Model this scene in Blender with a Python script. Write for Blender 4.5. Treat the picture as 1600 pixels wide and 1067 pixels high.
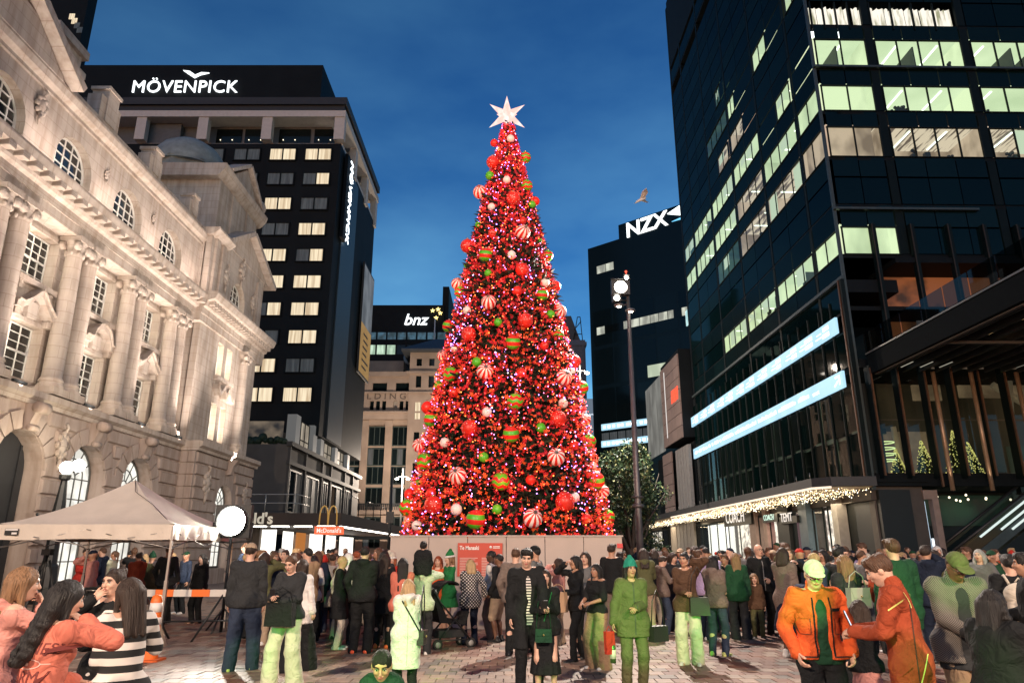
import bpy, math, random
import numpy as np
from mathutils import Vector, Matrix
R = math.radians
random.seed(7)
RS = np.random.RandomState(11)
SC = bpy.context.scene
for _o in list(bpy.data.objects):
    bpy.data.objects.remove(_o)
COL = SC.collection

# ------------------------------------------------------------------ camera, sky, light, exposure
FPX, CAMZ, HORIZON = 1111.0, 1.65, 863.0
PITCH = math.atan((HORIZON - 533.5) / FPX)
cam_d = bpy.data.cameras.new('camera')
cam_d.sensor_width = 36.0
cam_d.lens = 36.0 * FPX / 1600.0
cam_d.clip_start = 0.1
cam_d.clip_end = 2000
cam = bpy.data.objects.new('camera', cam_d)
COL.objects.link(cam)
cam.location = (0, 0, CAMZ)
cam.rotation_euler = (R(90) + PITCH, 0, 0)
SC.camera = cam

world = bpy.data.worlds.new('World')
SC.world = world
world.use_nodes = True
wn, wl = world.node_tree.nodes, world.node_tree.links
wbg = wn['Background']
sky = wn.new('ShaderNodeTexSky')
sky.sky_type = 'NISHITA'
sky.sun_disc = False
sky.sun_elevation = R(6)
sky.sun_rotation = R(200)
sky.altitude = 0
sky.air_density = 1.0
sky.dust_density = 0.3
sky.ozone_density = 6.0
wmul = wn.new('ShaderNodeMix')
wmul.data_type = 'RGBA'
wmul.blend_type = 'MULTIPLY'
wmul.inputs[0].default_value = 1.0
wl.new(sky.outputs[0], wmul.inputs[6])
# thin uneven dusk cloud
wtc = wn.new('ShaderNodeTexCoord')
wnz = wn.new('ShaderNodeTexNoise')
wnz.inputs['Scale'].default_value = 3.0
wnz.inputs['Detail'].default_value = 5.0
wmp = wn.new('ShaderNodeMapping')
wmp.inputs['Scale'].default_value = (1.0, 1.0, 2.5)
wl.new(wtc.outputs['Generated'], wmp.inputs[0])
wl.new(wmp.outputs[0], wnz.inputs[0])
wcr = wn.new('ShaderNodeValToRGB')
wcr.color_ramp.elements[0].position = 0.30
wcr.color_ramp.elements[0].color = (0.95, 1.02, 1.03, 1)
wcr.color_ramp.elements[1].position = 0.80
wcr.color_ramp.elements[1].color = (3.4, 2.2, 1.5, 1)
wl.new(wnz.outputs[0], wcr.inputs[0])
wl.new(wcr.outputs[0], wmul.inputs[7])
# the sky pales towards the horizon all round
wsp = wn.new('ShaderNodeSeparateXYZ')
wl.new(wtc.outputs['Generated'], wsp.inputs[0])
wgr = wn.new('ShaderNodeMapRange')
wgr.inputs[1].default_value, wgr.inputs[2].default_value = .30, .80
wl.new(wsp.outputs[2], wgr.inputs[0])
wm2 = wn.new('ShaderNodeMix')
wm2.data_type = 'RGBA'
wm2.inputs[6].default_value = (1.75, 1.38, 1.20, 1)
wm2.inputs[7].default_value = (.78, .90, .97, 1)
wl.new(wgr.outputs[0], wm2.inputs[0])
wm3 = wn.new('ShaderNodeMix')
wm3.data_type, wm3.blend_type = 'RGBA', 'MULTIPLY'
wm3.inputs[0].default_value = 1.0
wl.new(wmul.outputs[2], wm3.inputs[6])
wl.new(wm2.outputs[2], wm3.inputs[7])
wl.new(wm3.outputs[2], wbg.inputs[0])
wbg.inputs[1].default_value = 0.15

sun_d = bpy.data.lights.new('sun', 'SUN')
sun_d.energy = 0.004
sun_d.angle = R(8)
sun_d.color = (1.0, 0.8, 0.65)
sun = bpy.data.objects.new('sun', sun_d)
COL.objects.link(sun)
sun.rotation_euler = (R(88), 0, R(-20))

SC.view_settings.view_transform = 'Standard'
SC.view_settings.look = 'None'
SC.view_settings.exposure = 0.0
SC.view_settings.gamma = 1.0
SC.view_settings.use_curve_mapping = False
SC.render.engine = 'CYCLES'
SC.cycles.use_denoising = True
SC.cycles.max_bounces = 5
SC.cycles.diffuse_bounces = 2
SC.cycles.glossy_bounces = 3
SC.cycles.transparent_max_bounces = 8
SC.cycles.transmission_bounces = 3
SC.cycles.sample_clamp_indirect = 3.0
SC.cycles.caustics_reflective = False
SC.cycles.caustics_refractive = False


def spot(name, loc, target, power, color, size, blend=0.4, radius=0.15):
    d = bpy.data.lights.new(name, 'SPOT')
    d.energy, d.color, d.spot_size, d.spot_blend, d.shadow_soft_size = power, color, R(size), blend, radius
    o = bpy.data.objects.new(name, d)
    COL.objects.link(o)
    o.location = loc
    o.rotation_euler = (Vector(target) - Vector(loc)).to_track_quat('-Z', 'Y').to_euler()
    return o


# lamps of the square that stand behind the camera, and the lamps on the mast in view
WARM = (1.0, 0.74, 0.54)
spot('plaza_floodlight', (-9, -7, 10), (-2, 18, 1), 15500, WARM, 88, 0.6, 0.3)
spot('plaza_floodlight', (10, -8, 10), (3, 19, 1), 16500, WARM, 88, 0.6, 0.3)
MASTC = (1.0, 0.88, 0.76)
spot('mast_floodlight', (3.5, 22.4, 10.6), (0.2, 7, 0), 12500, MASTC, 96, 0.5, 0.12)
spot('mast_floodlight', (4.3, 23.5, 10.4), (16.5, 76, 7), 15000, MASTC, 34, 0.5, 0.12)
spot('mast_floodlight', (4.0, 23.4, 10.6), (4.3, 29, 3.4), 9500, MASTC, 50, 0.6, 0.12)  # added beam that brightens the street tree
spot('mast_floodlight', (3.4, 22.9, 10.6), (-18, 33, 12.5), 8500, (1.0, .86, .70), 66, 0.7, 0.12)  # added beam that washes the stone building from the front
GREEN = (0.06, 1.0, 0.03)


# ------------------------------------------------------------------ pixel of the photograph -> point on a plane
_c, _s = math.cos(PITCH), math.sin(PITCH)


def ray(x, y):
    v = (533.5 - y) / FPX
    return ((x - 800) / FPX, _c - v * _s, _s + v * _c)


def atY(x, y, Y):
    u, a, b = ray(x, y)
    return (u * Y / a, CAMZ + b * Y / a)          # X, Z


def atX(x, y, X):
    u, a, b = ray(x, y)
    return (a * X / u, CAMZ + b * X / u)          # Y, Z


def ground(x, y):
    u, a, b = ray(x, y)
    return (-CAMZ * u / b, -CAMZ * a / b)


# ------------------------------------------------------------------ materials
_mats = {}


def M(name, col=(.5, .5, .5), rough=.7, metal=0.0, var=.18, scale=3.0, bump=0.0, bscale=30.0,
      emit=None, es=0.0, spec=0.5, rnd=0.0, sample=True, detail=4.0):
    if name in _mats:
        return _mats[name]
    m = bpy.data.materials.new(name)
    m.use_nodes = True
    n, l = m.node_tree.nodes, m.node_tree.links
    b = n['Principled BSDF']
    b.inputs['Roughness'].default_value = rough
    b.inputs['Metallic'].default_value = metal
    b.inputs['Specular IOR Level'].default_value = spec
    tc = n.new('ShaderNodeTexCoord')
    nz = n.new('ShaderNodeTexNoise')
    nz.inputs['Scale'].default_value = scale
    nz.inputs['Detail'].default_value = detail
    l.new(tc.outputs['Object'], nz.inputs['Vector'])
    mx = n.new('ShaderNodeMix')
    mx.data_type = 'RGBA'
    c = np.array(col)
    mx.inputs[6].default_value = (*np.clip(c * (1 - var * 1.6), 0, 1), 1)
    mx.inputs[7].default_value = (*np.clip(c * (1 + var * 1.6), 0, 1), 1)
    l.new(nz.outputs[0], mx.inputs[0])
    out = mx.outputs[2]
    if rnd:
        oi = n.new('ShaderNodeObjectInfo')
        mr = n.new('ShaderNodeMapRange')
        mr.inputs[3].default_value = 1 - rnd
        mr.inputs[4].default_value = 1 + rnd
        l.new(oi.outputs['Random'], mr.inputs[0])
        hs = n.new('ShaderNodeHueSaturation')
        l.new(mr.outputs[0], hs.inputs['Value'])
        l.new(out, hs.inputs['Color'])
        out = hs.outputs[0]
    l.new(out, b.inputs['Base Color'])
    if bump:
        nb = n.new('ShaderNodeTexNoise')
        nb.inputs['Scale'].default_value = bscale
        nb.inputs['Detail'].default_value = 3
        l.new(tc.outputs['Object'], nb.inputs['Vector'])
        bp = n.new('ShaderNodeBump')
        bp.inputs['Strength'].default_value = bump
        bp.inputs['Distance'].default_value = .02
        l.new(nb.outputs[0], bp.inputs['Height'])
        l.new(bp.outputs[0], b.inputs['Normal'])
    if emit is not None:
        b.inputs['Emission Color'].default_value = (*emit, 1)
        b.inputs['Emission Strength'].default_value = es
    if not sample:
        m.cycles.emission_sampling = 'NONE'
    _mats[name] = m
    return m


def lit(name, col, strength, col2=None, scale=2.0, stretch=(1, 1, 1), sample=False, lo=.4, hi=.65):
    """light giving surface; col2 mixes in by noise (curtains, things in a lit room)"""
    if name in _mats:
        return _mats[name]
    m = bpy.data.materials.new(name)
    m.use_nodes = True
    n, l = m.node_tree.nodes, m.node_tree.links
    b = n['Principled BSDF']
    b.inputs['Base Color'].default_value = (.04, .04, .04, 1)
    b.inputs['Roughness'].default_value = .6
    b.inputs['Emission Strength'].default_value = strength
    b.inputs['Emission Color'].default_value = (*col, 1)
    if col2 is not None:
        tc = n.new('ShaderNodeTexCoord')
        mp = n.new('ShaderNodeMapping')
        mp.inputs['Scale'].default_value = stretch
        oi = n.new('ShaderNodeObjectInfo')
        ad = n.new('ShaderNodeVectorMath')
        ad.operation = 'ADD'
        sc = n.new('ShaderNodeMath')
        sc.operation = 'MULTIPLY'
        sc.inputs[1].default_value = 37.0
        l.new(oi.outputs['Random'], sc.inputs[0])
        l.new(tc.outputs['Object'], ad.inputs[0])
        l.new(sc.outputs[0], ad.inputs[1])
        l.new(ad.outputs[0], mp.inputs[0])
        nz = n.new('ShaderNodeTexNoise')
        nz.inputs['Scale'].default_value = scale
        nz.inputs['Detail'].default_value = 3
        l.new(mp.outputs[0], nz.inputs['Vector'])
        cr = n.new('ShaderNodeValToRGB')
        cr.color_ramp.elements[0].position = lo
        cr.color_ramp.elements[1].position = hi
        cr.color_ramp.elements[0].color = (*col2, 1)
        cr.color_ramp.elements[1].color = (*col, 1)
        l.new(nz.outputs[0], cr.inputs[0])
        l.new(cr.outputs[0], b.inputs['Emission Color'])
    if not sample:
        m.cycles.emission_sampling = 'NONE'
    _mats[name] = m
    return m


def dark_pane(name, col, refl=.25, rough=.06, rnd=.3):
    """tinted glass in front of darkness: black with a thin reflection"""
    if name in _mats:
        return _mats[name]
    m = glass_mat(name, (0, 0, 0), 0)
    n, l = m.node_tree.nodes, m.node_tree.links
    d = n.new('ShaderNodeBsdfDiffuse')
    oi = n.new('ShaderNodeObjectInfo')
    mx = n.new('ShaderNodeMix')
    mx.data_type = 'RGBA'
    mx.inputs[6].default_value = (*[c * (1 - rnd) for c in col], 1)
    mx.inputs[7].default_value = (*[c * (1 + rnd) for c in col], 1)
    l.new(oi.outputs['Random'], mx.inputs[0])
    l.new(mx.outputs[2], d.inputs[0])
    ms = [x for x in n if x.type == 'MIX_SHADER'][0]
    l.new(d.outputs[0], ms.inputs[1])
    ma = [x for x in n if x.type == 'MATH' and x.operation == 'MULTIPLY_ADD'][0]
    ma.inputs[1].default_value, ma.inputs[2].default_value = refl, .025
    [x for x in n if x.type == 'BSDF_GLOSSY'][0].inputs['Roughness'].default_value = rough
    return m


def glass_mat(name, tint=(.8, .9, .9), refl=.12):
    if name in _mats:
        return _mats[name]
    m = bpy.data.materials.new(name)
    m.use_nodes = True
    n, l = m.node_tree.nodes, m.node_tree.links
    n.remove(n['Principled BSDF'])
    t = n.new('ShaderNodeBsdfTransparent')
    t.inputs[0].default_value = (*tint, 1)
    g = n.new('ShaderNodeBsdfGlossy')
    g.inputs['Roughness'].default_value = .02
    fr = n.new('ShaderNodeLayerWeight')
    fr.inputs[0].default_value = .5
    pw = n.new('ShaderNodeMath')
    pw.operation = 'POWER'
    pw.inputs[1].default_value = 5.0
    l.new(fr.outputs['Facing'], pw.inputs[0])
    ad = n.new('ShaderNodeMath')
    ad.operation = 'MULTIPLY_ADD'
    ad.inputs[1].default_value = .8
    ad.inputs[2].default_value = .03 + refl * .3
    l.new(pw.outputs[0], ad.inputs[0])
    mx = n.new('ShaderNodeMixShader')
    l.new(ad.outputs[0], mx.inputs[0])
    l.new(t.outputs[0], mx.inputs[1])
    l.new(g.outputs[0], mx.inputs[2])
    l.new(mx.outputs[0], n['Material Output'].inputs[0])
    _mats[name] = m
    return m


def aged(m, joints=True):
    """rain streaks, and faint joints of the ashlar, on a stone wall that runs along y"""
    n, l = m.node_tree.nodes, m.node_tree.links
    b = n['Principled BSDF']
    src = b.inputs['Base Color'].links[0].from_socket
    tc = [x for x in n if x.type == 'TEX_COORD'][0]
    mp = n.new('ShaderNodeMapping')
    mp.inputs['Scale'].default_value = (2.2, 2.2, .22)
    nz = n.new('ShaderNodeTexNoise')
    nz.inputs['Scale'].default_value = 1.6
    nz.inputs['Detail'].default_value = 6
    cr = n.new('ShaderNodeValToRGB')
    cr.color_ramp.elements[0].position, cr.color_ramp.elements[0].color = .32, (.76, .71, .67, 1)
    cr.color_ramp.elements[1].position, cr.color_ramp.elements[1].color = .58, (1, 1, 1, 1)
    l.new(tc.outputs['Object'], mp.inputs[0])
    l.new(mp.outputs[0], nz.inputs[0])
    l.new(nz.outputs[0], cr.inputs[0])
    out = cr.outputs[0]
    for k in range(2 if joints else 1):
        mx = n.new('ShaderNodeMix')
        mx.data_type, mx.blend_type = 'RGBA', 'MULTIPLY'
        mx.inputs[0].default_value = 1
        l.new(src, mx.inputs[6])
        if k == 0:
            l.new(out, mx.inputs[7])
        else:
            sp, cb = n.new('ShaderNodeSeparateXYZ'), n.new('ShaderNodeCombineXYZ')
            br = n.new('ShaderNodeTexBrick')
            br.inputs['Scale'].default_value = 1
            br.inputs['Brick Width'].default_value, br.inputs['Row Height'].default_value = 1.15, .46
            br.inputs['Mortar Size'].default_value = .012
            br.inputs['Color1'].default_value, br.inputs['Color2'].default_value, br.inputs['Mortar'].default_value = (1, 1, 1, 1), (.94, .93, .92, 1), (.74, .70, .67, 1)
            l.new(tc.outputs['Object'], sp.inputs[0])
            ad = n.new('ShaderNodeMath')
            l.new(sp.outputs[0], ad.inputs[0])
            l.new(sp.outputs[1], ad.inputs[1])
            l.new(ad.outputs[0], cb.inputs[0])
            l.new(sp.outputs[2], cb.inputs[1])
            l.new(cb.outputs[0], br.inputs[0])
            l.new(br.outputs[0], mx.inputs[7])
        src = mx.outputs[2]
    l.new(src, b.inputs['Base Color'])
    return m


# ------------------------------------------------------------------ mesh builder
class Frame:
    def __init__(self, o=(0, 0, 0), u=(1, 0, 0), w=(0, 1, 0), z=(0, 0, 1)):
        self.o, self.a = np.array(o, float), np.array([u, w, z], float)

    def __call__(self, p):
        return self.o + np.asarray(p, float) @ self.a


WORLD = Frame()


class MB:
    def __init__(self, frame=WORLD):
        self.v, self.f, self.mi, self.sm, self.n, self.fr = [], [], [], [], 0, frame

    def add(self, verts, faces, mi=0, smooth=False):
        v = self.fr(np.asarray(verts, float))
        self.v.append(v)
        k = self.n
        for f in faces:
            self.f.append([i + k for i in f])
        self.mi += [mi] * len(faces)
        self.sm += [smooth] * len(faces)
        self.n += len(v)
        return self

    def box(self, a0, a1, b0, b1, c0, c1, mi=0):
        v = [(x, y, z) for z in (c0, c1) for y in (b0, b1) for x in (a0, a1)]
        return self.add(v, [(0, 2, 3, 1), (4, 5, 7, 6), (0, 1, 5, 4), (2, 6, 7, 3), (0, 4, 6, 2), (1, 3, 7, 5)], mi)

    def quad(self, p, mi=0):
        return self.add(p, [tuple(range(len(p)))], mi)

    def prism(self, poly, axis, t0, t1, mi=0, smooth=False):
        """poly: 2D points in the two other axes (order u,w,z without `axis`)"""
        n = len(poly)
        v = []
        for t in (t0, t1):
            for p in poly:
                q = list(p)
                q.insert(axis, t)
                v.append(q)
        f = [tuple(range(n))[::-1], tuple(range(n, 2 * n))]
        self.add(v, f, mi)
        k = self.n - 2 * n
        for i in range(n):
            j = (i + 1) % n
            self.f.append([k + i, k + j, k + n + j, k + n + i])
            self.mi.append(mi)
            self.sm.append(smooth)
        return self

    def tube(self, pts, rad, seg=8, mi=0, cap=True, smooth=True):
        pts = [Vector(p) for p in pts]
        if not hasattr(rad, '__len__'):
            rad = [rad] * len(pts)
        vs, fs = [], []
        up = None
        for i, p in enumerate(pts):
            d = (pts[min(i + 1, len(pts) - 1)] - pts[max(i - 1, 0)])
            d = d.normalized() if d.length > 1e-9 else Vector((0, 0, 1))
            if up is None:
                a = Vector((0, 0, 1)) if abs(d.z) < .9 else Vector((1, 0, 0))
            else:
                a = up
            x = d.cross(a).normalized()
            y = x.cross(d)
            up = y
            for k in range(seg):
                t = 2 * math.pi * k / seg
                q = p + (x * math.cos(t) + y * math.sin(t)) * rad[i]
                vs.append(q[:])
        for i in range(len(pts) - 1):
            for k in range(seg):
                k2 = (k + 1) % seg
                fs.append((i * seg + k, i * seg + k2, (i + 1) * seg + k2, (i + 1) * seg + k))
        self.add(vs, fs, mi, smooth)
        if cap:
            k0 = self.n - len(vs)
            self.f += [[k0 + k for k in range(seg)][::-1], [self.n - seg + k for k in range(seg)]]
            self.mi += [mi, mi]
            self.sm += [False, False]
        return self

    def cyl(self, c, r, z0, z1, seg=16, r2=None, mi=0, smooth=True):
        return self.tube([(c[0], c[1], z0), (c[0], c[1], z1)], [r, r if r2 is None else r2], seg, mi, True, smooth)

    def lathe(self, prof, c=(0, 0, 0), seg=16, mi=0, smooth=True, axis='z'):
        vs, fs = [], []
        n = len(prof)
        for r, z in prof:
            for k in range(seg):
                t = 2 * math.pi * k / seg
                a, b = r * math.cos(t), r * math.sin(t)
                vs.append((c[0] + a, c[1] + b, c[2] + z) if axis == 'z' else ((c[0] + z, c[1] + a, c[2] + b) if axis == 'x' else (c[0] + a, c[1] + z, c[2] + b)))
        for i in range(n - 1):
            for k in range(seg):
                k2 = (k + 1) % seg
                fs.append((i * seg + k, i * seg + k2, (i + 1) * seg + k2, (i + 1) * seg + k))
        return self.add(vs, fs, mi, smooth)

    def ball(self, c, r, seg=12, rings=8, mi=0, sq=(1, 1, 1)):
        vs, fs = [], []
        for i in range(rings + 1):
            p = math.pi * i / rings
            for k in range(seg):
                t = 2 * math.pi * k / seg
                vs.append((c[0] + r * sq[0] * math.sin(p) * math.cos(t), c[1] + r * sq[1] * math.sin(p) * math.sin(t), c[2] + r * sq[2] * math.cos(p)))
        for i in range(rings):
            for k in range(seg):
                k2 = (k + 1) % seg
                fs.append((i * seg + k, (i + 1) * seg + k, (i + 1) * seg + k2, i * seg + k2))
        return self.add(vs, fs, mi, True)

    def build(self, name, mats, parent=None, **props):
        me = bpy.data.meshes.new(name)
        if self.v:
            me.from_pydata(np.concatenate(self.v).tolist(), [], self.f)
        if not isinstance(mats, (list, tuple)):
            mats = [mats]
        for m in mats:
            me.materials.append(m)
        if len(mats) > 1:
            me.polygons.foreach_set('material_index', self.mi)
        if any(self.sm):
            me.polygons.foreach_set('use_smooth', self.sm)
        me.update()
        return link(name, me, parent, **props)


WR = {}


def hold(o, parent):
    o.parent = parent
    if parent.name in WR:                       # the parent stands at its base, its parts are given in world coordinates
        o.matrix_parent_inverse = WR[parent.name]


def building(name, label, cat, loc, group=None):
    o = thing(name, label, cat, group, loc)
    WR[o.name] = Matrix.Translation(-Vector(loc))
    return o


def link(name, data, parent=None, loc=None, rot=None, mat=None, **props):
    o = bpy.data.objects.new(name, data)
    COL.objects.link(o)
    if parent is not None:
        hold(o, parent)
    if loc is not None:
        o.location = loc
    if rot is not None:
        o.rotation_euler = rot
    for k, v in props.items():
        o[k] = v
    return o


def thing(name, label, cat, group=None, loc=(0, 0, 0), rz=0.0):
    o = bpy.data.objects.new(name, None)
    COL.objects.link(o)
    o.empty_display_size = .3
    o.location = loc
    o.rotation_euler = (0, 0, rz)
    o['label'], o['category'] = label, cat
    if group:
        o['group'] = group
    return o


def tag(o, label, cat, group=None):
    o['label'], o['category'] = label, cat
    if group:
        o['group'] = group
    return o


def copy_tree(o, parent=None):
    c = o.copy()
    COL.objects.link(c)
    if parent is not None:
        c.parent = parent
    for ch in o.children:
        copy_tree(ch, c)
    return c


def text(name, s, size, mat, parent, mw, extrude=.02, align='LEFT', space=1.0, shear=0.0, offset=0.0):
    cu = bpy.data.curves.new(name, 'FONT')
    cu.body, cu.size, cu.extrude, cu.align_x = s, size, extrude, align
    cu.space_character, cu.shear, cu.offset = space, shear, offset
    cu.resolution_u = 3
    cu.materials.append(mat)
    o = bpy.data.objects.new(name, cu)
    COL.objects.link(o)
    if parent is not None:
        hold(o, parent)
    o.matrix_basis = mw
    o['fit'] = 0
    return o


def tmat(loc, right, up):
    """matrix of a lettering whose text runs along `right`, stands along `up`"""
    r, u = Vector(right).normalized(), Vector(up).normalized()
    m = Matrix((r, u, r.cross(u))).transposed().to_4x4()
    m.translation = Vector(loc)
    return m


def wall_open(mb, u0, u1, z0, z1, w, ops, depth=.4, mi=0, mi_r=None, seg=12):
    """front face at w with openings (a, b, c, d, arched); reveals go back by depth; arched: d is the springing height"""
    mi_r = mi if mi_r is None else mi_r
    us, zs = {u0, u1}, {z0, z1}
    for a, b, c, d, ar in ops:
        top = d + (b - a) / 2 if ar else d
        us |= {a, b}
        zs |= {max(c, z0), min(top, z1)}
    us, zs = sorted(us), sorted(zs)
    for i in range(len(us) - 1):
        for j in range(len(zs) - 1):
            cu, cz = (us[i] + us[i + 1]) / 2, (zs[j] + zs[j + 1]) / 2
            if any(a < cu < b and c < cz < (d + (b - a) / 2 if ar else d) for a, b, c, d, ar in ops):
                continue
            mb.quad([(us[i], w, zs[j]), (us[i + 1], w, zs[j]), (us[i + 1], w, zs[j + 1]), (us[i], w, zs[j + 1])], mi)
    for a, b, c, d, ar in ops:
        c = max(c, z0)
        k = w - depth
        mb.quad([(a, w, c), (a, k, c), (a, k, d), (a, w, d)], mi_r)
        mb.quad([(b, w, c), (b, k, c), (b, k, d), (b, w, d)], mi_r)
        mb.quad([(a, w, c), (b, w, c), (b, k, c), (a, k, c)], mi_r)
        if not ar:
            mb.quad([(a, w, d), (b, w, d), (b, k, d), (a, k, d)], mi_r)
        else:
            r, m = (b - a) / 2, (a + b) / 2
            P = [(m - r * math.cos(math.pi * i / seg), d + r * math.sin(math.pi * i / seg)) for i in range(seg + 1)]
            for i in range(seg):
                (p, q), (p2, q2) = P[i], P[i + 1]
                mb.quad([(p, w, q), (p2, w, q2), (p2, k, q2), (p, k, q)], mi_r)
                mb.quad([(p, w, q), (p2, w, q2), (p2, w, d + r), (p, w, d + r)], mi)
# ------------------------------------------------------------------ ground
def ground_material():
    m = bpy.data.materials.new('far_paving')
    m.use_nodes = True
    n, l = m.node_tree.nodes, m.node_tree.links
    b = n['Principled BSDF']
    b.inputs['Roughness'].default_value = .65
    tc = n.new('ShaderNodeTexCoord')
    br = n.new('ShaderNodeTexBrick')
    br.inputs['Scale'].default_value = 1.0
    br.inputs['Brick Width'].default_value = .44
    br.inputs['Row Height'].default_value = .30
    br.inputs['Mortar Size'].default_value = .008
    br.inputs['Color1'].default_value = (.36, .29, .24, 1)
    br.inputs['Color2'].default_value = (.20, .12, .095, 1)
    br.inputs['Mortar'].default_value = (.08, .07, .06, 1)
    l.new(tc.outputs['Object'], br.inputs['Vector'])
    nz = n.new('ShaderNodeTexNoise')
    nz.inputs['Scale'].default_value = .6
    nz.inputs['Detail'].default_value = 6
    l.new(tc.outputs['Object'], nz.inputs['Vector'])
    mx = n.new('ShaderNodeMix')
    mx.data_type = 'RGBA'
    mx.blend_type = 'MULTIPLY'
    mx.inputs[0].default_value = .6
    l.new(br.outputs[0], mx.inputs[6])
    l.new(nz.outputs[0], mx.inputs[7])
    l.new(mx.outputs[2], b.inputs['Base Color'])
    return m


g = MB()
g.quad([(-400, -60, 0), (400, -60, 0), (400, 700, 0), (-400, 700, 0)])
gr = g.build('ground', ground_material(), kind='structure')

m_pave = [M('paver_pale', (.28, .20, .15), .6, var=.24, scale=5, bump=.25, bscale=60, rnd=.13),
          M('paver_red', (.175, .085, .058), .6, var=.2, scale=5, bump=.25, bscale=60, rnd=.2),
          M('paver_grey', (.145, .118, .098), .6, var=.2, scale=5, bump=.25, bscale=60, rnd=.16)]
PW, PD = .225, .30


def paver_kind(x, y):
    q = math.sin(x * .55 + 1.3) + math.sin(y * .8 + x * .35) + .5 * math.sin(x * 1.7 - y * 1.1)
    t = random.random()
    if q > .55:
        return 0 if t < .86 else 2
    if q > -.3:
        return 0 if t < .5 else (1 if t < .86 else 2)
    return 1 if t < .62 else (0 if t < .88 else 2)


def paver_geo(mb, x, y, h, mi=0):
    g_, b_ = .003, .005
    x0, x1, y0, y1 = x - PW / 2 + g_, x + PW / 2 - g_, y - PD / 2 + g_, y + PD / 2 - g_
    v = [(x0, y0, .001), (x1, y0, .001), (x1, y1, .001), (x0, y1, .001),
         (x0 + b_, y0 + b_, h), (x1 - b_, y0 + b_, h), (x1 - b_, y1 - b_, h), (x0 + b_, y1 - b_, h)]
    mb.add(v, [(4, 5, 6, 7), (0, 1, 5, 4), (1, 2, 6, 5), (2, 3, 7, 6), (3, 0, 4, 7)], mi)


pm = []
for k in range(3):
    b = MB()
    paver_geo(b, 0, 0, .022)
    o = b.build('paver', m_pave[k], gr)
    pm.append(o.data)
    bpy.data.objects.remove(o)
cand = []
far_pave = MB()
for j in range(0, 60):
    y = 9.75 + j * PD
    half = .74 * (y + .6)
    i0 = int(half / PW)
    for i in range(-i0, i0 + 1):
        x = i * PW + (PW / 2 if j % 2 else 0)
        cand.append((y, x))
shown = 0
for y, x in cand:
    k = paver_kind(x, y)
    if shown < 300 and y > 10.1 and abs(x) < 6.9:
        o = bpy.data.objects.new('paver', pm[k])
        COL.objects.link(o)
        o.parent = gr
        o.location = (x, y, random.uniform(-.003, .003))
        shown += 1
    else:
        paver_geo(far_pave, x, y, .022 + random.uniform(-.003, .003), k)
fp = far_pave.build('paving', m_pave, gr, kind='stuff')

# ------------------------------------------------------------------ the stone building on the left
stone = M('limestone', (.475, .405, .35), .8, var=.2, scale=1.1, bump=.35, bscale=9, detail=8)
stone2 = M('limestone_base', (.40, .32, .275), .85, var=.18, scale=1.1, bump=.5, bscale=9, detail=8)
aged(stone)
aged(stone2, False)
slate = M('slate_roof', (.06, .065, .07), .6, var=.3, scale=3)
copper_dome = M('weathered_dome', (.24, .27, .26), .6, var=.3, scale=2.5, bump=.3, bscale=6)
dark_glass = dark_pane('dark_glass', (.006, .010, .011), .3, .06)
old_glass = M('old_window_glass', (.012, .014, .016), .08, spec=.8, var=.3)
white_paint = M('white_sash_paint', (.72, .70, .66), .5, var=.06)
gdark = M('dark_doorway', (.02, .02, .022), .7)
sill_lamp_m = lit('sill_lamp_glow', (1.0, .88, .70), 30.0, sample=True)
warm_white = lit('lit_arch_glass', (1.0, .97, .88), 1.25, (.62, .60, .54), 1.2, (1, 1, 1))
iron = M('black_ironwork', (.015, .017, .018), .45)

cpo = building('stone_building', 'pale floodlit stone building with paired columns, arched attic windows and a corner dome', 'building', (-18, 33, 0))
CF = Frame((-18, 0, 0), (0, 1, 0), (1, 0, 0))
BAY = [12.4, 16.6, 20.85, 25.05, 29.27, 33.5]
GA = [12.6, 16.75, 20.9, 25.05, 29.1, 33.15]      # ground floor arches (plane w=.8)
PV0, PV1 = 37.15, 45.6                            # corner pavilion

b = MB(CF)
# upper wall with rectangular windows
ops = []
for c in BAY:
    ops += [(c - .9, c + .9, 7.75, 9.8, False), (c - .9, c + .9, 11.4, 13.35, False)]
wall_open(b, 6, PV0, 7.2, 13.75, 0, ops, .42)
# attic wall
ao = [(c + .35 - 1.2, c + .35 + 1.2, 15.1, 16.45, True) for c in BAY]
wall_open(b, 6, PV0, 15.1, 18.9, .4, ao, .42)
# entablature, cornice, parapet
b.prism([(0, 13.7), (.75, 13.7), (.75, 14.1), (.8, 14.1), (.8, 14.42), (.95, 14.5), (1.0, 14.62), (1.0, 14.78), (1.32, 14.84), (1.38, 15.1), (1.38, 15.2), (.4, 15.26), (0, 15.26)], 0, 6, PV0)
b.prism([(.38, 18.35), (.5, 18.35), (.5, 18.5), (.7, 18.62), (.78, 18.85), (.78, 18.95), (.3, 19.0), (-.4, 19.0), (-.4, 18.3), (.38, 18.3)], 0, 6, PV0)
b.box(6, PV0, -.3, .45, 19.0, 19.45)
# ledge over the ground floor
b.prism([(.0, 6.75), (.82, 6.75), (.86, 6.9), (1.02, 7.0), (1.02, 7.22), (.9, 7.26), (0, 7.26)], 0, 6, PV0)
# string between storeys and jamb architraves
for c in BAY:
    for z0, z1 in ((7.75, 9.8), (11.4, 13.35)):
        b.box(c - 1.06, c - .9, 0, .07, z0, z1 + .16)
        b.box(c + .9, c + 1.06, 0, .07, z0, z1 + .16)
        b.box(c - .9, c + .9, 0, .07, z1 + .002, z1 + .16)
b.box(6, PV0, -8, -.5, 0, 18.6)
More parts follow.
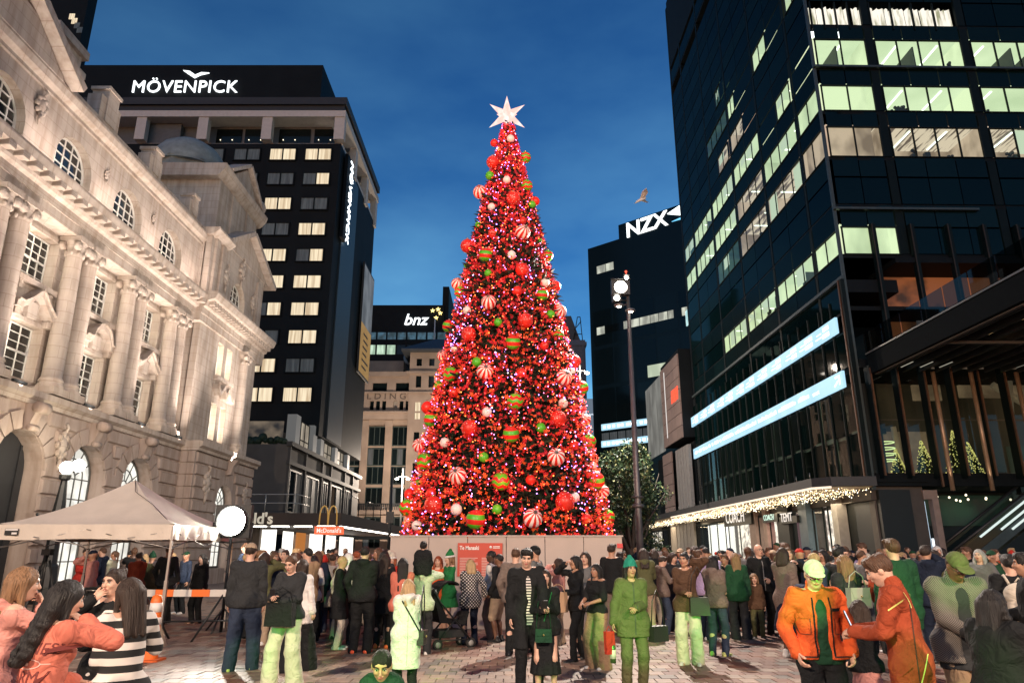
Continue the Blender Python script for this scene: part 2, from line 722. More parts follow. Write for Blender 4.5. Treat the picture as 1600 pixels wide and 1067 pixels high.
# pavilion body
po = [(39.55, 40.35, 7.75, 9.8, False), (40.85, 41.65, 7.75, 9.8, False), (39.55, 40.35, 11.4, 13.35, False), (40.85, 41.65, 11.4, 13.35, False)]
wall_open(b, PV0, PV1, 7.2, 13.75, 1.0, po, .4)
wall_open(b, PV0, PV1, 15.4, 19.3, 1.0, [(40.4, 42.7, 15.4, 16.5, True)], .4)
b.box(PV0 - .001, PV0 + .3, -.5, .998, 7.2, 19.3)
b.box(PV0 + .1, PV1, -8, .55, 0, 19.2)
b.box(PV1 - .3, PV1 + .001, -8, .998, 7.2, 19.3)
b.prism([(0, 13.72), (1.12, 13.72), (1.12, 14.15), (1.18, 14.15), (1.18, 14.5), (1.34, 14.56), (1.4, 14.85), (1.8, 14.95), (1.92, 15.25), (1.92, 15.36), (.9, 15.42), (0, 15.42)], 0, PV0 - .62, PV1 + .9)
b.prism([(.0, 6.75), (1.72, 6.75), (1.76, 6.9), (1.92, 7.0), (1.92, 7.22), (1.8, 7.26), (0, 7.26)], 0, PV0 - .2, PV1 + .3)
# corner pilaster strips of the pavilion return
for u0, w0, w1 in ((PV0 - .12, .15, .55), (PV0 - .2, .62, .98)):
    b.box(u0, PV0 - .002, w0, w1, 7.27, 13.7)
    b.box(u0, PV0 - .002, w0 + .1, w1 + .05, 15.43, 19.2)
for u in (PV0 + .3, PV0 + 1.2, PV1 - 1.3):
    b.box(u, u + .45, 1.0, 1.14, 15.43, 18.9)
# pavilion gable
b.prism([(39.2, 19.3), (46.3, 19.3), (46.3, 19.62), (42.6, 21.3), (41.6, 21.3), (39.2, 19.75)], 1, .2, 1.05)
for p, q in (((38.9, 19.3), (42.1, 21.2)), ((42.1, 21.2), (46.6, 19.15))):
    dx, dz = q[0] - p[0], q[1] - p[1]
    L = math.hypot(dx, dz)
    n = (-dz / L * .3, dx / L * .3)
    b.prism([p, q, (q[0] + n[0], q[1] + n[1]), (p[0] + n[0], p[1] + n[1])], 1, .1, 1.5)
b.prism([(1.0, 18.9), (1.2, 18.95), (1.5, 19.2), (1.5, 19.32), (0, 19.36), (0, 18.9)], 0, PV0 - .4, 39.2)
b.build('wall', [stone], cpo)

# roof tower block, its pediment and dome
b = MB(CF)
b.box(38.9, 45.2, -4.6, .2, 19.3, 23.9)
b.box(38.7, 45.4, -4.8, .4, 19.35, 20.2)
b.prism([(.18, 23.5), (.35, 23.6), (.62, 23.95), (.7, 24.2), (.7, 24.32), (-5.2, 24.36), (-5.2, 23.5)], 0, 38.3, 45.8)
b.prism([(39.8, 24.33), (44.4, 24.33), (42.1, 26.0)], 1, -.4, .45)
for p, q in (((39.4, 24.35), (42.1, 26.2)), ((42.1, 26.2), (44.8, 24.35))):
    dx, dz = q[0] - p[0], q[1] - p[1]
    L = math.hypot(dx, dz)
    n = (-dz / L * .22, dx / L * .22)
    b.prism([p, q, (q[0] + n[0], q[1] + n[1]), (p[0] + n[0], p[1] + n[1])], 1, -.5, .72)
b.box(40.8, 41.0, .2, .3, 20.4, 23.4)
b.box(43.2, 43.4, .2, .3, 20.4, 23.4)
b.build('tower_wall', [stone], cpo)
b = MB(CF)
b.lathe([(2.45, 0), (2.4, .45), (2.2, 1.05), (1.78, 1.65), (1.18, 2.1), (.5, 2.32), (.0, 2.36)], (41.8, -3.4, 25.5), 24)
b.lathe([(2.3, 0), (2.3, 1.3), (2.52, 1.4)], (41.8, -3.4, 24.2), 8, smooth=False)
b.box(39.4, 44.6, -6.4, -1.2, 23.0, 24.3)
b.build('dome', [copper_dome], cpo)
b = MB(CF)
b.lathe([(.0, -.3), (.5, -.3), (.55, 0), (.5, .3), (0, .3)], (45.3, .1, 24.9), 14, axis='x')
b.lathe([(.0, -.34), (.3, -.34), (.32, .34), (0, .34)], (45.3, .1, 24.9), 10, axis='x')
b.build('scroll', [stone], cpo)

# gable over the entrance at the near end
b = MB(CF)
b.prism([(17.6, 18.95), (23.4, 18.95), (21.4, 20.35), (20.2, 20.5), (18.6, 20.3)], 1, .0, .8)
for p, q in (((17.2, 18.9), (19.2, 20.3)), ((19.2, 20.3), (20.85, 20.65)), ((20.85, 20.65), (23.9, 18.9))):
    dx, dz = q[0] - p[0], q[1] - p[1]
    L = math.hypot(dx, dz)
    n = (-dz / L * .34, dx / L * .34)
    b.prism([p, q, (q[0] + n[0], q[1] + n[1]), (p[0] + n[0], p[1] + n[1])], 1, -.1, 1.25)
b.build('gable', [stone], cpo)
# chimney blocks and parapet merlons
for c, s in ((27.0, 1.0), (31.2, .8), (35.6, .7)):
    b = MB(CF)
    b.box(c - .75 * s, c + .75 * s, -.2, .42, 19.45, 19.45 + 1.1 * s)
    b.box(c - .4 * s, c + .4 * s, -.25, .5, 19.45, 19.45 + 1.5 * s)
    b.box(c - .5 * s, c + .5 * s, -.3, .56, 19.45 + 1.5 * s, 19.6 + 1.5 * s)
    b.build('parapet_block', [stone], cpo)
b = MB(CF)
b.box(25.6, 27.4, -3.2, -1.6, 18.6, 23.6)
b.box(25.4, 27.6, -3.4, -1.4, 22.2, 22.5)
b.box(25.4, 27.6, -3.4, -1.4, 23.2, 23.6)
b.build('chimney', [stone], cpo)
b = MB(CF)
b.prism([(-.5, 19.2), (-7, 23.2), (-12, 23.2), (-12, 18)], 0, 6, 38.6)
b.build('roof', [slate], cpo)

# modillions under the cornice (one by one)
mb_ = MB(CF)
mb_.box(-.17, .17, 1.0, 1.34, 14.62, 14.83)
o = mb_.build('modillion', [stone], cpo)
me_mod = o.data
bpy.data.objects.remove(o)
u = 19.5
while u < PV0 - .4:
    o = link('modillion', me_mod, cpo, loc=(0, u, 0))
    u += .7
mb_ = MB(CF)
mb_.box(-.11, .11, 1.38, 1.66, 14.66, 14.92)
o = mb_.build('dentil', [stone], cpo)
me_den = o.data
bpy.data.objects.remove(o)
u = PV0 - .2
while u < PV1 + .8:
    link('dentil', me_den, cpo, loc=(0, u, 0))
    u += .42


# columns
def column_mesh(z0=7.3, z1=13.7, r=.35):
    b = MB(Frame())
    b.box(-.48, .48, -.48, .48, z0, z0 + .28)
    b.lathe([(.46, .28), (.48, .36), (.43, .44), (.40, .5), (.44, .56), (.40, .64), (r, .72)] +
            [(r * (1 - .16 * t ** 1.8), .72 + t * (z1 - z0 - 1.5)) for t in (0, .2, .4, .6, .8, 1)] +
            [(r * .92, z1 - z0 - .74), (r * .92, z1 - z0 - .68), (r * .86, z1 - z0 - .6), (.36, z1 - z0 - .3), (.4, z1 - z0 - .2)], (0, 0, z0), 20)
    b.box(-.44, .44, -.44, .44, z1 - .2, z1 + .001)
    # volutes, four corners
    for sx in (-1, 1):
        for sy in (-1, 1):
            b.lathe([(.0, -.11), (.13, -.11), (.19, -.08), (.19, .08), (.13, .11), (0, .11)], (sx * .30, sy * .33, z1 - .38), 10, axis='x')
            b.ball((sx * .34, sy * .35, z1 - .38), .10, 8, 6)
    for k in range(8):
        t = math.pi / 4 * k + .2
        b.ball((.33 * math.cos(t), .33 * math.sin(t), z1 - .66), .075, 6, 4, 0, (1, 1, 1.6))
    o = b.build('column', [stone])
    me = o.data
    bpy.data.objects.remove(o)
    return me


me_col = column_mesh()
pairs = [(c, c + 1.02) for c in (13.55, 17.77, 21.95, 26.25, 30.5, 34.7)]
for a, c in pairs:
    for u in (a, c):
        link('column', me_col, cpo, loc=(-17.5, u + .05, 0))
for u in (43.25, 38.9):
    link('column', me_col, cpo, loc=(-16.9 if u > 40 else -16.95, u, 0)) if u > 40 else None


# windows: frame with glazing bars, panes one by one, sill lamp
def rect_window(cu, z0, z1, w, hw, cols, rows, panes=True, lamp=True, dirs=1):
    bw = MB(CF)
    a, c = cu - hw, cu + hw
    t = .045
    bw.box(a, a + t, w - .05, w + .04, z0, z1)
    bw.box(c - t, c, w - .05, w + .04, z0, z1)
    bw.box(a + t, c - t, w - .05, w + .04, z0, z0 + t)
    bw.box(a + t, c - t, w - .05, w + .04, z1 - t, z1)
    zm = (z0 + z1) / 2
    bw.box(a + t, c - t, w - .03, w + .05, zm - .035, zm + .035)
    for i in range(1, cols):
        x = a + (c - a) * i / cols
        bw.box(x - .014, x + .014, w - .03, w + .03, z0 + t, zm - .035)
        bw.box(x - .014, x + .014, w - .03, w + .03, zm + .035, z1 - t)
    for j in range(1, rows):
        z = z0 + (z1 - z0) * j / rows
        if abs(z - zm) > .05:
            bw.box(a + t, c - t, w - .026, w + .026, z - .014, z + .014)
    fo = bw.build('window', [white_paint], cpo)
    pw, ph = (c - a) / cols, (z1 - z0) / rows
    if panes:
        key = ('pane', round(pw, 3), round(ph, 3))
        if key not in _mats:
            q = MB(CF)
            q.box(-pw / 2 + .012, pw / 2 - .012, -.012, -.006, -ph / 2 + .012, ph / 2 - .012)
            o = q.build('pane', [old_glass], cpo)
            _mats[key] = o.data
            bpy.data.objects.remove(o)
        for i in range(cols):
            for j in range(rows):
                o = link('pane', _mats[key], fo, loc=(w, a + pw * (i + .5), z0 + ph * (j + .5)))
                o.rotation_euler = (R(random.uniform(-.6, .6)), 0, R(random.uniform(-.6, .6)))
    else:
        q = MB(CF)
        q.box(a + .05, c - .05, w - .012, w - .006, z0 + .05, z1 - .05)
        q.build('pane', [old_glass], fo)
    if lamp:
        q = MB(CF)
        q.box(a + .005, a + .03, w + .08, w + .26, z0 + .1, z1 - .1)
        q.build('jamb_lamp', [sill_lamp_m], fo)
    return fo


for c in BAY[2:]:
    rect_window(c, 7.8, 9.78, -.36, .88, 3 if c > 22 else 3, 6)
    rect_window(c, 11.45, 13.33, -.36, .88, 4, 6)
for c in (39.95, 41.25):
    rect_window(c, 7.8, 9.78, .66, .39, 2, 6, False)
    rect_window(c, 11.45, 13.33, .66, .39, 2, 6, False)

# sills and broken pediments between the two window rows
k = 0
for c in BAY:
    b = MB(CF)
    b.box(c - 1.15, c + 1.15, -.0, .26, 11.18, 11.38)
    b.box(c - .95, c - .75, .0, .16, 10.9, 11.18)
    b.box(c + .75, c + .95, .0, .16, 10.9, 11.18)
    b.build('sill', [stone], cpo)
    b = MB(CF)
    if k % 2:
        P = [(c - 1.2, 10.1), (c - .9, 10.1), (c - .6, 10.3), (c, 10.85), (c + .6, 10.3), (c + .9, 10.1), (c + 1.2, 10.1)]
    else:
        P = [(c - 1.2, 10.1), (c - .75, 10.1), (c - .62, 10.45), (c - .35, 10.75), (c, 10.85), (c + .35, 10.75), (c + .62, 10.45), (c + .75, 10.1), (c + 1.2, 10.1)]
    for (a, z), (a2, z2) in zip(P[:-1], P[1:]):
        b.prism([(a, z), (a2, z2), (a2, z2 + .2), (a, z + .2)], 1, .0, .42)
        b.prism([(a, z + .2), (a2, z2 + .2), (a2, z2 + .28), (a, z + .28)], 1, .0, .5)
    b.box(c - 1.1, c - .8, 0, .3, 9.85, 10.1)
    b.box(c + .8, c + 1.1, 0, .3, 9.85, 10.1)
    b.prism([(c - .25, 9.98), (c + .25, 9.98), (c + .32, 10.6), (c - .32, 10.6)], 1, 0, .18)
    b.build('pediment', [stone], cpo)
    k += 1
b = MB(CF)
c = 40.6
P = [(c - 1.2, 10.6), (c - .8, 10.25), (c - .3, 10.7), (c, 10.2), (c + .3, 10.7), (c + .8, 10.2), (c + 1.2, 10.1)]
for (a, z), (a2, z2) in zip(P[:-1], P[1:]):
    b.prism([(a, z), (a2, z2), (a2, z2 + .22), (a, z + .22)], 1, 1.0, 1.4)
b.box(c - 1.2, c + 1.2, 1.0, 1.25, 11.15, 11.36)
b.build('pediment', [stone], cpo)


def arch_window(cu, z0, zs, r, w, frame_m, glass_m, cols=5, rows=5, radial=False, lamp=True, seg=14):
    bw = MB(CF)
    a, c = cu - r, cu + r
    for i in range(seg):
        t0, t1 = math.pi * i / seg, math.pi * (i + 1) / seg
        for rr in ((r - .07, r),):
            bw.prism([(cu - rr[0] * math.cos(t0), zs + rr[0] * math.sin(t0)), (cu - rr[1] * math.cos(t0), zs + rr[1] * math.sin(t0)),
                      (cu - rr[1] * math.cos(t1), zs + rr[1] * math.sin(t1)), (cu - rr[0] * math.cos(t1), zs + rr[0] * math.sin(t1))], 1, w - .05, w + .05)
    bw.box(a, a + .07, w - .05, w + .05, z0, zs)
    bw.box(c - .07, c, w - .05, w + .05, z0, zs)
    bw.box(a + .07, c - .07, w - .05, w + .05, z0, z0 + .08)
    s = .022
    for i in range(1, cols):
        x = a + 2 * r * i / cols
        zt = zs if radial else zs + math.sqrt(max(0, r * r - (x - cu) ** 2)) - .03
        bw.box(x - s, x + s, w - .03, w + .03, z0 + .08, zt)
    n = rows
    for j in range(1, n + (0 if radial else int(r / ((zs - z0) / n)) + 1)):
        z = z0 + (zs - z0) * j / n
        h = r if z <= zs else math.sqrt(max(0.01, r * r - (z - zs) ** 2))
        bw.box(cu - h + .06, cu + h - .06, w - .026, w + .026, z - s, z + s)
    if radial:
        bw.box(a + .07, c - .07, w - .026, w + .026, zs - s, zs + s)
        for k in range(1, 6):
            t = math.pi * k / 6
            p = [(cu - q * math.cos(t), zs + q * math.sin(t)) for q in (.28, r - .05)]
            nx, nz = math.sin(t) * s, math.cos(t) * s
            bw.prism([(p[0][0] - nx, p[0][1] - nz), (p[1][0] - nx, p[1][1] - nz), (p[1][0] + nx, p[1][1] + nz), (p[0][0] + nx, p[0][1] + nz)], 1, w - .02, w + .02)
        for rr in (.3, .8):
            for i in range(10):
                t0, t1 = math.pi * i / 10, math.pi * (i + 1) / 10
                bw.prism([(cu - q * math.cos(t), zs + q * math.sin(t)) for q, t in ((rr - s, t0), (rr + s, t0), (rr + s, t1), (rr - s, t1))], 1, w - .02, w + .02)
    fo = bw.build('arched_window', [frame_m], cpo)
    q = MB(CF)
    P = [(a + .04, z0 + .05), (c - .04, z0 + .05)] + [(cu + (r - .04) * math.cos(math.pi * i / seg), zs + (r - .04) * math.sin(math.pi * i / seg)) for i in range(seg + 1)]
    q.prism(P, 1, w - .02, w - .008)
    q.build('pane', [glass_m], fo)
    if lamp:
        q = MB(CF)
        q.box(a + .005, a + .03, w + .08, w + .26, z0 + .1, zs)
        q.build('jamb_lamp', [sill_lamp_m], fo)
    return fo


for c in BAY[2:]:
    arch_window(c + .35, 15.27, 16.45, 1.19, .03, white_paint, old_glass, 5, 3)
arch_window(41.55, 15.45, 16.5, 1.13, .63, white_paint, old_glass, 4, 3)

# ground floor: plain backing wall, rusticated stones one by one, voussoirs, keystone brackets
b = MB(CF)
gops = [(c - 1.34, c + 1.34, -.1, 4.52, True) for c in GA]
wall_open(b, 6, PV0, 0, 6.75, .72, gops, .7)
wall_open(b, PV0 - .05, PV1, 0, 6.75, 1.55, [(40.3, 42.7, .8, 4.2, True)], .5)
b.box(PV0 - .05, PV0, .3, 1.55, 0, 6.75)
b.build('base_wall', [stone2], cpo)
NC = 11
CH = 6.74 / NC


def stone_block(u0, u1, z0, z1, w0, w1):
    q = MB(CF)
    e = .05
    q.add([(u0, w0, z0), (u1, w0, z0), (u1, w0, z1), (u0, w0, z1), (u0 + e, w1, z0 + e), (u1 - e, w1, z0 + e), (u1 - e, w1, z1 - e), (u0 + e, w1, z1 - e)],
          [(4, 5, 6, 7), (0, 1, 5, 4), (1, 2, 6, 5), (2, 3, 7, 6), (3, 0, 4, 7)])
    return q.build('stone', [stone2], cpo)


def arch_half(c, z):
    """half width of the voussoir ring at height z, None above it"""
    ro = 2.02
    if z <= 4.52:
        return 1.36
    d = z - 4.52
    return math.sqrt(ro * ro - d * d) if d < ro else None


for j in range(NC):
    z0, z1 = j * CH + .03, (j + 1) * CH - .03
    edges = [6.0]
    spans = []
    prev = 9.0
    for c in GA[1:]:
        h = arch_half(c, z0 + .02)
        if h is None:
            continue
        spans.append((prev, c - h))
        prev = c + h
    spans.append((prev, PV0 - .02))
    for a, d in spans:
        if d - a > 3.4:
            m_ = (a + d) / 2 + (0.5 if j % 2 else -.5)
            stone_block(a, m_ - .015, z0, z1, .72, .83)
            stone_block(m_ + .015, d, z0, z1, .72, .83)
        elif d - a > .15:
            stone_block(a, d, z0, z1, .72, .83)
    # pavilion front and return
    h = None if z0 > 4.2 + 1.7 else (1.22 if z0 < 4.2 else math.sqrt(max(0, 1.75 ** 2 - (z0 - 4.2) ** 2)))
    if h:
        stone_block(PV0 + .02, 41.5 - h, z0, z1, 1.55, 1.66)
        stone_block(41.5 + h, PV1 - .02, z0, z1, 1.55, 1.66)
    else:
        stone_block(PV0 + .02, PV1 - .02, z0, z1, 1.55, 1.66)
    q = MB(CF)
    q.box(PV0 - .13, PV0 - .05, .82, 1.22, z0, z1)
    q.box(PV0 - .20, PV0 - .05, 1.26, 1.60, z0, z1)
    q.build('stone', [stone2], cpo)
for c in GA[1:]:
    for i in range(9):
        t0, t1 = math.pi * i / 9 + .02, math.pi * (i + 1) / 9 - .02
        if i == 4:
            continue
        q = MB(CF)
        q.prism([(c - r_ * math.cos(t), 4.52 + r_ * math.sin(t)) for r_, t in ((1.36, t0), (2.0, t0), (2.0, t1), (1.36, t1))], 1, .72, .81)
        q.build('stone', [stone2], cpo)
    # scroll bracket as keystone
    q = MB(CF)
    q.prism([(.72, 5.8), (.98, 5.82), (1.02, 6.1), (1.12, 6.4), (1.28, 6.55), (1.34, 6.74), (.72, 6.74)], 0, c - .2, c + .2)
    q.lathe([(0, -.27), (.2, -.27), (.22, .27), (0, .27)], (c, 1.2, 6.6), 12, axis='x')
    q.lathe([(0, -.23), (.11, -.23), (.12, .23), (0, .23)], (c, 1.0, 5.88), 10, axis='x')
    q.build('bracket', [stone2], cpo)
q = MB(CF)
q.prism([(1.55, 5.9), (1.85, 5.95), (1.95, 6.4), (2.2, 6.74), (1.55, 6.74)], 0, 41.3, 41.7)
q.build('bracket', [stone2], cpo)
# carved cartouches
for (u, w, z, s) in ((27.15, .8, 5.55, 1.0), (38.6, 1.64, 5.2, 1.1), (44.3, 1.64, 5.0, .9), (39.4, 1.02, 17.3, 1.0), (43.9, 1.02, 17.3, .9), (41.6, 1.02, 18.55, 1.1), (22.9, .45, 17.6, .8), (27.5, .42, 17.3, .45), (31.7, .42, 17.3, .45)):
    q = MB(CF)
    for k in range(9):
        t = k / 8 * 2 * math.pi
        q.ball((u + .3 * s * math.cos(t), w + .03, z + .42 * s * math.sin(t)), .13 * s, 6, 4, 0, (1, .9, 1.2))
    q.ball((u, w + .02, z), .3 * s, 10, 6, 0, (.9, .5, 1.2))
    q.tube([(u, w + .08, z + .5 * s), (u + .12 * s, w + .1, z + .7 * s), (u, w + .06, z + .85 * s)], .06 * s, 6)
    q.tube([(u, w + .06, z - .5 * s), (u - .1 * s, w + .08, z - .8 * s), (u, w + .03, z - 1.0 * s)], [.09 * s, .07 * s, .03 * s], 6)
    q.build('cartouche', [stone], cpo)
for c in GA[4:]:
    arch_window(c, .5, 4.52, 1.32, .16, M('bronze_sash', (.10, .10, .09), .5), warm_white, 5, 5, True, False)
arch_window(41.5, .85, 4.2, 1.18, 1.1, M('bronze_sash', (.1, .1, .09)), warm_white, 4, 4, True, False)
q = MB(CF)
q.prism([(25.05 - 1.3, 0), (25.05 + 1.3, 0)] + [(25.05 + 1.3 * math.cos(math.pi * i / 12), 4.52 + 1.3 * math.sin(math.pi * i / 12)) for i in range(13)], 1, .0, .08)
q.box(24.2, 24.3, .08, .14, 0, 5.4)
q.box(25.9, 26.0, .08, .14, 0, 5.4)
q.build('door', [gdark], cpo)
q = MB(CF)
q.prism([(20.9 - 1.3, 0), (20.9 + 1.3, 0)] + [(20.9 + 1.3 * math.cos(math.pi * i / 12), 4.52 + 1.3 * math.sin(math.pi * i / 12)) for i in range(13)], 1, .0, .08)
q.build('door', [gdark], cpo)
# wash lights standing on the ledge
for u in (15.0, 19.8, 24.0, 28.2, 32.4, 36.2):
    q = MB(CF)
    q.box(u - .35, u + .35, .9, 1.0, 7.27, 7.36)
    fo = q.build('wash_light', [iron], cpo)
    d = bpy.data.lights.new('wash_light_lamp', 'AREA')
    d.shape, d.size, d.size_y = 'RECTANGLE', 3.2, .12
    d.energy, d.color, d.spread = 190, (1.0, .85, .75), R(80)
    o = bpy.data.objects.new('wash_light_lamp', d)
    COL.objects.link(o)
    o.location = (-15.3, u, 7.5)
    o.rotation_euler = (Vector((-17.8, u, 15.5)) - Vector(o.location)).to_track_quat('-Z', 'X').to_euler()
    hold(o, fo)
d = bpy.data.lights.new('wash_light_lamp', 'AREA')
d.shape, d.size, d.size_y = 'RECTANGLE', 6.0, .12
d.energy, d.color, d.spread = 420, (1.0, .86, .76), R(90)
o = bpy.data.objects.new('wash_light_lamp', d)
COL.objects.link(o)
o.location = (-14.2, 41.5, 7.5)
o.rotation_euler = (Vector((-17.2, 41.5, 16)) - Vector(o.location)).to_track_quat('-Z', 'X').to_euler()
hold(o, fo)
# attic floods behind the cornice
for u in (23.4, 27.6, 31.8, 35.8):
    q = MB(CF)
    q.box(u - .2, u + .2, 1.0, 1.15, 15.26, 15.36)
    fo = q.build('wash_light', [iron], cpo)
    d = bpy.data.lights.new('attic_lamp', 'AREA')
    d.shape, d.size, d.size_y = 'RECTANGLE', 2.6, .1
    d.energy, d.color = 150, (1.0, .82, .72)
    o = bpy.data.objects.new('attic_lamp', d)
    COL.objects.link(o)
    o.location = (-16.55, u, 15.4)
    o.rotation_euler = (Vector((-17.6, u, 17.6)) - Vector(o.location)).to_track_quat('-Z', 'X').to_euler()
    hold(o, fo)

# ornate lamp standard in front of the doorway, with its globes
(px, pz) = atX(103, 737, -15.6)
Y_l = px
lp = building('lamp_standard', 'black ornate lamp standard with white globes in front of the stone building arches', 'street lamp', (-15.6, Y_l, 0))
b = MB()
b.lathe([(.42, 0), (.42, .5), (.34, .55), (.3, 1.2), (.22, 1.3), (.2, 2.4), (.3, 2.45), (.34, 2.6), (.24, 2.7), (.1, 4.05), (.18, 4.1), (.2, 4.25), (.0, 4.3)], (-15.6, Y_l, 0), 8, smooth=False)
b.build('post', [iron], lp)
b = MB()
for a in range(4):
    t = math.pi / 2 * a + .4
    b.tube([(-15.6 + .3 * math.cos(t), Y_l + .3 * math.sin(t), 2.55), (-15.6 + .6 * math.cos(t), Y_l + .6 * math.sin(t), 2.6), (-15.6 + .62 * math.cos(t), Y_l + .62 * math.sin(t), 2.85)], .03, 5)
    b.ball((-15.6 + .62 * math.cos(t), Y_l + .62 * math.sin(t), 2.9), .06, 6, 4)
b.build('crown', [iron], lp)
globe = lit('white_globe', (1, .95, .82), 14, sample=True)
for dx, dy, dz in ((0, 0, 4.5), (.16, .42, 4.62)):
    b = MB()
    b.ball((-15.6 + dx, Y_l + dy, dz), .22, 12, 8)
    b.build('globe', [globe], lp)
pl = bpy.data.lights.new('globe_lamp', 'POINT')
pl.energy, pl.color, pl.shadow_soft_size = 260, (1, .86, .62), .25
o = bpy.data.objects.new('globe_lamp', pl)
COL.objects.link(o)
o.location = (-15.35, Y_l - .4, 4.75)
hold(o, lp)
# ------------------------------------------------------------------ hotel tower beyond the stone building
black_clad = M('black_cladding', (.006, .009, .011), .7, spec=.15, var=.3, scale=.6, bump=.1, bscale=3)
grey_clad = M('grey_render', (.10, .09, .08), .8, var=.2, scale=.8)
white_clad = M('white_render', (.55, .52, .48), .7, var=.1)
lit_curtain = lit('lit_curtain', (1.0, .84, .58), 1.0, (.62, .46, .28), 2.2, (2.5, 2.5, .12), lo=.35, hi=.6)
dim_curtain = lit('dim_curtain', (.16, .19, .20), .30, (.05, .07, .08), 2.5, (3, 3, .2))
sign_white = lit('white_sign_light', (.93, .98, 1.0), 1.9, sample=True)
hotel = building('hotel_tower', 'tall black hotel tower with white-framed top floor and lit curtained windows', 'building', (-27, 64, 0))
HY = 62.2
HX = -17.0
b = MB()
b.box(-48, HX, HY, HY + 18, 11.5, 40.6)
b.build('wall', [black_clad], hotel)
# white framed top storey and roof slab
b = MB()
b.box(-48, HX + .35, HY - .35, HY + 18.3, 44.9, 45.7)
b.box(-48, HX + .1, HY - .1, HY + 18, 44.2, 44.9)
b.build('roof_slab', [M('roof_band', (.02, .022, .025), .6), ], hotel)
b = MB()
b.box(-48, HX + .3, HY - .3, HY + 18.2, 43.5, 44.2)
b.box(-48, HX - .02, HY + .6, HY + 17, 40.6, 41.0)
for x in (-43.5, -37.6, -31.4, -25.0, HX - .75):
    b.box(x, x + 1.0, HY - .2, HY + .5, 41.0, 43.5)
for y in (HY + 5.5, HY + 11.5, HY + 17.1):
    b.box(HX - .5, HX + .2, y, y + 1.0, 40.0, 43.5)
b.build('top_frame', [white_clad], hotel)
b = MB()
b.box(-47, HX - 1.5, HY + 1.6, HY + 17, 41.0, 43.5)
b.box(-38.2, -33.6, HY + .9, HY + 1.6, 41.0, 43.4)
b.build('top_storey_wall', [M('top_storey_grey', (.10, .11, .12), .7), ], hotel)
for x0, x1 in ((-30.2, -27.6), (-27.3, -25.2), (-23.8, -20.6), (-20.2, -18.2)):
    q = MB()
    q.box(x0, x1, HY + 1.5, HY + 1.58, 41.1, 43.2)
    w_ = q.build('window', [dark_glass], hotel)
    q = MB()
    q.box(x0 + .2, x1 - .3, HY + 1.44, HY + 1.49, 41.1, 41.25)
    for k in range(2):
        q.ball((x0 + .5 + k * 1.2, HY + 1.4, 41.9), .06, 6, 4)
    q.build('ceiling_lamp', [lit('warm_point', (1, .86, .6), 2.5)], w_)
# sign block on the roof
b = MB()
b.prism([(HY - .25, 45.7), (HY - .25, 49.6), (HY + 12, 49.6), (HY + 14, 45.7)], 0, -48, -19.4)
b.build('sign_wall', [black_clad], hotel)
b = MB()
b.box(-42.0, -41.7, HY + 6, HY + 6.3, 49.6, 51.4)
b.build('mast', [black_clad], hotel)
sg = text('sign_lettering', 'MÖVENPICK', 2.5, sign_white, hotel, tmat((-38.55, HY - .45, 46.2), (1, 0, 0), (0, 0, 1)), .06, space=1.06, offset=.0)
sg['fit'] = 10.65
b = MB()
P = [(-33.6, 48.85), (-32.9, 48.75), (-32.3, 48.3), (-31.7, 48.6), (-30.9, 48.55), (-31.8, 48.3), (-32.35, 47.95), (-33.0, 48.4)]
b.prism(P, 1, HY - .45, HY - .3)
b.build('bird_emblem', [sign_white], hotel)
# window grid on the front face: two bays in view plus those behind the dome
rows = [39.35 - 2.69 * i for i in range(10)]
litset = {(0, 0): 1, (0, 1): 1, (0, 2): 0, (1, 0): 0, (1, 1): 0, (2, 1): 1, (2, 0): 0, (3, 0): 1, (3, 1): 0, (4, 0): 1, (4, 1): 1, (5, 0): 1, (5, 1): 1, (6, 0): 1, (6, 1): 1,
          (7, 0): 0, (7, 1): 1, (8, 0): 1, (8, 1): 0, (9, 0): 1, (9, 1): 1}
litset.update({(0, 0): 1, (0, 1): 1, (1, 0): 0, (1, 1): 2, (2, 0): 1, (2, 1): 0, (3, 0): 0, (3, 1): 1, (4, 0): 1, (4, 1): 2, (5, 0): 1, (5, 1): 1, (6, 0): 2, (6, 1): 1, (7, 0): 0, (7, 1): 1})
hood = MB()
for i, z in enumerate(rows):
    for j, cx in enumerate((-22.65, -19.15, -26.2, -29.8, -33.4)):
        if j > 1 and i > 3:
            continue
        st = litset.get((i, j), 0)
        q = MB()
        y = HY - .02
        hw = 1.25
        # shallow curved bay: frame + two halves
        for s in (-1, 1):
            q.box(cx + s * (hw + .06) - .06, cx + s * (hw + .06) + .06, y - .12, y + .1, z - .72, z + .72)
        q.box(cx - .05, cx + .05, y - .16, y + .1, z - .62, z + .62)
        q.box(cx - hw, cx + hw, y - .14, y + .1, z + .62, z + .72)
        q.box(cx - hw, cx + hw, y - .14, y + .1, z - .72, z - .62)
        fo = q.build('window', [black_clad], hotel)
        for s in (0, 1):
            a0 = cx - hw if s == 0 else cx + .05
            q = MB()
            q.quad([(a0, y - .02, z - .62), (a0 + hw - .05, y - .02, z - .62), (a0 + hw - .05, y - .02, z + .62), (a0, y - .02, z + .62)])
            mt = lit_curtain if st == 1 or (st == 2 and s == 1) else dim_curtain
            q.build('pane', [mt], fo)
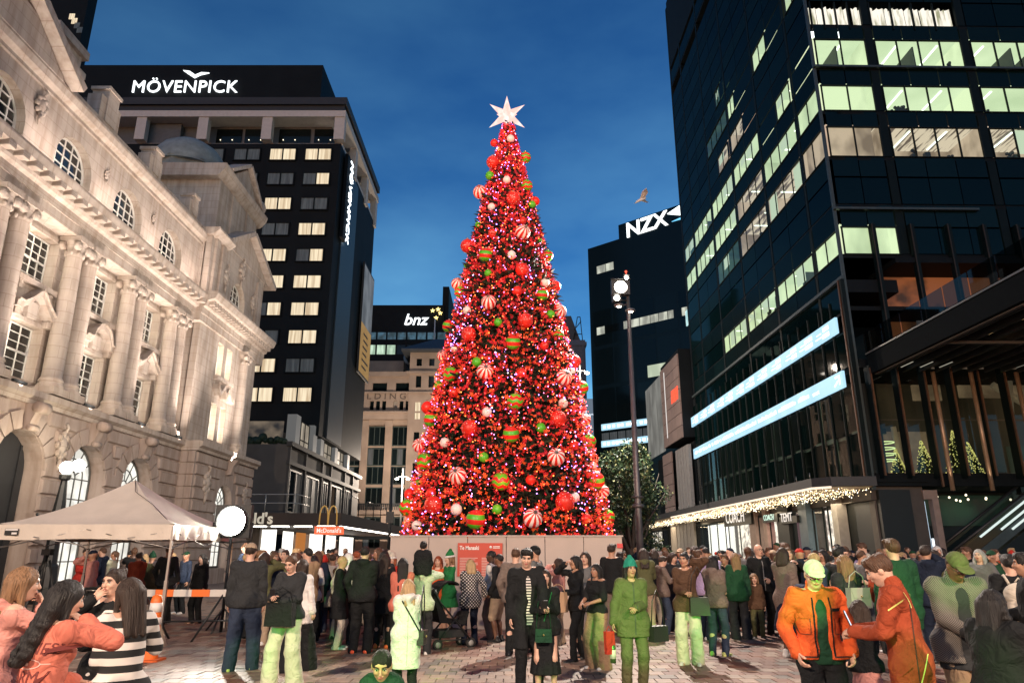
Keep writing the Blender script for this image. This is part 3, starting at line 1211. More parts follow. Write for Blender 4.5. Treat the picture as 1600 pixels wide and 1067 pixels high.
# pilaster strip and vertical sign on the side face
b = MB()
b.box(HX - .02, HX + .12, HY + 2.4, HY + 8.0, 11.6, 40.0)
b.build('side_panel', [M('dark_blue_cladding', (.02, .035, .045), .5, var=.15)], hotel)
b = MB()
b.box(HX + .12, HX + .45, 63.7, 65.0, 31.2, 40.4)
vs = b.build('vertical_sign', [black_clad], hotel)
text('sign_lettering', 'MÖVENPICK', 1.9, lit('white_sign_bright', (.85, .95, 1.0), 4.0, sample=True), vs, tmat((HX + .5, 64.75, 40.3), (0, 0, -1), (0, 1, 0)), .03, space=1.1)
vl = vs.children[0]
vl['fit'] = 9.0
# billboard
b = MB()
b.box(HX + .15, HX + .35, 74.6, 80.4, 20.4, 33.2)
bb = b.build('billboard', [M('billboard_frame', (.03, .03, .03)), ], hotel)
b = MB()
b.quad([(HX + .36, 74.75, 26.2), (HX + .36, 80.25, 26.2), (HX + .36, 80.25, 33.0), (HX + .36, 74.75, 33.0)])
b.build('poster', [lit('grey_poster', (.36, .38, .40), .42, (.16, .17, .18), .5, (1, 1, .6))], bb)
b = MB()
b.quad([(HX + .36, 74.75, 20.6), (HX + .36, 80.25, 20.6), (HX + .36, 80.25, 26.19), (HX + .36, 74.75, 26.19)])
b.build('poster', [lit('yellow_poster', (.75, .42, .10), .42, (.62, .34, .07), .7)], bb)
b = MB()
for k in range(6):
    b.box(HX + .365, HX + .372, 75.3 + random.random(), 78.2 + random.random() * 1.5, 21.3 + k * .75, 21.55 + k * .75)
b.build('print', [M('poster_print', (.05, .04, .03))], bb)
# low wing of the hotel
PXH = -17.0
pod = building('hotel_low_wing', 'grey low hotel wing with tall street windows above the burger restaurant canopy', 'building', (-27, 60, 0))
b = MB(Frame((0, 0, 0)))
b.box(-48, PXH - .4, 55.4, 82, 3.6, 9.75)
b.box(-48, PXH - 2.5, 57, 80.5, 9.75, 11.5)
b.build('wall', [grey_clad], pod)
FS = Frame((PXH - .4, 0, 0), (0, 1, 0), (1, 0, 0))
us = [55.6, 59.6, 63.8, 66.4, 70.6, 75.2, 80.0]
k = 0
for a, c in ((56.0, 59.4), (60.6, 64.6), (66.2, 67.8), (69.2, 73.6), (75.4, 77.4)):
    q = MB(FS)
    z0, z1 = 4.6, 7.9
    for (p0, p1, r0, r1) in ((a, a + .12, z0, z1), (c - .12, c, z0, z1), (a + .12, c - .12, z0, z0 + .12), (a + .12, c - .12, z1 - .12, z1), ((a + c) / 2 - .06, (a + c) / 2 + .06, z0 + .12, z1 - .12)):
        q.box(p0, p1, .002, .12, r0, r1)
    fo = q.build('window', [M('aluminium_frame', (.14, .135, .13), .5, .3)], pod)
    for s in (0, 1):
        q = MB(FS)
        m_ = (a + c) / 2
        x0, x1 = (a + .1, m_ - .05) if s == 0 else (m_ + .05, c - .1)
        q.box(x0, x1, .02, .03, z0 + .1, z1 - .1)
        q.build('pane', [dark_glass if (k + s) % 3 == 0 else lit('dim_curtain_warm', (.20, .175, .14), .4, (.06, .055, .05), 1.6, (.1, 1.6, .1))], fo)
    k += 1
for u in (55.5, 60.0, 65.4, 68.6, 74.4, 78.2):
    q = MB(FS)
    q.box(u - .12, u + .12, .0, .2, 3.6, 9.75)
    q.build('pilaster', [M('dark_pilaster', (.05, .048, .045))], pod)
q = MB(FS)
q.box(55.2, 82, .0, .25, 8.2, 8.5)
q.box(55.2, 82, -.1, .35, 9.6, 9.95)
q.build('cornice', [M('dark_pilaster', (.05, .048, .045))], pod)
# front windows, pipes of the wing
q = MB()
q.box(-25.5, -21.8, 55.25, 55.39, 5.0, 7.9)
q.build('service_panel', [M('brown_panel', (.10, .085, .075), .7)], pod)
# roof terrace clerestory with white piers, their brightness a weak glow in the material
for a, c in ((56.4, 57.6), (61.6, 62.8), (64.2, 65.2), (69.6, 70.6), (75, 76)):
    q = MB(FS)
    q.box(a, c, -.6, .15, 9.95, 12.3)
    q.build('pier', [lit('glowing_pier', (.85, .86, .84), .12)], pod)
for a, c in ((57.7, 61.5), (65.3, 69.5), (70.7, 74.8)):
    q = MB(FS)
    for i in range(4):
        u = a + (c - a) * i / 3
        q.box(u - .05, u + .05, -.3, -.2, 9.95, 12.2)
    q.box(a, c, -.3, -.2, 10.6, 10.68)
    q.box(a, c, -.3, -.2, 12.12, 12.2)
    fo = q.build('window', [black_clad], pod)
    for i in range(3):
        q = MB(FS)
        w3 = (c - a) / 3
        q.box(a + w3 * i + .05, a + w3 * (i + 1) - .05, -.27, -.25, 9.97, 12.15)
        q.build('pane', [lit('terrace_glass', (.95, .80, .60), .45, (.4, .33, .25), 1.5, (.5, .8, .3))], fo)
q = MB()
for i in range(26):
    x, y = -25 + i * .28 + random.random() * .1, 55.7 + random.random() * .4
    q.ball((x, y, 9.95 + random.random() * .45), .22 + random.random() * .15, 5, 4)
q.build('planter_shrubs', [M('dark_leaf', (.012, .03, .015))], pod, kind='stuff')
q = MB()
q.box(-26, -18.2, 56.2, 56.3, 9.8, 11.7)
q.build('terrace_glass_wall', [lit('terrace_back', (.5, .38, .26), .35, (.04, .04, .04), .8)], pod)

# burger restaurant at street level
mc = building('burger_restaurant', 'burger restaurant frontage with brown lettered canopy and bright glass front', 'shop', (-22, 52, 0))
b = MB()
b.box(-48, -11.9, 51.0, 55.38, 3.45, 4.3)
b.box(-17.38, -11.9, 55.38, 84, 3.45, 4.3)
b.build('canopy', [M('brown_canopy', (.060, .042, .034), .6, var=.1)], mc)
text('sign_lettering', "McDonald's", .85, M('cream_letters', (.75, .68, .55), .5, emit=(1, .9, .7), es=.35), mc, tmat((-21.6, 50.96, 3.58), (1, 0, 0), (0, 0, 1)), .03, offset=.02)['fit'] = 4.9

# golden M of two arches
b = MB()
for s in (0, 1):
    cx = -14.55
    y0 = 51.2 + s * .8
    pts = [(-13.4 + s * .62 + .31 + .30 * math.cos(math.pi * (1 - k / 10)), 50.9, 3.5 + 1.28 * math.sin(math.pi * k / 10) ** .6) for k in range(11)]
    b.tube(pts, .05, 6)
b.build('arches_emblem', [M('golden_sign', (.6, .36, .08), .4, emit=(1, .55, .15), es=.25)], mc)
b = MB()
b.box(-13.7, -11.7, 50.98, 51.2, 2.85, 3.4)
rs = b.build('sign_box', [lit('red_sign_box', (.85, .12, .04), 1.4)], mc)
text('sign_lettering', "McDonald's", .52, lit('white_letters', (1, .9, .8), 1.0), rs, tmat((-13.55, 50.95, 2.98), (1, 0, 0), (0, 0, 1)), .01, offset=.008)['fit'] = 1.7
b = MB()
for i in range(10):
    b.box(-28 + i * 1.6, -26.8 + i * 1.6, 51.2, 51.5, 3.36, 3.44)
for i in range(16):
    b.box(-12.2, -11.95, 51.8 + i * 1.9, 53.3 + i * 1.9, 3.36, 3.44)
b.build('canopy_light', [lit('tube_light', (1, .93, .8), 9, sample=True)], mc)
white_shop = lit('bright_shop_front', (1.0, .97, .90), 2.2, (.75, .70, .62), .8, (1, 1, .4), sample=True)
xs = [-40, -33, -26.5, -24.4, -21.9, -20.6, -18.7, -17.6]
for i in range(len(xs) - 1):
    q = MB()
    if i in (1, 3, 5):
        q.box(xs[i], xs[i + 1], 54.6, 55.3, 0, 3.5)
        q.build('pillar', [M('brown_pillar', (.10, .075, .06))], mc)
    else:
        q.box(xs[i] + .02, xs[i + 1] - .02, 55.0, 55.1, 0, 3.3)
        q.build('shop_window', [white_shop], mc)
for i, (a, c) in enumerate(((55.6, 58), (59, 61.5), (63, 67), (68.5, 72), (74, 80))):
    q = MB(FS)
    q.box(a, c, .1, .2, 0, 3.2)
    q.build('shop_window', [white_shop if i != 1 else lit('orange_door', (.9, .3, .05), .5)], mc)
# rails and an air unit on top of the canopy
b = MB()
for z in (5.0, 5.6):
    b.tube([(-30, 51.3, z), (-15.2, 51.3, z), (-15.2, 54.6, z)], .035, 5)
for i in range(8):
    b.tube([(-30 + i * 2.1, 51.3, 4.3), (-30 + i * 2.1, 51.3, 5.6)], .035, 5)
b.build('railing', [M('pale_rail', (.5, .48, .44), .4, .5)], mc)
b = MB()
for y in (56.5, 63, 70):
    b.tube([(-12.6, y, 4.3), (-12.6, y, 5.6), (-12.6, y + .4, 5.9), (-12.6, y + 3, 5.9), (-12.6, y + 3.4, 5.6), (-12.6, y + 3.4, 4.3)], .04, 5)
b.build('railing', [iron], mc)
b = MB()
b.box(-22.0, -20.5, 52.0, 52.8, 4.31, 5.5)
ac = b.build('air_unit', [M('pale_rail', (.5, .48, .44))], mc)
b = MB()
b.lathe([(.42, -.02), (.42, .03), (.36, .03), (.36, 0)], (-21.25, 51.98, 4.9), 16, axis='y')
for k in range(3):
    b.box(-21.6, -20.9, 51.95, 51.97, 4.7 + k * .2, 4.75 + k * .2)
b.build('fan_guard', [iron], ac)

# dark tower rising behind the stone building
dk = building('dark_tower', 'plain dark tower rising behind the stone building roof', 'building', (-62, 95, 0))
b = MB()
(xr, _) = atY(117, 103, 90)
b.box(xr - 30, xr, 90, 92, 0, 170)
b.build('wall', [black_clad], dk)
for k in range(4):
    q = MB()
    x_, z_ = atY(112 + k * 4, 26 + k * 7, 89.9)
    q.box(x_ - .4, x_ + .4, 89.9, 89.98, z_ - .5, z_ + .5)
    q.build('window', [lit_curtain if k < 2 else dim_curtain], dk)

# ------------------------------------------------------------------ stone office block across the street
sand = M('sandstone', (.36, .27, .21), .85, var=.25, scale=.5, bump=.2, bscale=2)
dil = building('sandstone_office_block', 'sandstone office block with fluted pilasters and a hipped corner tower', 'building', (-15, 110, 0))
DY = 105.0
b = MB()
FD = Frame((0, DY, 0), (1, 0, 0), (0, -1, 0))
b = MB(FD)
cols_x = [-22.28, -18.75, -15.2, -11.6]
ops = []
for i in range(-2, 5):
    x0 = -22.28 + 3.53 * i + .98
    ops.append((x0, x0 + 2.5, 8.0, 19.9, False))
    ops.append((x0, x0 + 2.5, 2.2, 6.6, False))
    for k in range(3):
        ops.append((x0 - .05 + k * .92, x0 + .55 + k * .92, 22.1, 23.5, False))
    ops.append((x0 + .2, x0 + 2.4, 25.0, 26.3, False))
wall_open(b, -32, -8, 0, 27.2, 0, ops, .5)
b.box(-32, -8, -.2, .5, 27.2, 27.9)
b.box(-32, -8, 0, .7, 20.6, 21.5)
b.box(-32, -8, 0, .95, 21.5, 21.75)
b.box(-32, -8, 0, .35, 24.6, 24.85)
b.box(-32, -8, 0, .5, 6.9, 7.5)
b.box(-32, -8, -14, -.5, 0, 27.2)
b.box(-27, -17, -12, -3, 27.2, 30.5)
b.build('wall', [sand], dil)
b = MB(FD)
for i in range(-2, 5):
    x0 = -22.28 + 3.53 * i
    q = MB(FD)
    for k in range(6):
        q.box(x0 + .03 + k * .155, x0 + .14 + k * .155, .0, .22, 8.2, 19.6)
    q.box(x0 - .05, x0 + 1.0, 0, .16, 7.5, 20.6)
    q.box(x0 - .1, x0 + 1.05, 0, .3, 19.5, 20.5)
    q.box(x0 - .1, x0 + 1.05, 0, .3, 7.5, 8.2)
    q.build('pilaster', [sand], dil)
    x1 = x0 + .98
    for z0, z1 in ((8.1, 10.6), (11.3, 13.6), (14.0, 16.3), (16.9, 19.5), (2.4, 6.4)):
        q = MB(FD)
        for t in range(4):
            q.box(x1 + t * 2.4 / 3, x1 + .1 + t * 2.4 / 3, -.32, -.22, z0, z1)
        q.box(x1, x1 + 2.5, -.32, -.2, z0 - .15, z0)
        q.box(x1, x1 + 2.5, -.32, -.2, z1, z1 + .15)
        fo = q.build('window', [M('green_frame', (.03, .045, .04))], dil)
        for t in range(3):
            q = MB(FD)
            q.box(x1 + .1 + t * .8, x1 + .8 + t * .8, -.3, -.28, z0, z1)
            q.build('pane', [dark_glass if random.random() < .8 else dim_curtain], fo)
    for k in range(3):
        q = MB(FD)
        q.box(x1 - .05 + k * .92, x1 + .55 + k * .92, -.42, -.4, 22.1, 23.5)
        q.build('window', [dark_glass if k != 0 or i % 2 == 0 else M('pale_blind', (.3, .26, .22))], dil)
    q = MB(FD)
    q.box(x1 + .2, x1 + 2.4, -.42, -.4, 25.0, 26.3)
    q.build('window', [dark_glass], dil)
text('lettering', 'BUILDING', 1.05, M('carved_letters', (.10, .075, .06)), dil, tmat((-25.3, DY - .04, 23.75), (1, 0, 0), (0, 0, 1)), .03, space=1.55)['fit'] = 9.2
# corner tower
b = MB(Frame((0, DY, 0), (1, 0, 0), (0, -1, 0)))
ops = [(-14.4 + k * 1.9 + d, -13.6 + k * 1.9 + d, z, z + h, False) for k in range(4) for d in (0,) for z, h in ((28.6, 1.2), (25.3, 1.8), (20.5, 2.6), (16, 2.6), (11.5, 2.6))]
wall_open(b, -15.4, -6.8, 0, 31.0, 1.2, ops, .4)
b.box(-15.4, -6.8, -9, .75, 0, 31)
b.box(-15.8, -6.4, -9.4, 1.6, 27.4, 27.7)
b.box(-15.7, -6.5, -9.2, 1.5, 24.4, 24.6)
b.build('tower_wall', [sand], dil)
b = MB(FD)
b.add([(-16.6, 2.4, 31.0), (-5.6, 2.4, 31.0), (-5.6, -10, 31.0), (-16.6, -10, 31.0), (-12.2, -2.5, 33.9), (-10, -2.5, 33.9), (-10, -5, 33.9), (-12.2, -5, 33.9), (-16.6, 2.4, 30.7), (-5.6, 2.4, 30.7), (-5.6, -10, 30.7), (-16.6, -10, 30.7)],
      [(0, 1, 5, 4), (1, 2, 6, 5), (2, 3, 7, 6), (3, 0, 4, 7), (4, 5, 6, 7), (8, 9, 1, 0), (9, 10, 2, 1), (11, 8, 0, 3), (11, 10, 9, 8)])
b.build('roof', [slate], dil)
for k in range(4):
    for z, h in ((28.6, 1.2), (25.3, 1.8), (20.5, 2.6), (16, 2.6), (11.5, 2.6)):
        q = MB(FD)
        q.box(-14.4 + k * 1.9, -13.6 + k * 1.9, .84, .86, z, z + h)
        q.build('window', [lit_curtain if (k == 0 and z == 20.5) else dark_glass], dil)
b = MB(FD)
b.lathe([(.0, -.3), (1.3, -.25), (1.4, 0), (1.3, .2), (0, .3)], (-16.0, -5, 31.6), 16, axis='y')
b.tube([(-16, -5, 28), (-16, -5, 31)], .15, 6)
b.build('satellite_dish', [M('dish_grey', (.3, .3, .3))], dil)
b = MB(FD)
for k in range(40):
    b.box(-26 + k * .26, -25.88 + k * .26, .55, .62, 7.5, 8.3)
b.box(-26, -15.5, .5, .66, 8.3, 8.42)
b.build('balustrade', [iron], dil)
b = MB(FD)
b.box(-26, -8, 1.3, 4.0, 3.4, 3.9)
b.build('awning', [black_clad], dil)

# bank tower behind it
bnz = building('bank_tower', 'dark bank tower with small white lettering and gold stars at its top', 'building', (-24, 150, 0))
b = MB()
b.box(-60, -15.2, 150, 175, 0, 54.6)
b.box(-15.6, -14.2, 150.5, 170, 0, 59.2)
b.build('wall', [black_clad], bnz)
for k in range(9):
    q = MB()
    q.box(-34 + k * 2.2, -32.2 + k * 2.2, 149.9, 149.98, 43.2, 45.3)
    q.build('window', [lit('office_green_white', (.72, .95, .72), .9, (.35, .5, .36), 1.2, (1, 1, .3)) if k not in (4, 5) else dark_glass], bnz)
    q = MB()
    q.box(-34 + k * 2.2, -32.2 + k * 2.2, 149.9, 149.98, 46.6, 48.2)
    q.build('window', [lit('office_blue', (.10, .25, .36), .5, (.03, .08, .1), .8)], bnz)
text('sign_lettering', 'bnz', 4.2, lit('bank_sign_light', (.92, .97, 1), 2.0), bnz, tmat((-24.0, 149.7, 49.9), (1, 0, 0), (0, 0, 1)), .1, shear=.25, offset=.04)['fit'] = 5.4
b = MB()
for (x_, z_) in ((-17.6, 53.1), (-16.4, 53.4), (-15.9, 52.5), (-16.8, 51.4)):
    pts = []
    for i in range(10):
        r_ = .55 if i % 2 == 0 else .23
        t = math.pi / 2 + i * math.pi / 5
        pts.append((x_ + r_ * math.cos(t), z_ + r_ * math.sin(t)))
    b.prism(pts, 1, 149.3, 149.45)
b.build('star_emblem', [lit('gold_star', (1, .75, .25), 2.5)], bnz)
b = MB()
b.tube([(-17.0, 149.2, 42), (-17.0, 149.2, 51.2)], .14, 6)
b.build('pole', [M('pole_white', (.5, .5, .5))], bnz)

# grey mansard building to the right of the tree
gm = building('grey_mansard_building', 'grey-blue building with a dark mansard roof just right of the tree', 'building', (10, 155, 0))
b = MB()
b.box(-6, 16.1, 150, 170, 0, 46.5)
b.box(-6.3, 16.4, 149.7, 170, 45.2, 46.0)
for k in range(6):
    b.box(6 + k * 1.9, 6.25 + k * 1.9, 149.6, 150, 18, 45.2)
b.build('wall', [M('grey_stone', (.13, .15, .18), .8)], gm)
b = MB()
b.prism([(-4, 46.5), (15.2, 46.5), (13.2, 52.4), (-2, 52.4)], 1, 151, 168)
b.build('roof', [slate], gm)
b = MB()
for (p, q_) in (((13.6, 46.6), (14.6, 52.0)), ((15.6, 46.6), (15.2, 52.0)), ((13.8, 49), (15.4, 51)), ((14.6, 52), (15.2, 52)), ((14, 48), (15.4, 48))):
    b.tube([(p[0], 150.6, p[1]), (q_[0], 150.6, q_[1])], .1, 5)
b.build('roof_frame', [iron], gm)
# advertising screen on a wall with the letters Inf
b = MB()
b.box(13.6, 18.5, 139, 139.4, 16, 31)
sc_ = b.build('wall_screen', [lit('pale_blue_screen', (.20, .27, .36), .62)], None)
tag(sc_, 'pale grey-blue advertising screen reading Inf beside the dark office tower', 'screen')
text('lettering', 'Inf', 3.2, lit('screen_letters', (.75, .85, .95), 1.0), sc_, tmat((14.3, 138.9, 26.6), (1, 0, 0), (0, 0, 1)), .02)['fit'] = 2.9
# ------------------------------------------------------------------ right: glass tower on its podium
tw_dir = R(1.03)
ux, uy = -math.sin(tw_dir), math.cos(tw_dir)
TO = np.array((20.0, 40.0, 0))
FT = Frame(TO, (ux, uy, 0), (-uy, ux, 0))          # u along the side face (away), w towards the square
FF = Frame(TO, (uy, -ux, 0), (-ux, -uy, 0))         # front face: u to the right, w towards the camera
WR_T = None


def side_at(x, y):
    """pixel -> (u, z) on the side face"""
    r = np.array(ray(x, y))
    o = np.array((0, 0, CAMZ))
    n = np.array((-uy, ux, 0))
    t = np.dot(TO - o, n) / np.dot(r, n)
    p = o + r * t
    return float(np.dot(p - TO, (ux, uy, 0))), float(p[2])


tower_glass = dark_pane('tower_dark_glass', (.002, .009, .010), .22, .05)
spandrel = dark_pane('tower_spandrel', (.003, .011, .012), .16, .2)
tower_metal = M('tower_dark_metal', (.004, .010, .011), .6, spec=.15)
mull = M('mullion', (.006, .012, .012), .6, spec=.2)
room_wall = lit('office_room', (.80, .90, .56), 1.1, (.42, .50, .30), .35, (1, 1, .6), lo=.3, hi=.55)  # the rooms' lamp light is put into glowing walls and ceilings
room_ceil = lit('office_ceiling', (.84, .95, .62), 1.0, (.60, .72, .44), .3, lo=.3, hi=.7)
room_warm = lit('office_room_warm', (.86, .62, .44), .75, (.30, .20, .13), .5, (1, 1, .6), lo=.35, hi=.55)
ceil_warm = lit('office_ceiling_warm', (.92, .72, .54), .85, (.16, .11, .08), 1.6, (3, .3, 1), lo=.42, hi=.5)
room_dim = lit('office_room_dim', (.10, .17, .08), .55, (.03, .06, .03), .5)
tube_l = lit('office_tube', (.95, 1.0, .85), 2.6)
furn = M('office_furniture', (.05, .055, .05), .6)
win_glass = glass_mat('office_glass', (.86, .95, .88), .05)

tower = building('glass_office_tower', 'dark glass office tower with rows of lit green-tinted office windows', 'office tower', (24, 45, 0))
FL = 3.36
SILL = {k: 19.1 + FL * k for k in range(-1, 16)}
SIDE_B = [0.25, 3.45, 10.1, 16.65, 23.2, 29.8, 34.3]
SIDE_B = [(0.12, 3.3), (3.7, 9.9), (10.3, 16.5), (16.9, 23.1), (23.5, 29.7), (30.1, 33.9)]
FRONT_B = [(0.3, 3.7), (4.35, 10.2), (10.85, 17.2), (17.9, 24.5)]
ZTOP = 68.0
# core body
b = MB(FT)
b.box(3.45, 34.0, -28, -3.45, 17.5, ZTOP)
b.box(.4, 33.9, -3.6, -.02, 58.5, ZTOP)
b.box(33.95, 34.4, -28, .0, 5, 67.4)
b.build('core', [black_clad], tower)
b = MB(FT)
for k in range(-1, 16):
    z = SILL[k]
    b.box(.02, 34.2, -3.4, -.03, z - .28, z - .02)
b.build('floor_slab', [black_clad], tower)
b = MB(FF)
for k in range(-1, 16):
    z = SILL[k]
    b.box(.06, 40, -3.4, -.04, z - .28, z - .025)
b.box(3.47, 40, -30, -3.41, 17.5, ZTOP)
b.build('floor_slab', [black_clad], tower)
b = MB(FT)
b.box(-.06, .10, -.1, .07, 5.0, ZTOP)
b.build('corner_mullion', [M('corner_trim', (.06, .08, .08), .5, .3)], tower)
b = MB(FT)
b.box(-.1, 34.3, .0, .22, 17.42, 17.62)
b.build('belt', [M('corner_trim', (.1, .13, .13))], tower)
b = MB(FF)
b.box(-.1, 9.0, .0, .22, 22.0, 22.14)
b.box(-.1, 17, .0, .22, 32.36, 32.5)
b.build('belt', [M('corner_trim', (.1, .13, .13))], tower)


def lit_bay(F, a, c, z0, z1, style, panes, blinds=0.0, lamp_dir=0):
    """an office behind glass: window frame > room, lamps, panes"""
    q = MB(F)
    n = panes
    for i in range(n + 1):
        u = a + (c - a) * i / n
        q.box(u - .035, u + .035, -.06, .0 if F is FT else .05, z0, z1)
    q.box(a - .05, c + .05, -.1, .05, z0 - .06, z0)
    q.box(a - .05, c + .05, -.1, .05, z1, z1 + .06)
    fo = q.build('window', [mull], tower)
    rm = {'g': (room_wall, room_ceil), 'w': (room_warm, ceil_warm), 'd': (room_dim, room_dim)}[style]
    q = MB(F)
    D = -3.2
    q.quad([(a, D, z0), (c, D, z0), (c, D, z1 + .3), (a, D, z1 + .3)], 0)
    q.quad([(a, D, z0), (a, -.12, z0), (a, -.12, z1 + .3), (a, D, z1 + .3)], 0)
    q.quad([(c, D, z0), (c, -.12, z0), (c, -.12, z1 + .3), (c, D, z1 + .3)], 0)
    q.quad([(a, D, z1 + .25), (c, D, z1 + .25), (c, -.12, z1 + .25), (a, -.12, z1 + .25)], 1)
    q.quad([(a, D, z0 + .01), (c, D, z0 + .01), (c, -.12, z0 + .01), (a, -.12, z0 + .01)], 2)
    q.build('room', [rm[0], rm[1], furn], fo)
    if style != 'd':
        q = MB(F)
        m = max(1, int((c - a) / 2.6))
        for i in range(m):
            u = a + (c - a) * (i + .5) / m + random.uniform(-.5, .5)
            if lamp_dir:
                q.box(u - .6, u + .6, -1.6, -1.45, z1 + .17, z1 + .22)
            else:
                q.box(u - .06, u + .06, -2.9, -.7, z1 + .17, z1 + .22)
        q.build('ceiling_lamp', [tube_l], fo)
        q = MB(F)
        for i in range(int((c - a) * .8)):
            u = random.uniform(a + .3, c - .5)
            w_, h_ = random.uniform(.25, .7), random.uniform(.2, .75)
            y = random.uniform(-1.4, -.5)
            q.box(u, u + w_, y - .3, y, z0 + .01, z0 + h_)
            if random.random() < .5:
                for _ in range(5):
                    q.ball((u + random.uniform(0, .4), y - .1, z0 + h_ + random.uniform(0, .35)), .12, 5, 4)
        # partitions
        for i in range(1, panes):
            if random.random() < (.08 if F is FT else .3):
                u = a + (c - a) * i / n
                q.box(u - .04, u + .04, -3.1, -.6, z0, z1)
        q.build('furniture', [furn], fo)
    for i in range(n):
        q = MB(F)
        u0, u1 = a + (c - a) * i / n + .05, a + (c - a) * (i + 1) / n - .05
        q.quad([(u0, -.03, z0), (u1, -.03, z0), (u1, -.03, z1), (u0, -.03, z1)])
        q.build('pane', [win_glass], fo)
        if random.random() < blinds:
            q = MB(F)
            zt = z1 - random.uniform(.3, 1.0) * (z1 - z0)
            q.quad([(u0, -.16, zt), (u1, -.16, zt), (u1, -.16, z1), (u0, -.16, z1)])
            q.build('blind', [lit('pale_lit_blind', (.80, .90, .66), .80)], fo)
    return fo


def dark_bay(F, a, c, z0, z1, n, mat):
    for i in range(n):
        q = MB(F)
        u0, u1 = a + (c - a) * i / n + .03, a + (c - a) * (i + 1) / n - .03
        t = random.uniform(-.006, .006)
        q.quad([(u0, -.02 + t, z0 + .03), (u1, -.02 - t, z0 + .03), (u1, -.02 - t, z1 - .03), (u0, -.02 + t, z1 - .03)])
        q.build('pane', [mat], tower)


side_lit = {(0, 3): 'g', (0, 2): 'g', (0, 1): 'g', (0, 0): 'g', (2, 0): 'w', (2, 1): 'w', (2, 2): 'w', (2, 3): 'd',
            (3, 0): 'g', (3, 1): 'g', (3, 2): 'w', (3, 3): 'g', (3, 4): 'g', (3, 5): 'g', (4, 2): 'g', (4, 3): 'g', (4, 4): 'g',
            (6, 3): 'd', (4, 5): 'd'}
extra = {(4, 1): [(4.0, 6.5, 'g')], (5, 2): [(13.2, 16.5, 'w')], (5, 3): [(17.3, 20.3, 'w')], (6, 1): [(7.0, 9.8, 'g')], (6, 2): [(14.7, 16.5, 'g')], (6, 0): [(.7, 3.0, 'g')], (7, 3): [(18, 19.5, 'd')]}
for k in range(-1, 12):
    z0 = SILL[k]
    zw = z0 + (1.75 if k != 2 else 2.0)
    if k == 0:
        zw = z0 + 1.55
    for j, (a, c) in enumerate(SIDE_B):
        # spandrel panel above the window band
        n = 2 if c - a > 4 else 1
        if k < 10:
            dark_bay(FT, a, c, zw + .06, z0 + FL - .06, n, spandrel)
        st = side_lit.get((k, j))
        if st:
            lit_bay(FT, a, c, z0, zw, st, 4 if c - a > 4 else 2, .12 if k > 0 else .35)
        elif (k, j) in extra:
            x = a
            for (p, q_, s_) in extra[(k, j)]:
                if p - x > .4:
                    dark_bay(FT, x, p - .06, z0, zw, 1, tower_glass)
                lit_bay(FT, p, q_, z0, zw, s_, 2, .2)
                x = q_ + .06
            if c - x > .4:
                dark_bay(FT, x, c, z0, zw, 1, tower_glass)
        else:
            dark_bay(FT, a, c, z0, zw, n, tower_glass)
    for j in range(len(SIDE_B) - 1):
        q = MB(FT)
        q.box(SIDE_B[j][1] + .06, SIDE_B[j + 1][0] - .06, -.2, .0, z0, z0 + FL - .3)
        q.build('pier', [tower_metal], tower)
front_lit = {(2, 0): 'w', (2, 1): 'w', (2, 2): 'w', (3, 0): 'g', (3, 1): 'g', (3, 2): 'g', (4, 0): 'g', (4, 1): 'g', (4, 2): 'g', (0, 0): 'g'}
for k in range(0, 9):
    z0 = SILL[k]
    zw = z0 + (2.1 if k in (2, 4) else 1.85)
    if k == 0:
        zw = z0 + 1.75
    for j, (a, c) in enumerate(FRONT_B):
        n = 3 if c - a > 4 else 2
        if k == 5 and j in (0, 1):
            continue
        dark_bay(FF, a, c, zw + .06, z0 + FL - .06, n, spandrel)
        st = front_lit.get((k, j))
        if st:
            lit_bay(FF, a, c, z0, zw, st, 4 if c - a > 4 else 2, .05)
        else:
            dark_bay(FF, a, c, z0, zw, n, tower_glass)
    for j in range(len(FRONT_B) - 1):
        q = MB(FF)
        q.box(FRONT_B[j][1] + .06, FRONT_B[j + 1][0] - .06, -.2, .0, z0, z0 + FL - .3)
        q.build('pier', [tower_metal], tower)
# crumpled bright blind hanging behind the upper front windows
q = MB(FF)
z0 = SILL[5]
vs, fs = [], []
N = 90
for i in range(N + 1):
    u = .35 + 9.75 * i / N
    d = -.35 + .10 * math.sin(i * 1.9) + .05 * math.sin(i * .7)
    lo = z0 + .12 + .07 * math.sin(i * .9) + .05 * math.sin(i * 2.3)
    vs += [(u, d, lo), (u, d - .05, z0 + 1.62 + .05 * math.sin(i * 1.3))]
for i in range(N):
    if i % 22 in (4,) or i in (37, 61):
        continue
    fs.append((2 * i, 2 * i + 2, 2 * i + 3, 2 * i + 1))
q.add(vs, fs)
q.build('curtain', [lit('bright_curtain', (1.0, .93, .80), 1.1, (.30, .30, .17), 2.0, (2.2, 1, .25), lo=.33, hi=.52)], tower)
for j in (0, 1):
    a, c = FRONT_B[j]
    dark_bay(FF, a, c, z0 + 1.9, z0 + FL - .06, 3, spandrel)
    for i in range(4):
        q = MB(FF)
        u0 = a + (c - a) * i / 4
        q.box(u0 - .04, u0 + .04, -.1, .05, z0 - .4, z0 + 1.8)
        q.build('mullion', [mull], tower)
q = MB(FF)
q.box(.3, 2.3, -.5, -.4, z0 - 1.0, z0 - .25)
q.build('ceiling_lamp', [lit('white_lightbox', (.9, 1, .98), 3.0)], tower)

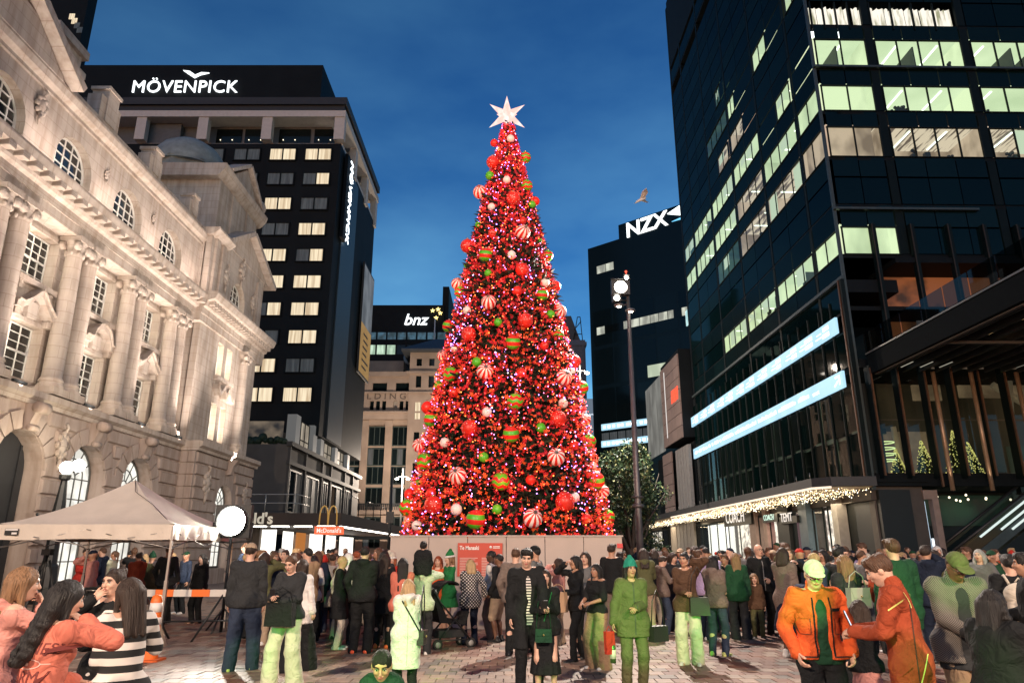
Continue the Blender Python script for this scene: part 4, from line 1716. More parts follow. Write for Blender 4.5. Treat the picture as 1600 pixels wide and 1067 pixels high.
# ---------------------------------------------------------------- podium of the tower: dark shop glass with two screen bands
pod_glass = dark_pane('podium_glass', (.002, .009, .008), .3, .04)
podium = building('shopping_podium', 'dark glass shopping podium with two long pale blue screen bands', 'building', (24, 50, 0))
b = MB(FT)
b.box(4.7, 35.2, -28, -3.2, 0, 17.4)
b.box(.0, 35.2, -3.2, -.1, 16.6, 17.4)
b.box(.05, 35.2, -3.2, -.1, 5.4, 5.8)
b.build('core', [black_clad], podium)
greenish = lit('green_shop_interior', (.05, .20, .09), .75, (.004, .018, .010), .35, (1, .8, .12), lo=.35, hi=.7)
warm_strip = lit('warm_strip_interior', (.26, .24, .13), .6, (.006, .02, .012), 1.0, (1, 1.2, .1), lo=.52, hi=.62)
blk = M('podium_black', (.006, .009, .009), .5)
NB = 21
for i in range(NB):
    a = .5 + i * 1.64
    c = a + 1.64
    for j, (z0, z1) in enumerate(((5.85, 8.3), (8.3, 11.0), (12.2, 14.4), (15.6, 16.6))):
        q = MB(FT)
        t = random.uniform(-.008, .008)
        q.quad([(a + .04, t, z0 + .03), (c - .04, -t, z0 + .03), (c - .04, -t, z1 - .03), (a + .04, t, z1 - .03)])
        q.build('pane', [pod_glass if j > 1 or (i < 12 and (i * 7 + j * 3) % 5 < 2) else glass_mat('shop_glass', (.7, .9, .78), .12)], podium)
    q = MB(FT)
    q.box(a - .035, a + .035, -.05, .1, 5.85, 16.6)
    q.build('mullion', [mull], podium)
b = MB(FT)
for i in range(NB):
    a = .5 + i * 1.64
    st = greenish if i > 12 else (warm_strip if i % 3 else greenish)
    b.quad([(a, -1.2, 5.8), (a + 1.64, -1.2, 5.8), (a + 1.64, -1.2, 11.1), (a, -1.2, 11.1)], 0 if i > 11 else (1 if i % 4 != 0 else 2))
    b.box(a - .05, a + .05, -1.2, -.1, 5.8, 11.1, 2)
b.box(.4, 35, -1.4, -.1, 8.15, 8.45, 2)
b.build('shop_interior', [greenish, warm_strip, blk], podium)
q = MB(FT)
q.quad([(24.2, -.9, 5.9), (34.2, -.9, 5.9), (34.2, -.9, 7.3), (24.2, -.9, 7.3)])
q.build('lit_room', [lit('pale_lit_blind2', (.86, .95, .72), .75, (.6, .7, .5), .6, (1, 1, .2))], podium)
# gold ornament inside the upper storey
q = MB(FT)
for k in range(40):
    q.ball((9.5 + random.gauss(0, .35), -.6, 13.2 + random.gauss(0, .5)), .07, 5, 4)
q.build('ornament', [lit('gold_ornament', (.8, .7, .2), .8)], podium)
screen_m = lit('screen_blue', (.48, .78, .95), 1.15, (.40, .69, .88), .4, (1, 1, 1))
glyph_m = lit('screen_glyphs', (.94, .99, 1.0), 2.4)
for (z0, z1, kind) in ((14.45, 15.45, 0), (11.1, 12.1, 1)):
    q = MB(FT)
    q.box(1.35, 35.3, .06, .22, z0, z1)
    so = q.build('led_screen', [screen_m], podium)
    q = MB(FT)
    u = 2.3
    if kind == 0:
        while u < 34.5:                                   # price board: blocks of small lettering and figures
            w_ = random.uniform(.6, 1.1)
            for r_ in (0, 1):
                x = u
                while x < u + w_:
                    e = random.uniform(.12, .25)
                    q.box(x, x + e, .222, .23, z0 + .16 + r_ * .4, z0 + .42 + r_ * .4)
                    x += e + .05
            q.box(u + w_ + .25, u + w_ + 1.1, .222, .23, z0 + .3, z0 + .36)
            q.box(u + w_ + .25, u + w_ + .9, .222, .23, z0 + .55, z0 + .6)
            u += w_ + random.uniform(1.4, 2.2)
    else:
        u = 6.2
        while u < 34.5:
            e = random.uniform(.15, .4)
            hgt = random.choice((.2, .28, .28))
            q.box(u, u + e, .222, .23, z0 + .38, z0 + .38 + hgt)
            u += e + (.07 if random.random() < .8 else .5)
    q.build('screen_text', [glyph_m], so, kind='stuff')
    if kind == 1:
        q = MB(FT)
        q.prism([(1.7, z0 + .82), (2.3, z0 + .82), (2.3, z0 + .7), (1.85, z0 + .7), (1.85, z0 + .25), (1.7, z0 + .25)], 1, .222, .23)
        q.prism([(2.0, z0 + .55), (2.5, z0 + .3), (2.45, z0 + .2), (2.1, z0 + .38)], 1, .222, .23)
        q.build('arrow_mark', [glyph_m], so)
        text('screen_text', 'smart', .42, glyph_m, so, tmat(FT((5.6, .23, z0 + .3)), FT.a[0] * -1, (0, 0, 1)), .004)
# copper edged corner blade
copper = M('copper_fin', (.13, .065, .035), .5, .4, var=.3, scale=1.2)
b = MB(FT)
b.box(.14, .26, .05, .34, 5.2, 17.4)
b.build('corner_fin', [copper], podium)
b = MB(FT)
b.box(-.1, .1, .05, .3, 5.3, 17.4)
b.build('corner_fin', [tower_metal], podium)

# front of the podium: storey of fins and glass, terrace above
FH = 6.0
b = MB(FF)
b.box(3.25, 40, -10, -4.5, 0, 22)
b.box(.3, 40, -4.5, -.15, 12.0, 12.5)
b.box(.3, 40, -4.5, -.15, 5.2, 5.9)
b.build('core', [black_clad], podium)
interior = lit('dim_mall_interior', (.26, .15, .075), .14, (.004, .008, .006), .22, (1, 1, .8), lo=.42, hi=.75)
b = MB(FF)
b.quad([(.4, -4.4, 5.9), (40, -4.4, 5.9), (40, -4.4, 12), (.4, -4.4, 12)])
b.build('mall_wall', [interior], podium)
for x0, x1, z0, z1, mt in ((5.6, 7.4, 10.9, 11.9, 0), (8.6, 14, 11.1, 11.9, 0), (3.2, 6.0, 6.2, 8.9, 0), (.9, 2.2, 8.5, 10.2, 1), (11.0, 14, 6.0, 8.0, 1)):
    q = MB(FF)
    q.box(x0, x1, -4.38, -4.2, z0, z1)
    q.build('mall_panel', [lit('mall_panel_warm', (.42, .26, .15), .45, (.2, .12, .07), .9) if mt == 0 else lit('mall_panel_dim', (.10, .11, .07), .25)], podium)
q = MB(FF)
q.tube([(9.2, -2.0, 11.4), (13.2, -2.0, 8.8)], .22, 10)
q.tube([(3.55, -3.0, 6.0), (3.3, -3.0, 9.0)], .16, 10)
q.tube([(11.0, -3.5, 9.4), (11.4, -3.5, 12)], .2, 8)
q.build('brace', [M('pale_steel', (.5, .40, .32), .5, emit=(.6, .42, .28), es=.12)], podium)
for i in range(12):
    a = .5 + i * 1.55
    for j, (z0, z1) in enumerate(((5.9, 8.9), (8.9, 12.0))):
        q = MB(FF)
        q.quad([(a + .04, -.1, z0 + .04), (a + 1.51, -.1, z0 + .04), (a + 1.51, -.1, z1 - .04), (a + .04, -.1, z1 - .04)])
        q.build('pane', [glass_mat('mall_glass', (.62, .72, .66), .06)], podium)
    q = MB(FF)
    q.box(a - .03, a + .03, -.15, .45, 5.6, 12.0)
    q.build('fin', [tower_metal], podium)
    q = MB(FF)
    q.box(a - .045, a + .045, .45, .56, 5.1 if i % 4 == 2 else 5.7, 11.8)
    q.build('fin_edge', [copper], podium)
for u in (4.15, 6.35, 9.0):
    q = MB(FF)
    q.tube([(u, .42, 4.85), (u, .42, 11.6)], .12, 12)
    fo = q.build('column', [M('pale_bronze', (.42, .28, .18), .4, .4)], podium)
    q = MB(FF)
    q.lathe([(.12, 0), (.16, .01), (.16, .06), (.12, .07)], (u, .42, 4.83), 12)
    q.build('collar', [tower_metal], fo)
    p_ = FF((u - .15, 1.0, 4.95))
    hold(spot('column_uplight', p_.tolist(), FF((u, .42, 7.2)).tolist(), 26, (1, .78, .55), 40, .8, .05), fo)
b = MB(FF)
b.box(4.5, 40, -.2, .12, 11.92, 12.1)
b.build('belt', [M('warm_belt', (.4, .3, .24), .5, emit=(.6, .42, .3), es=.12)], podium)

# terrace box with its slatted underside
terrace = building('roof_terrace', 'black projecting terrace with glass balustrade and slatted underside on the right', 'terrace', (26, 33, 5))
b = MB(FF)
b.box(.5, 24, .3, 17.5, 12.55, 12.75)
b.box(.5, .75, .3, 17.5, 11.45, 12.75)
b.box(.75, 24, .3, .5, 11.9, 12.5)
b.build('deck', [M('terrace_black', (.006, .009, .010), .8, spec=.1)], terrace)
b = MB(FF)
b.box(.46, .5, .3, 17.5, 12.62, 12.70)
b.build('edge_trim', [M('edge_trim', (.28, .28, .26), .4, .6)], terrace)
b = MB(FF)
b.box(.76, .98, .5, 17.5, 11.4, 11.55)
b.box(.98, 24, 6.6, 6.8, 11.42, 11.55)
b.build('frame_beam', [M('grey_beam', (.10, .09, .08))], terrace)
for i in range(15):
    q = MB(FF)
    u = 1.4 + i * .95
    q.box(u, u + .12, .5, 17.4, 11.55, 11.9)
    q.build('slat', [M('slat_dark', (.035, .04, .038), .5)], terrace)
q = MB(FF)
for i in range(14):
    q.box(2.0 + i * 1.1, 2.06 + i * 1.1, 1.0, 2.2, 11.7, 11.72)
q.build('underside_light', [lit('dim_strip', (.75, .7, .55), .5)], terrace)
b = MB(FF)
for u, v, z, c_ in [(random.uniform(3, 9), random.uniform(4, 9), 12.2, 0) for _ in range(12)]:
    b.ball((u, v, z), random.uniform(.05, .14), 6, 4)
b.build('underside_lamp', [lit('warm_lamp', (1.0, .62, .25), 1.2)], terrace)
for i in range(9):
    q = MB(FF)
    q.box(.52, .54, .4 + i * 1.9, 2.2 + i * 1.9, 12.76, 13.9)
    q.build('balustrade_pane', [glass_mat('balustrade_glass', (.5, .55, .54), .02)], terrace)
# bar on the terrace: wall behind posts, its orange light put in as a glow
b = MB(FF)
b.box(3.6, 24, -2.4, -2.2, 12.6, 18.7)
b.build('bar_wall', [lit('orange_wall_glow', (.50, .14, .045), .42, (.08, .03, .015), .5, (1, 1, 1), lo=.36, hi=.5)], terrace)
b = MB(FF)
b.box(3.2, 24, -3, 0.2, 18.45, 18.8)
b.build('bar_fascia', [black_clad], terrace)
b = MB(FF)
b.box(5.2, 8.2, -2.0, -1.9, 12.7, 16.2)
b.build('bar_glass_screen', [lit('pink_grey_screen', (.36, .30, .32), .5, (.2, .17, .18), 1.0, (3, 1, .4))], terrace)
for u in (2.0, 4.4, 6.7, 8.9, 11.0, 13.2):
    q = MB(FF)
    q.box(u, u + .28, -.05, .25, 12.7, 21)
    q.build('post', [tower_metal], terrace)
    q = MB(FF)
    q.box(u + .02, u + .08, .25, .3, 12.7, 21)
    q.build('post_edge', [M('dark_copper', (.05, .035, .025), .5, .4)], terrace)

# ---------------------------------------------------------------- street level: shop fronts under the lit canopy
shops = building('shop_row', 'row of lit shop fronts under the fairy light canopy', 'shop', (21, 55, 0))
grey_col = M('grey_shop_column', (.33, .30, .27), .6, var=.1)
pink_col = M('pinkish_stone_pier', (.32, .235, .20), .6)
bright = lit('bright_store', (1, .98, .90), 1.55, (.8, .76, .68), .5, (.8, .8, .2), sample=True)
storew = lit('store_goods', (.98, .88, .74), 1.5, (.26, .21, .18), 1.5, (.8, .8, 1.2), lo=.36, hi=.56)
pinkl = lit('pink_store', (1.0, .62, .72), 1.7, (.7, .35, .45), 1.4, (1, 1, .2))
teal = lit('teal_screen', (.62, .95, .92), 1.6, (.2, .5, .5), .8)
segs = [(1012, 1030, storew), (1030, 1053, bright), (1053, 1062, grey_col), (1062, 1090, M('grey_flutes', (.30, .29, .275), .6)), (1090, 1136, bright),
        (1141, 1178, storew), (1179, 1189, pink_col), (1189, 1201, storew), (1201, 1207, pink_col), (1207, 1224, pinkl), (1226, 1242, blk), (1243, 1258, storew),
        (1259, 1272, M('blue_frame', (.13, .20, .25), .4)), (1276, 1292, storew), (1300, 1312, teal), (1313, 1322, M('grey_flutes', (.3, .29, .275)))]
for k, (x0, x1, mt) in enumerate(segs):
    u1, _ = side_at(x0, 850)
    u0, _ = side_at(x1, 850)
    q = MB(FT)
    solid = mt.name in ('grey_shop_column', 'grey_flutes', 'pinkish_stone_pier', 'podium_black', 'blue_frame')
    if mt.name == 'grey_flutes' and x1 - x0 > 15:
        for i in range(5):
            a = u0 + (u1 - u0) * i / 5
            q.box(a + .1, a + (u1 - u0) / 5 - .1, -.2, .25, 0, 5.0)
        q.build('fluted_pier', [mt], shops)
    elif solid:
        q.box(u0, u1, -.3, .3, 0, 5.0)
        q.build('pier', [mt], shops)
    else:
        n = max(1, int((u1 - u0) / 2.2))
        q.box(u0, u1, -.02, .06, 4.3, 4.45)
        for i in range(n + 1):
            a = u0 + (u1 - u0) * i / n
            q.box(a - .04, a + .04, -.02, .06, 0, 4.3)
        fo = q.build('shop_window', [mull], shops)
        q = MB(FT)
        q.quad([(u0, -.8, 0), (u1, -.8, 0), (u1, -.8, 4.3), (u0, -.8, 4.3)])
        q.build('display', [mt], fo)
        for i in range(n):
            q = MB(FT)
            a, c = u0 + (u1 - u0) * i / n + .04, u0 + (u1 - u0) * (i + 1) / n - .04
            q.quad([(a, 0, 0), (c, 0, 0), (c, 0, 4.3), (a, 0, 4.3)])
            q.build('pane', [glass_mat('clear_shop_glass', (.93, .96, .94), .05)], fo)
b = MB(FT)
b.box(.5, 60, -1.2, -.05, 4.46, 5.3)
b.box(.5, 60, -3, -1.2, 0, 5.3)
b.build('fascia', [M('bronze_fascia', (.07, .055, .045), .5)], shops)
def shop_sign(x0, y0, x1, y1, s, label_m, back=True, fit=.82):
    u1, zt = side_at(x0, y0)
    u0, zb = side_at(x1, y1)
    q = MB(FT)
    q.box(u0, u1, .3, .5, zb, zt)
    so = q.build('sign_box', [blk], shops)
    t = text('sign_lettering', s, (zt - zb) * .5, label_m, so, tmat(FT((u1 - (u1 - u0) * .09, .52, zb + (zt - zb) * .28)), -FT.a[0], (0, 0, 1)), .01)
    t['fit'] = (u1 - u0) * fit * .82
shop_sign(1139, 806, 1184, 818, 'COACH', lit('white_letters', (1, .9, .8), 1.0))
shop_sign(1201, 805, 1226, 814, 'COACH', lit('mint_letters', (.7, 1, .82), 1.1))
shop_sign(1228, 808, 1257, 816, 'TEMT', lit('white_letters', (1, .9, .8), 1.0))
# black frontage around the corner facing the camera
segf = [(1322, 1372, 'pier'), (1376, 1404, 'door'), (1405, 1420, 'pier'), (1437, 1470, 'door2'), (1471, 1490, 'pier')]
b = MB(FF)
b.box(.3, 40, -4.6, -4.4, 0, 5.2)
b.box(.35, 2.1, -4.4, -.2, 0, 5.0)
b.build('recess_wall', [blk], shops)
for x0, x1, kd in ((1362, 1408, 'grey'), (1437, 1471, 'frame')):
    a, zt = atY(x0, 790, 41.0)
    c, zb = atY(x1, 860, 41.0)
    a, c = a - 20, c - 20
    q = MB(FF)
    if kd == 'grey':
        q.box(a, a + .9, -1.2, -.6, 0, 4.9)
        q.box(a + .9, c - .15, -1.1, -.7, 2.9, 4.9)
        q.box(c - .15, c, -1.2, -.6, 0, 4.9)
        do = q.build('door_surround', [M('grey_surround', (.10, .085, .075), .6)], shops)
        q = MB(FF)
        q.box(a + 1.0, c - .2, -.95, -.9, .1, 2.7)
        q.build('door', [lit('white_door_screen', (.85, .95, .85), 1.1)], do)
        q = MB(FF)
        q.ball((a + 1.1, -.66, 3.9), .12, 8, 6)
        q.build('alarm_lamp', [lit('red_lamp', (.9, .12, .03), .9)], do)
    else:
        q.box(a, c, -.8, -.4, 4.5, 5.0)
        q.box(c - .35, c, -.8, -.4, 0, 4.5)
        do = q.build('door_surround', [M('pinkish_surround', (.28, .21, .18), .6)], shops)
        q = MB(FF)
        q.box(a + .1, a + .2, -.75, -.7, 0, 4.4)
        q.build('door_jamb', [lit('pale_jamb', (.6, .75, .9), .9)], do)
        q = MB(FF)
        q.box(a + .5, c - .42, -.95, -.9, .1, 2.4)
        q.build('door', [lit('white_blue_screen', (.85, .93, 1), 2.0)], do)
for x_ in (1417, 1424):
    q = MB(FF)
    a, zt = atY(x_, 792, 40.8)
    q.box(a - 20, a - 19.95, -.8, -.75, 0, zt)
    q.build('light_strip', [lit('dim_strip2', (.5, .5, .4), .6)], shops)
q = MB(FF)
for k in range(16):
    q.ball((4.4 + random.random() * 10, -2 - random.random() * 2, 4.6 + random.random() * .4), .07, 6, 4)
q.build('ceiling_lamp', [lit('warm_point', (1, .86, .6), 2.5)], shops)
q = MB(FF)
q.box(3.6, 11, -4.3, -4.25, 3.2, 5.0)
q.build('back_glass', [lit('dark_green_back', (.012, .06, .03), .5, (.003, .012, .008), .5)], shops)

# lit canopy over the pavement
canopy = building('shop_canopy', 'long pavement canopy with a ceiling of warm fairy lights along the shops', 'canopy', (18, 55, 0))
P_out = [(36.0, 3.6), (31.0, 3.55), (.35, 3.3), (-1.2, 2.2)]
top = []
b = MB(FT)
poly = [(62, 0), (62, 2.6), (34, 3.3), (.3, 3.3), (-.6, 2.6), (-1.0, .3), (3, 0)]
b.prism([(p[0], p[1]) for p in poly], 2, 5.12, 5.32)
b.prism([(62, 2.6), (34, 3.3), (.3, 3.3), (-.6, 2.6), (-1.0, .3), (-.9, .25), (-.5, 2.45), (.35, 3.15), (34, 3.15), (62, 2.45)], 2, 5.32, 5.62)
b.build('canopy_slab', [M('canopy_dark', (.03, .032, .035), .5)], canopy)
b = MB(FT)
b.prism([(34, 3.31), (.3, 3.31), (-.6, 2.62), (-.62, 2.66), (.28, 3.36), (34, 3.36)], 2, 5.0, 5.12)
b.build('edge_light', [lit('warm_edge', (1, .8, .6), 1.3)], canopy)
for i in range(20):
    q = MB(FT)
    u = .6 + i * 1.9
    q.tube([(u, 3.22, 5.62), (u, 3.22, 5.95)], .03, 5)
    q.build('rail_post', [M('edge_trim', (.28, .28, .26))], canopy)
b = MB(FT)
vv, ff, mi_ = [], [], []
oct_f = [(0, 2, 4), (2, 1, 4), (1, 3, 4), (3, 0, 4), (2, 0, 5), (1, 2, 5), (3, 1, 5), (0, 3, 5)]
for k in range(3400):
    u = random.uniform(-.3, 60)
    if u > 38 and random.random() < .35:
        continue
    w_ = random.uniform(.25, 3.1) if u > .3 else random.uniform(.3, 2.2)
    if u > 36:
        w_ = random.uniform(.3, 2.4)
    z = 5.05 - random.random() ** 1.5 * .36
    r_ = random.uniform(.016, .034)
    vv = [(u + dx * r_, w_ + dy * r_, z + dz * r_) for dx, dy, dz in ((1, 0, 0), (-1, 0, 0), (0, 1, 0), (0, -1, 0), (0, 0, 1), (0, 0, -1))]
    b.add(vv, oct_f, 0 if random.random() < .8 else 1)
b.build('fairy_lights', [lit('fairy_warm', (1.0, .76, .42), 3.2), lit('fairy_white', (1.0, .93, .76), 7.0)], canopy, kind='stuff')
b = MB(FT)
b.quad([(.3, .2, 5.1), (60, .2, 5.1), (60, 2.4, 5.1), (34, 3.1, 5.1), (.3, 3.1, 5.1), (-.5, 2.4, 5.1), (-.8, .4, 5.1)])
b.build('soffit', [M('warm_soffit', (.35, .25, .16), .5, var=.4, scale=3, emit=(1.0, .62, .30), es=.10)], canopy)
# real light that the fairy lights shed on the pavement
for u in (4, 14, 24, 34, 46):
    d = bpy.data.lights.new('fairy_light_glow', 'AREA')
    d.shape, d.size, d.size_y = 'RECTANGLE', 8, 2.0
    d.energy, d.color = 330, (1.0, .78, .5)
    o = bpy.data.objects.new('fairy_light_glow', d)
    COL.objects.link(o)
    o.location = FT((u, 1.6, 4.5)).tolist()
    hold(o, canopy)

# escalator inside at the far right
esc = building('escalator', 'glass sided escalator with bright strip lights at the far right', 'escalator', (27, 40, 0))
b = MB(FF)
(ax, az), (bx, bz) = atY(1490, 860, 39.0), atY(1640, 740, 39.0)
for dy in (0, 1.6):
    q = MB(Frame())
    q.tube([(ax, 39.0 + dy, az), (bx, 39.0 + dy, bz)], .08, 8)
    q.build('handrail', [M('black_rubber', (.02, .02, .02), .4)], esc)
    q = MB()
    q.quad([(ax, 39 + dy, az - .9), (bx, 39 + dy, bz - .9), (bx, 39 + dy, bz), (ax, 39 + dy, az)])
    q.build('glass_side', [glass_mat('balustrade_glass', (.5, .55, .54), .02)], esc)
q = MB()
q.quad([(ax + .6, 39.1, az - 1.3), (bx + .6, 39.1, bz - 1.3), (bx + .6, 40.5, bz - 1.3), (ax + .6, 40.5, az - 1.3)])
q.quad([(ax, 38.98, az - 1.5), (bx, 38.98, bz - 1.5), (bx, 38.98, bz - .9), (ax, 38.98, az - .9)])
q.build('steps', [M('escalator_steel', (.08, .09, .09), .35, .7)], esc)
for off, s0, s1 in ((.0, .25, .75), (-.42, .45, .95), (-.8, .55, 1.0)):
    q = MB()
    p0, p1 = (ax + (bx - ax) * s0, az + (bz - az) * s0 + off - .3), (ax + (bx - ax) * s1, az + (bz - az) * s1 + off - .3)
    q.tube([(p0[0], 38.9, p0[1]), (p1[0], 38.9, p1[1])], .055, 6)
    q.build('strip_light', [lit('white_strip', (.85, 1, .95), .9)], esc)

# lit indoor fir trees behind the podium glass
for k, (x_, yb, h_) in enumerate(((1446, 735, 2.1), (1498, 733, 2.7), (1519, 732, 2.0), (1362, 742, 1.5), (1404, 738, 1.6))):
    X_, _ = atY(x_, yb, 42.4)
    o = building('indoor_fir_tree', ['small lit fir tree behind the podium glass left of the tallest one', 'tallest lit fir tree behind the podium glass', 'lit fir tree just right of the tallest one behind the glass',
                 'dim silver fir tree nearest the corner behind the glass', 'lit fir tree beside the hanging light rings behind the glass'][k], 'christmas tree', (X_, 42.4, 5.9), 'lit fir trees behind the podium glass')
    q = MB()
    for i in range(5):
        q.lathe([(.0, .0), (h_ * .28 * (1 - i * .17), .0), (.02, h_ * .36)], (X_, 42.4, 5.95 + i * h_ * .16), 9)
    q.build('branches', [M('dark_fir', (.01, .03, .012))], o)
    q = MB()
    for i in range(int(170 * h_ / 2)):
        t = random.random() ** .7
        a = random.random() * 6.28
        r_ = h_ * .31 * (1 - t) + .04
        q.ball((X_ + r_ * math.cos(a), 42.4 - abs(r_ * math.sin(a)), 5.95 + t * h_), .022 + .02 * random.random(), 4, 3)
    q.build('fairy_lights', [lit('fairy_yellow' if k != 3 else 'fairy_silver', (1.0, .85, .25) if k != 3 else (.7, .8, .85), .9 if k != 3 else 1.0)], o, kind='stuff')
q = MB()
X_, Z_ = atY(1382, 708, 42.6)
for i in range(4):
    for s in range(20):
        t0, t1 = s / 20 * 6.283, (s + 1) / 20 * 6.283
        q.tube([(X_ + .6 * math.cos(t0), 42.6 + .6 * math.sin(t0), 6.9 + i * .35), (X_ + .6 * math.cos(t1), 42.6 + .6 * math.sin(t1), 6.9 + i * .35)], .03, 4, cap=False)
rg = q.build('ring_chandelier', [lit('ring_light', (.8, .9, .4), 1.6)], None)
tag(rg, 'stack of glowing yellow-green light rings hanging behind the podium glass', 'chandelier')

# ---------------------------------------------------------------- clothing store block
hm = building('clothing_store', 'pinkish stone clad clothing store block with red wall letters', 'building', (21, 80, 0))
FHm = Frame(FT.o, FT.a[0], FT.a[1])
u_n, z_b = side_at(1083, 683)
u_f, _ = side_at(1053, 699)
_, z_t = side_at(1076, 549)
b = MB(FT)
b.box(u_n - 0.2, u_f + 9, -20, .0, 0, z_b - .4)
b.box(u_n, u_f + .1, -20, 1.0, z_b + .04, z_t + .5)
b.box(35.2, u_n - .2, -20, -1.5, 0, z_t + 6)
b.build('core', [black_clad], hm)
hstone = M('store_stone_panel', (.27, .20, .175), .7, var=.12, scale=.8, bump=.2, bscale=6, rnd=.08)
nr, nc = 7, 4
for i in range(nr):
    for j in range(nc):
        q = MB(FT)
        du, dz = (u_f - u_n) / nc, (z_t - z_b) / nr
        q.box(u_n + j * du + .03, u_n + (j + 1) * du - .03, 1.0, 1.15, z_b + i * dz + .03, z_b + (i + 1) * dz - .03)
        q.build('stone_panel', [hstone], hm)
z2 = z_b - .5
for i in range(6):
    q = MB(FT)
    q.box(u_f - 1.5, u_f + 3.0, .6, .75, 5.5 + i * (z2 - 5.5) / 6 + .03, 5.5 + (i + 1) * (z2 - 5.5) / 6 - .03)
    q.build('stone_panel', [hstone], hm)
for i in range(5):
    q = MB(FT)
    q.box(u_n + .2 + i * 1.15, u_n + 1.15 + i * 1.15, .25, .6, 5.4, z2 - .2)
    q.build('fluted_panel', [M('grey_flutes', (.3, .29, .275))], hm)
# glass return of the block
q = MB(FT)
for k in range(3):
    u0 = u_f + .3 + k * 3.1
    q = MB(FT)
    q.box(u0, u0 + 3.0, .9, 1.05, z_b - .2, z_t - .3)
    q.build('pane', [lit('milky_glass', (.40, .40, .36), .55, (.20, .20, .18), .5, (1, 1, .5))], hm)
text('sign_lettering', 'H&M', 2.6, lit('red_letters', (1.0, .08, .03), 1.5), hm, tmat(FT((u_n + 3.6, 1.2, z_t - 5.0)), -FT.a[0], (0, 0, 1)), .06, shear=.2, offset=.0)['fit'] = 3.0
q = MB(FT)
q.box(u_f - 2.2, u_f - 2.0, 1.15, 1.2, z_t - 8.4, z_t - .6)
q.build('light_slot', [lit('white_slot', (.9, .85, .8), .9)], hm)
# link block with green ticker
b = MB(FT)
zt_ = side_at(1110, 548)
b.box(35.3, u_n - .25, -1.45, -1.3, zt_[1] - .6, zt_[1] + .3)
tk = b.build('ticker', [M('ticker_black', (.004, .01, .006))], hm)
q = MB(FT)
u = 35.5
while u < u_n - .6:
    if random.random() < .8:
        q.box(u, u + .16, -1.29, -1.28, zt_[1] - .45, zt_[1] - .45 + random.uniform(.3, .6))
    u += .24
q.build('ticker_text', [lit('ticker_green', (.15, .95, .2), .9)], tk)
q = MB(FT)
q.box(36, 40, -1.45, -1.3, zt_[1] + 6.6, zt_[1] + 8.4)
q.build('window', [lit('cyan_office', (.75, 1, .98), 1.4, (.3, .5, .5), 1.2)], hm)

# ---------------------------------------------------------------- stock exchange tower, turned, beyond the store
nx = building('exchange_tower', 'dark angled office tower with a lit white three-letter roof sign and a cyan triangle', 'office tower', (22, 120, 0))
d = np.array((1.22, -1.043, 0)) / math.hypot(1.22, 1.043)
Yn = 121.0
x_l, _ = atY(922, 500, Yn)
FN = Frame((x_l, Yn, 0), d, (d[1], -d[0], 0))


def nx_at(x, y):
    r = np.array(ray(x, y))
    o = np.array((0, 0, CAMZ))
    n = FN.a[1]
    t = np.dot(FN.o - o, n) / np.dot(r, n)
    p = o + r * t
    return float(np.dot(p - FN.o, FN.a[0])), float(p[2])


u_r, z_r = nx_at(1068, 355)
_, z_l = nx_at(922, 388)
_, z_m = nx_at(968, 368)
us_, zs_ = nx_at(966, 352)
ue_, ze_ = nx_at(1066, 320)
b = MB(FN)
b.box(0, u_r + 14, -25, 0, 0, z_l)
b.box(-.9, -.01, -20, -1.5, 0, z_l - 1)
b.box(us_, ue_ + 3, -12, -.02, z_l, max(zs_, ze_))
b.build('wall', [dark_pane('exchange_dark', (.004, .009, .011), .15, .2, 0)], nx)
ul, zb_ = nx_at(979, 372)
ur, zt2 = nx_at(1043, 351)
text('sign_lettering', 'NZX', 4.2, lit('exchange_sign_light', (.95, 1, 1), 2.2), nx, tmat(FN((ul, .15, zb_)), FN.a[0], (0, 0, 1)), .1, offset=.07)['fit'] = (ur - ul)
t1, t2, t3, t4 = nx_at(1043, 335), nx_at(1068, 318), nx_at(1068, 342), nx_at(1050, 347)
b = MB(FN)
b.prism([t1, t2, (t3[0], t2[1] - 2.2)], 1, .02, .2)
b.build('triangle_emblem', [lit('white_triangle', (.9, 1, 1), 3.0)], nx)
b = MB(FN)
b.prism([t4, (t3[0], t3[1]), (t3[0], t2[1] - 2.4)], 1, .02, .2)
b.build('triangle_emblem', [lit('blue_triangle', (.15, .55, .85), 1.6)], nx)
# lit strips of windows
rn = random.Random(5)
for (xa, ya, xb, yb, hgt, dens) in ((933, 524, 1082, 490, 9, .8), (933, 428, 960, 421, 9, .9)):
    ua, za = nx_at(xa, ya)
    ub, zb2 = nx_at(xb, yb)
    _, zc = nx_at(xa, ya - hgt)
    u = ua
    h_ = zc - za
    zc_ = (za + zb2) / 2
    while u < ub - .3:
        w_ = rn.uniform(1.0, 2.0)
        q = MB(FN)
        q.box(u, u + w_, .01, .05, zc_, zc_ + h_ * 1.3)
        q.build('window', [lit('exchange_office', (.85, .88, .72), .8, (.35, .36, .3), 1.0, (1, 1, .3)) if rn.random() < dens else dark_glass], nx)
        u += w_ + .12
for k in range(5):
    for i in range(5):
        q = MB(FN)
        q.box(.6 + i * 4.2, 4.5 + i * 4.2, .0, .02, 8 + k * 7.1, 14.4 + k * 7.1)
        q.build('pane', [dark_pane('exchange_pane', (.004, .009, .011), .2, .1)], nx)
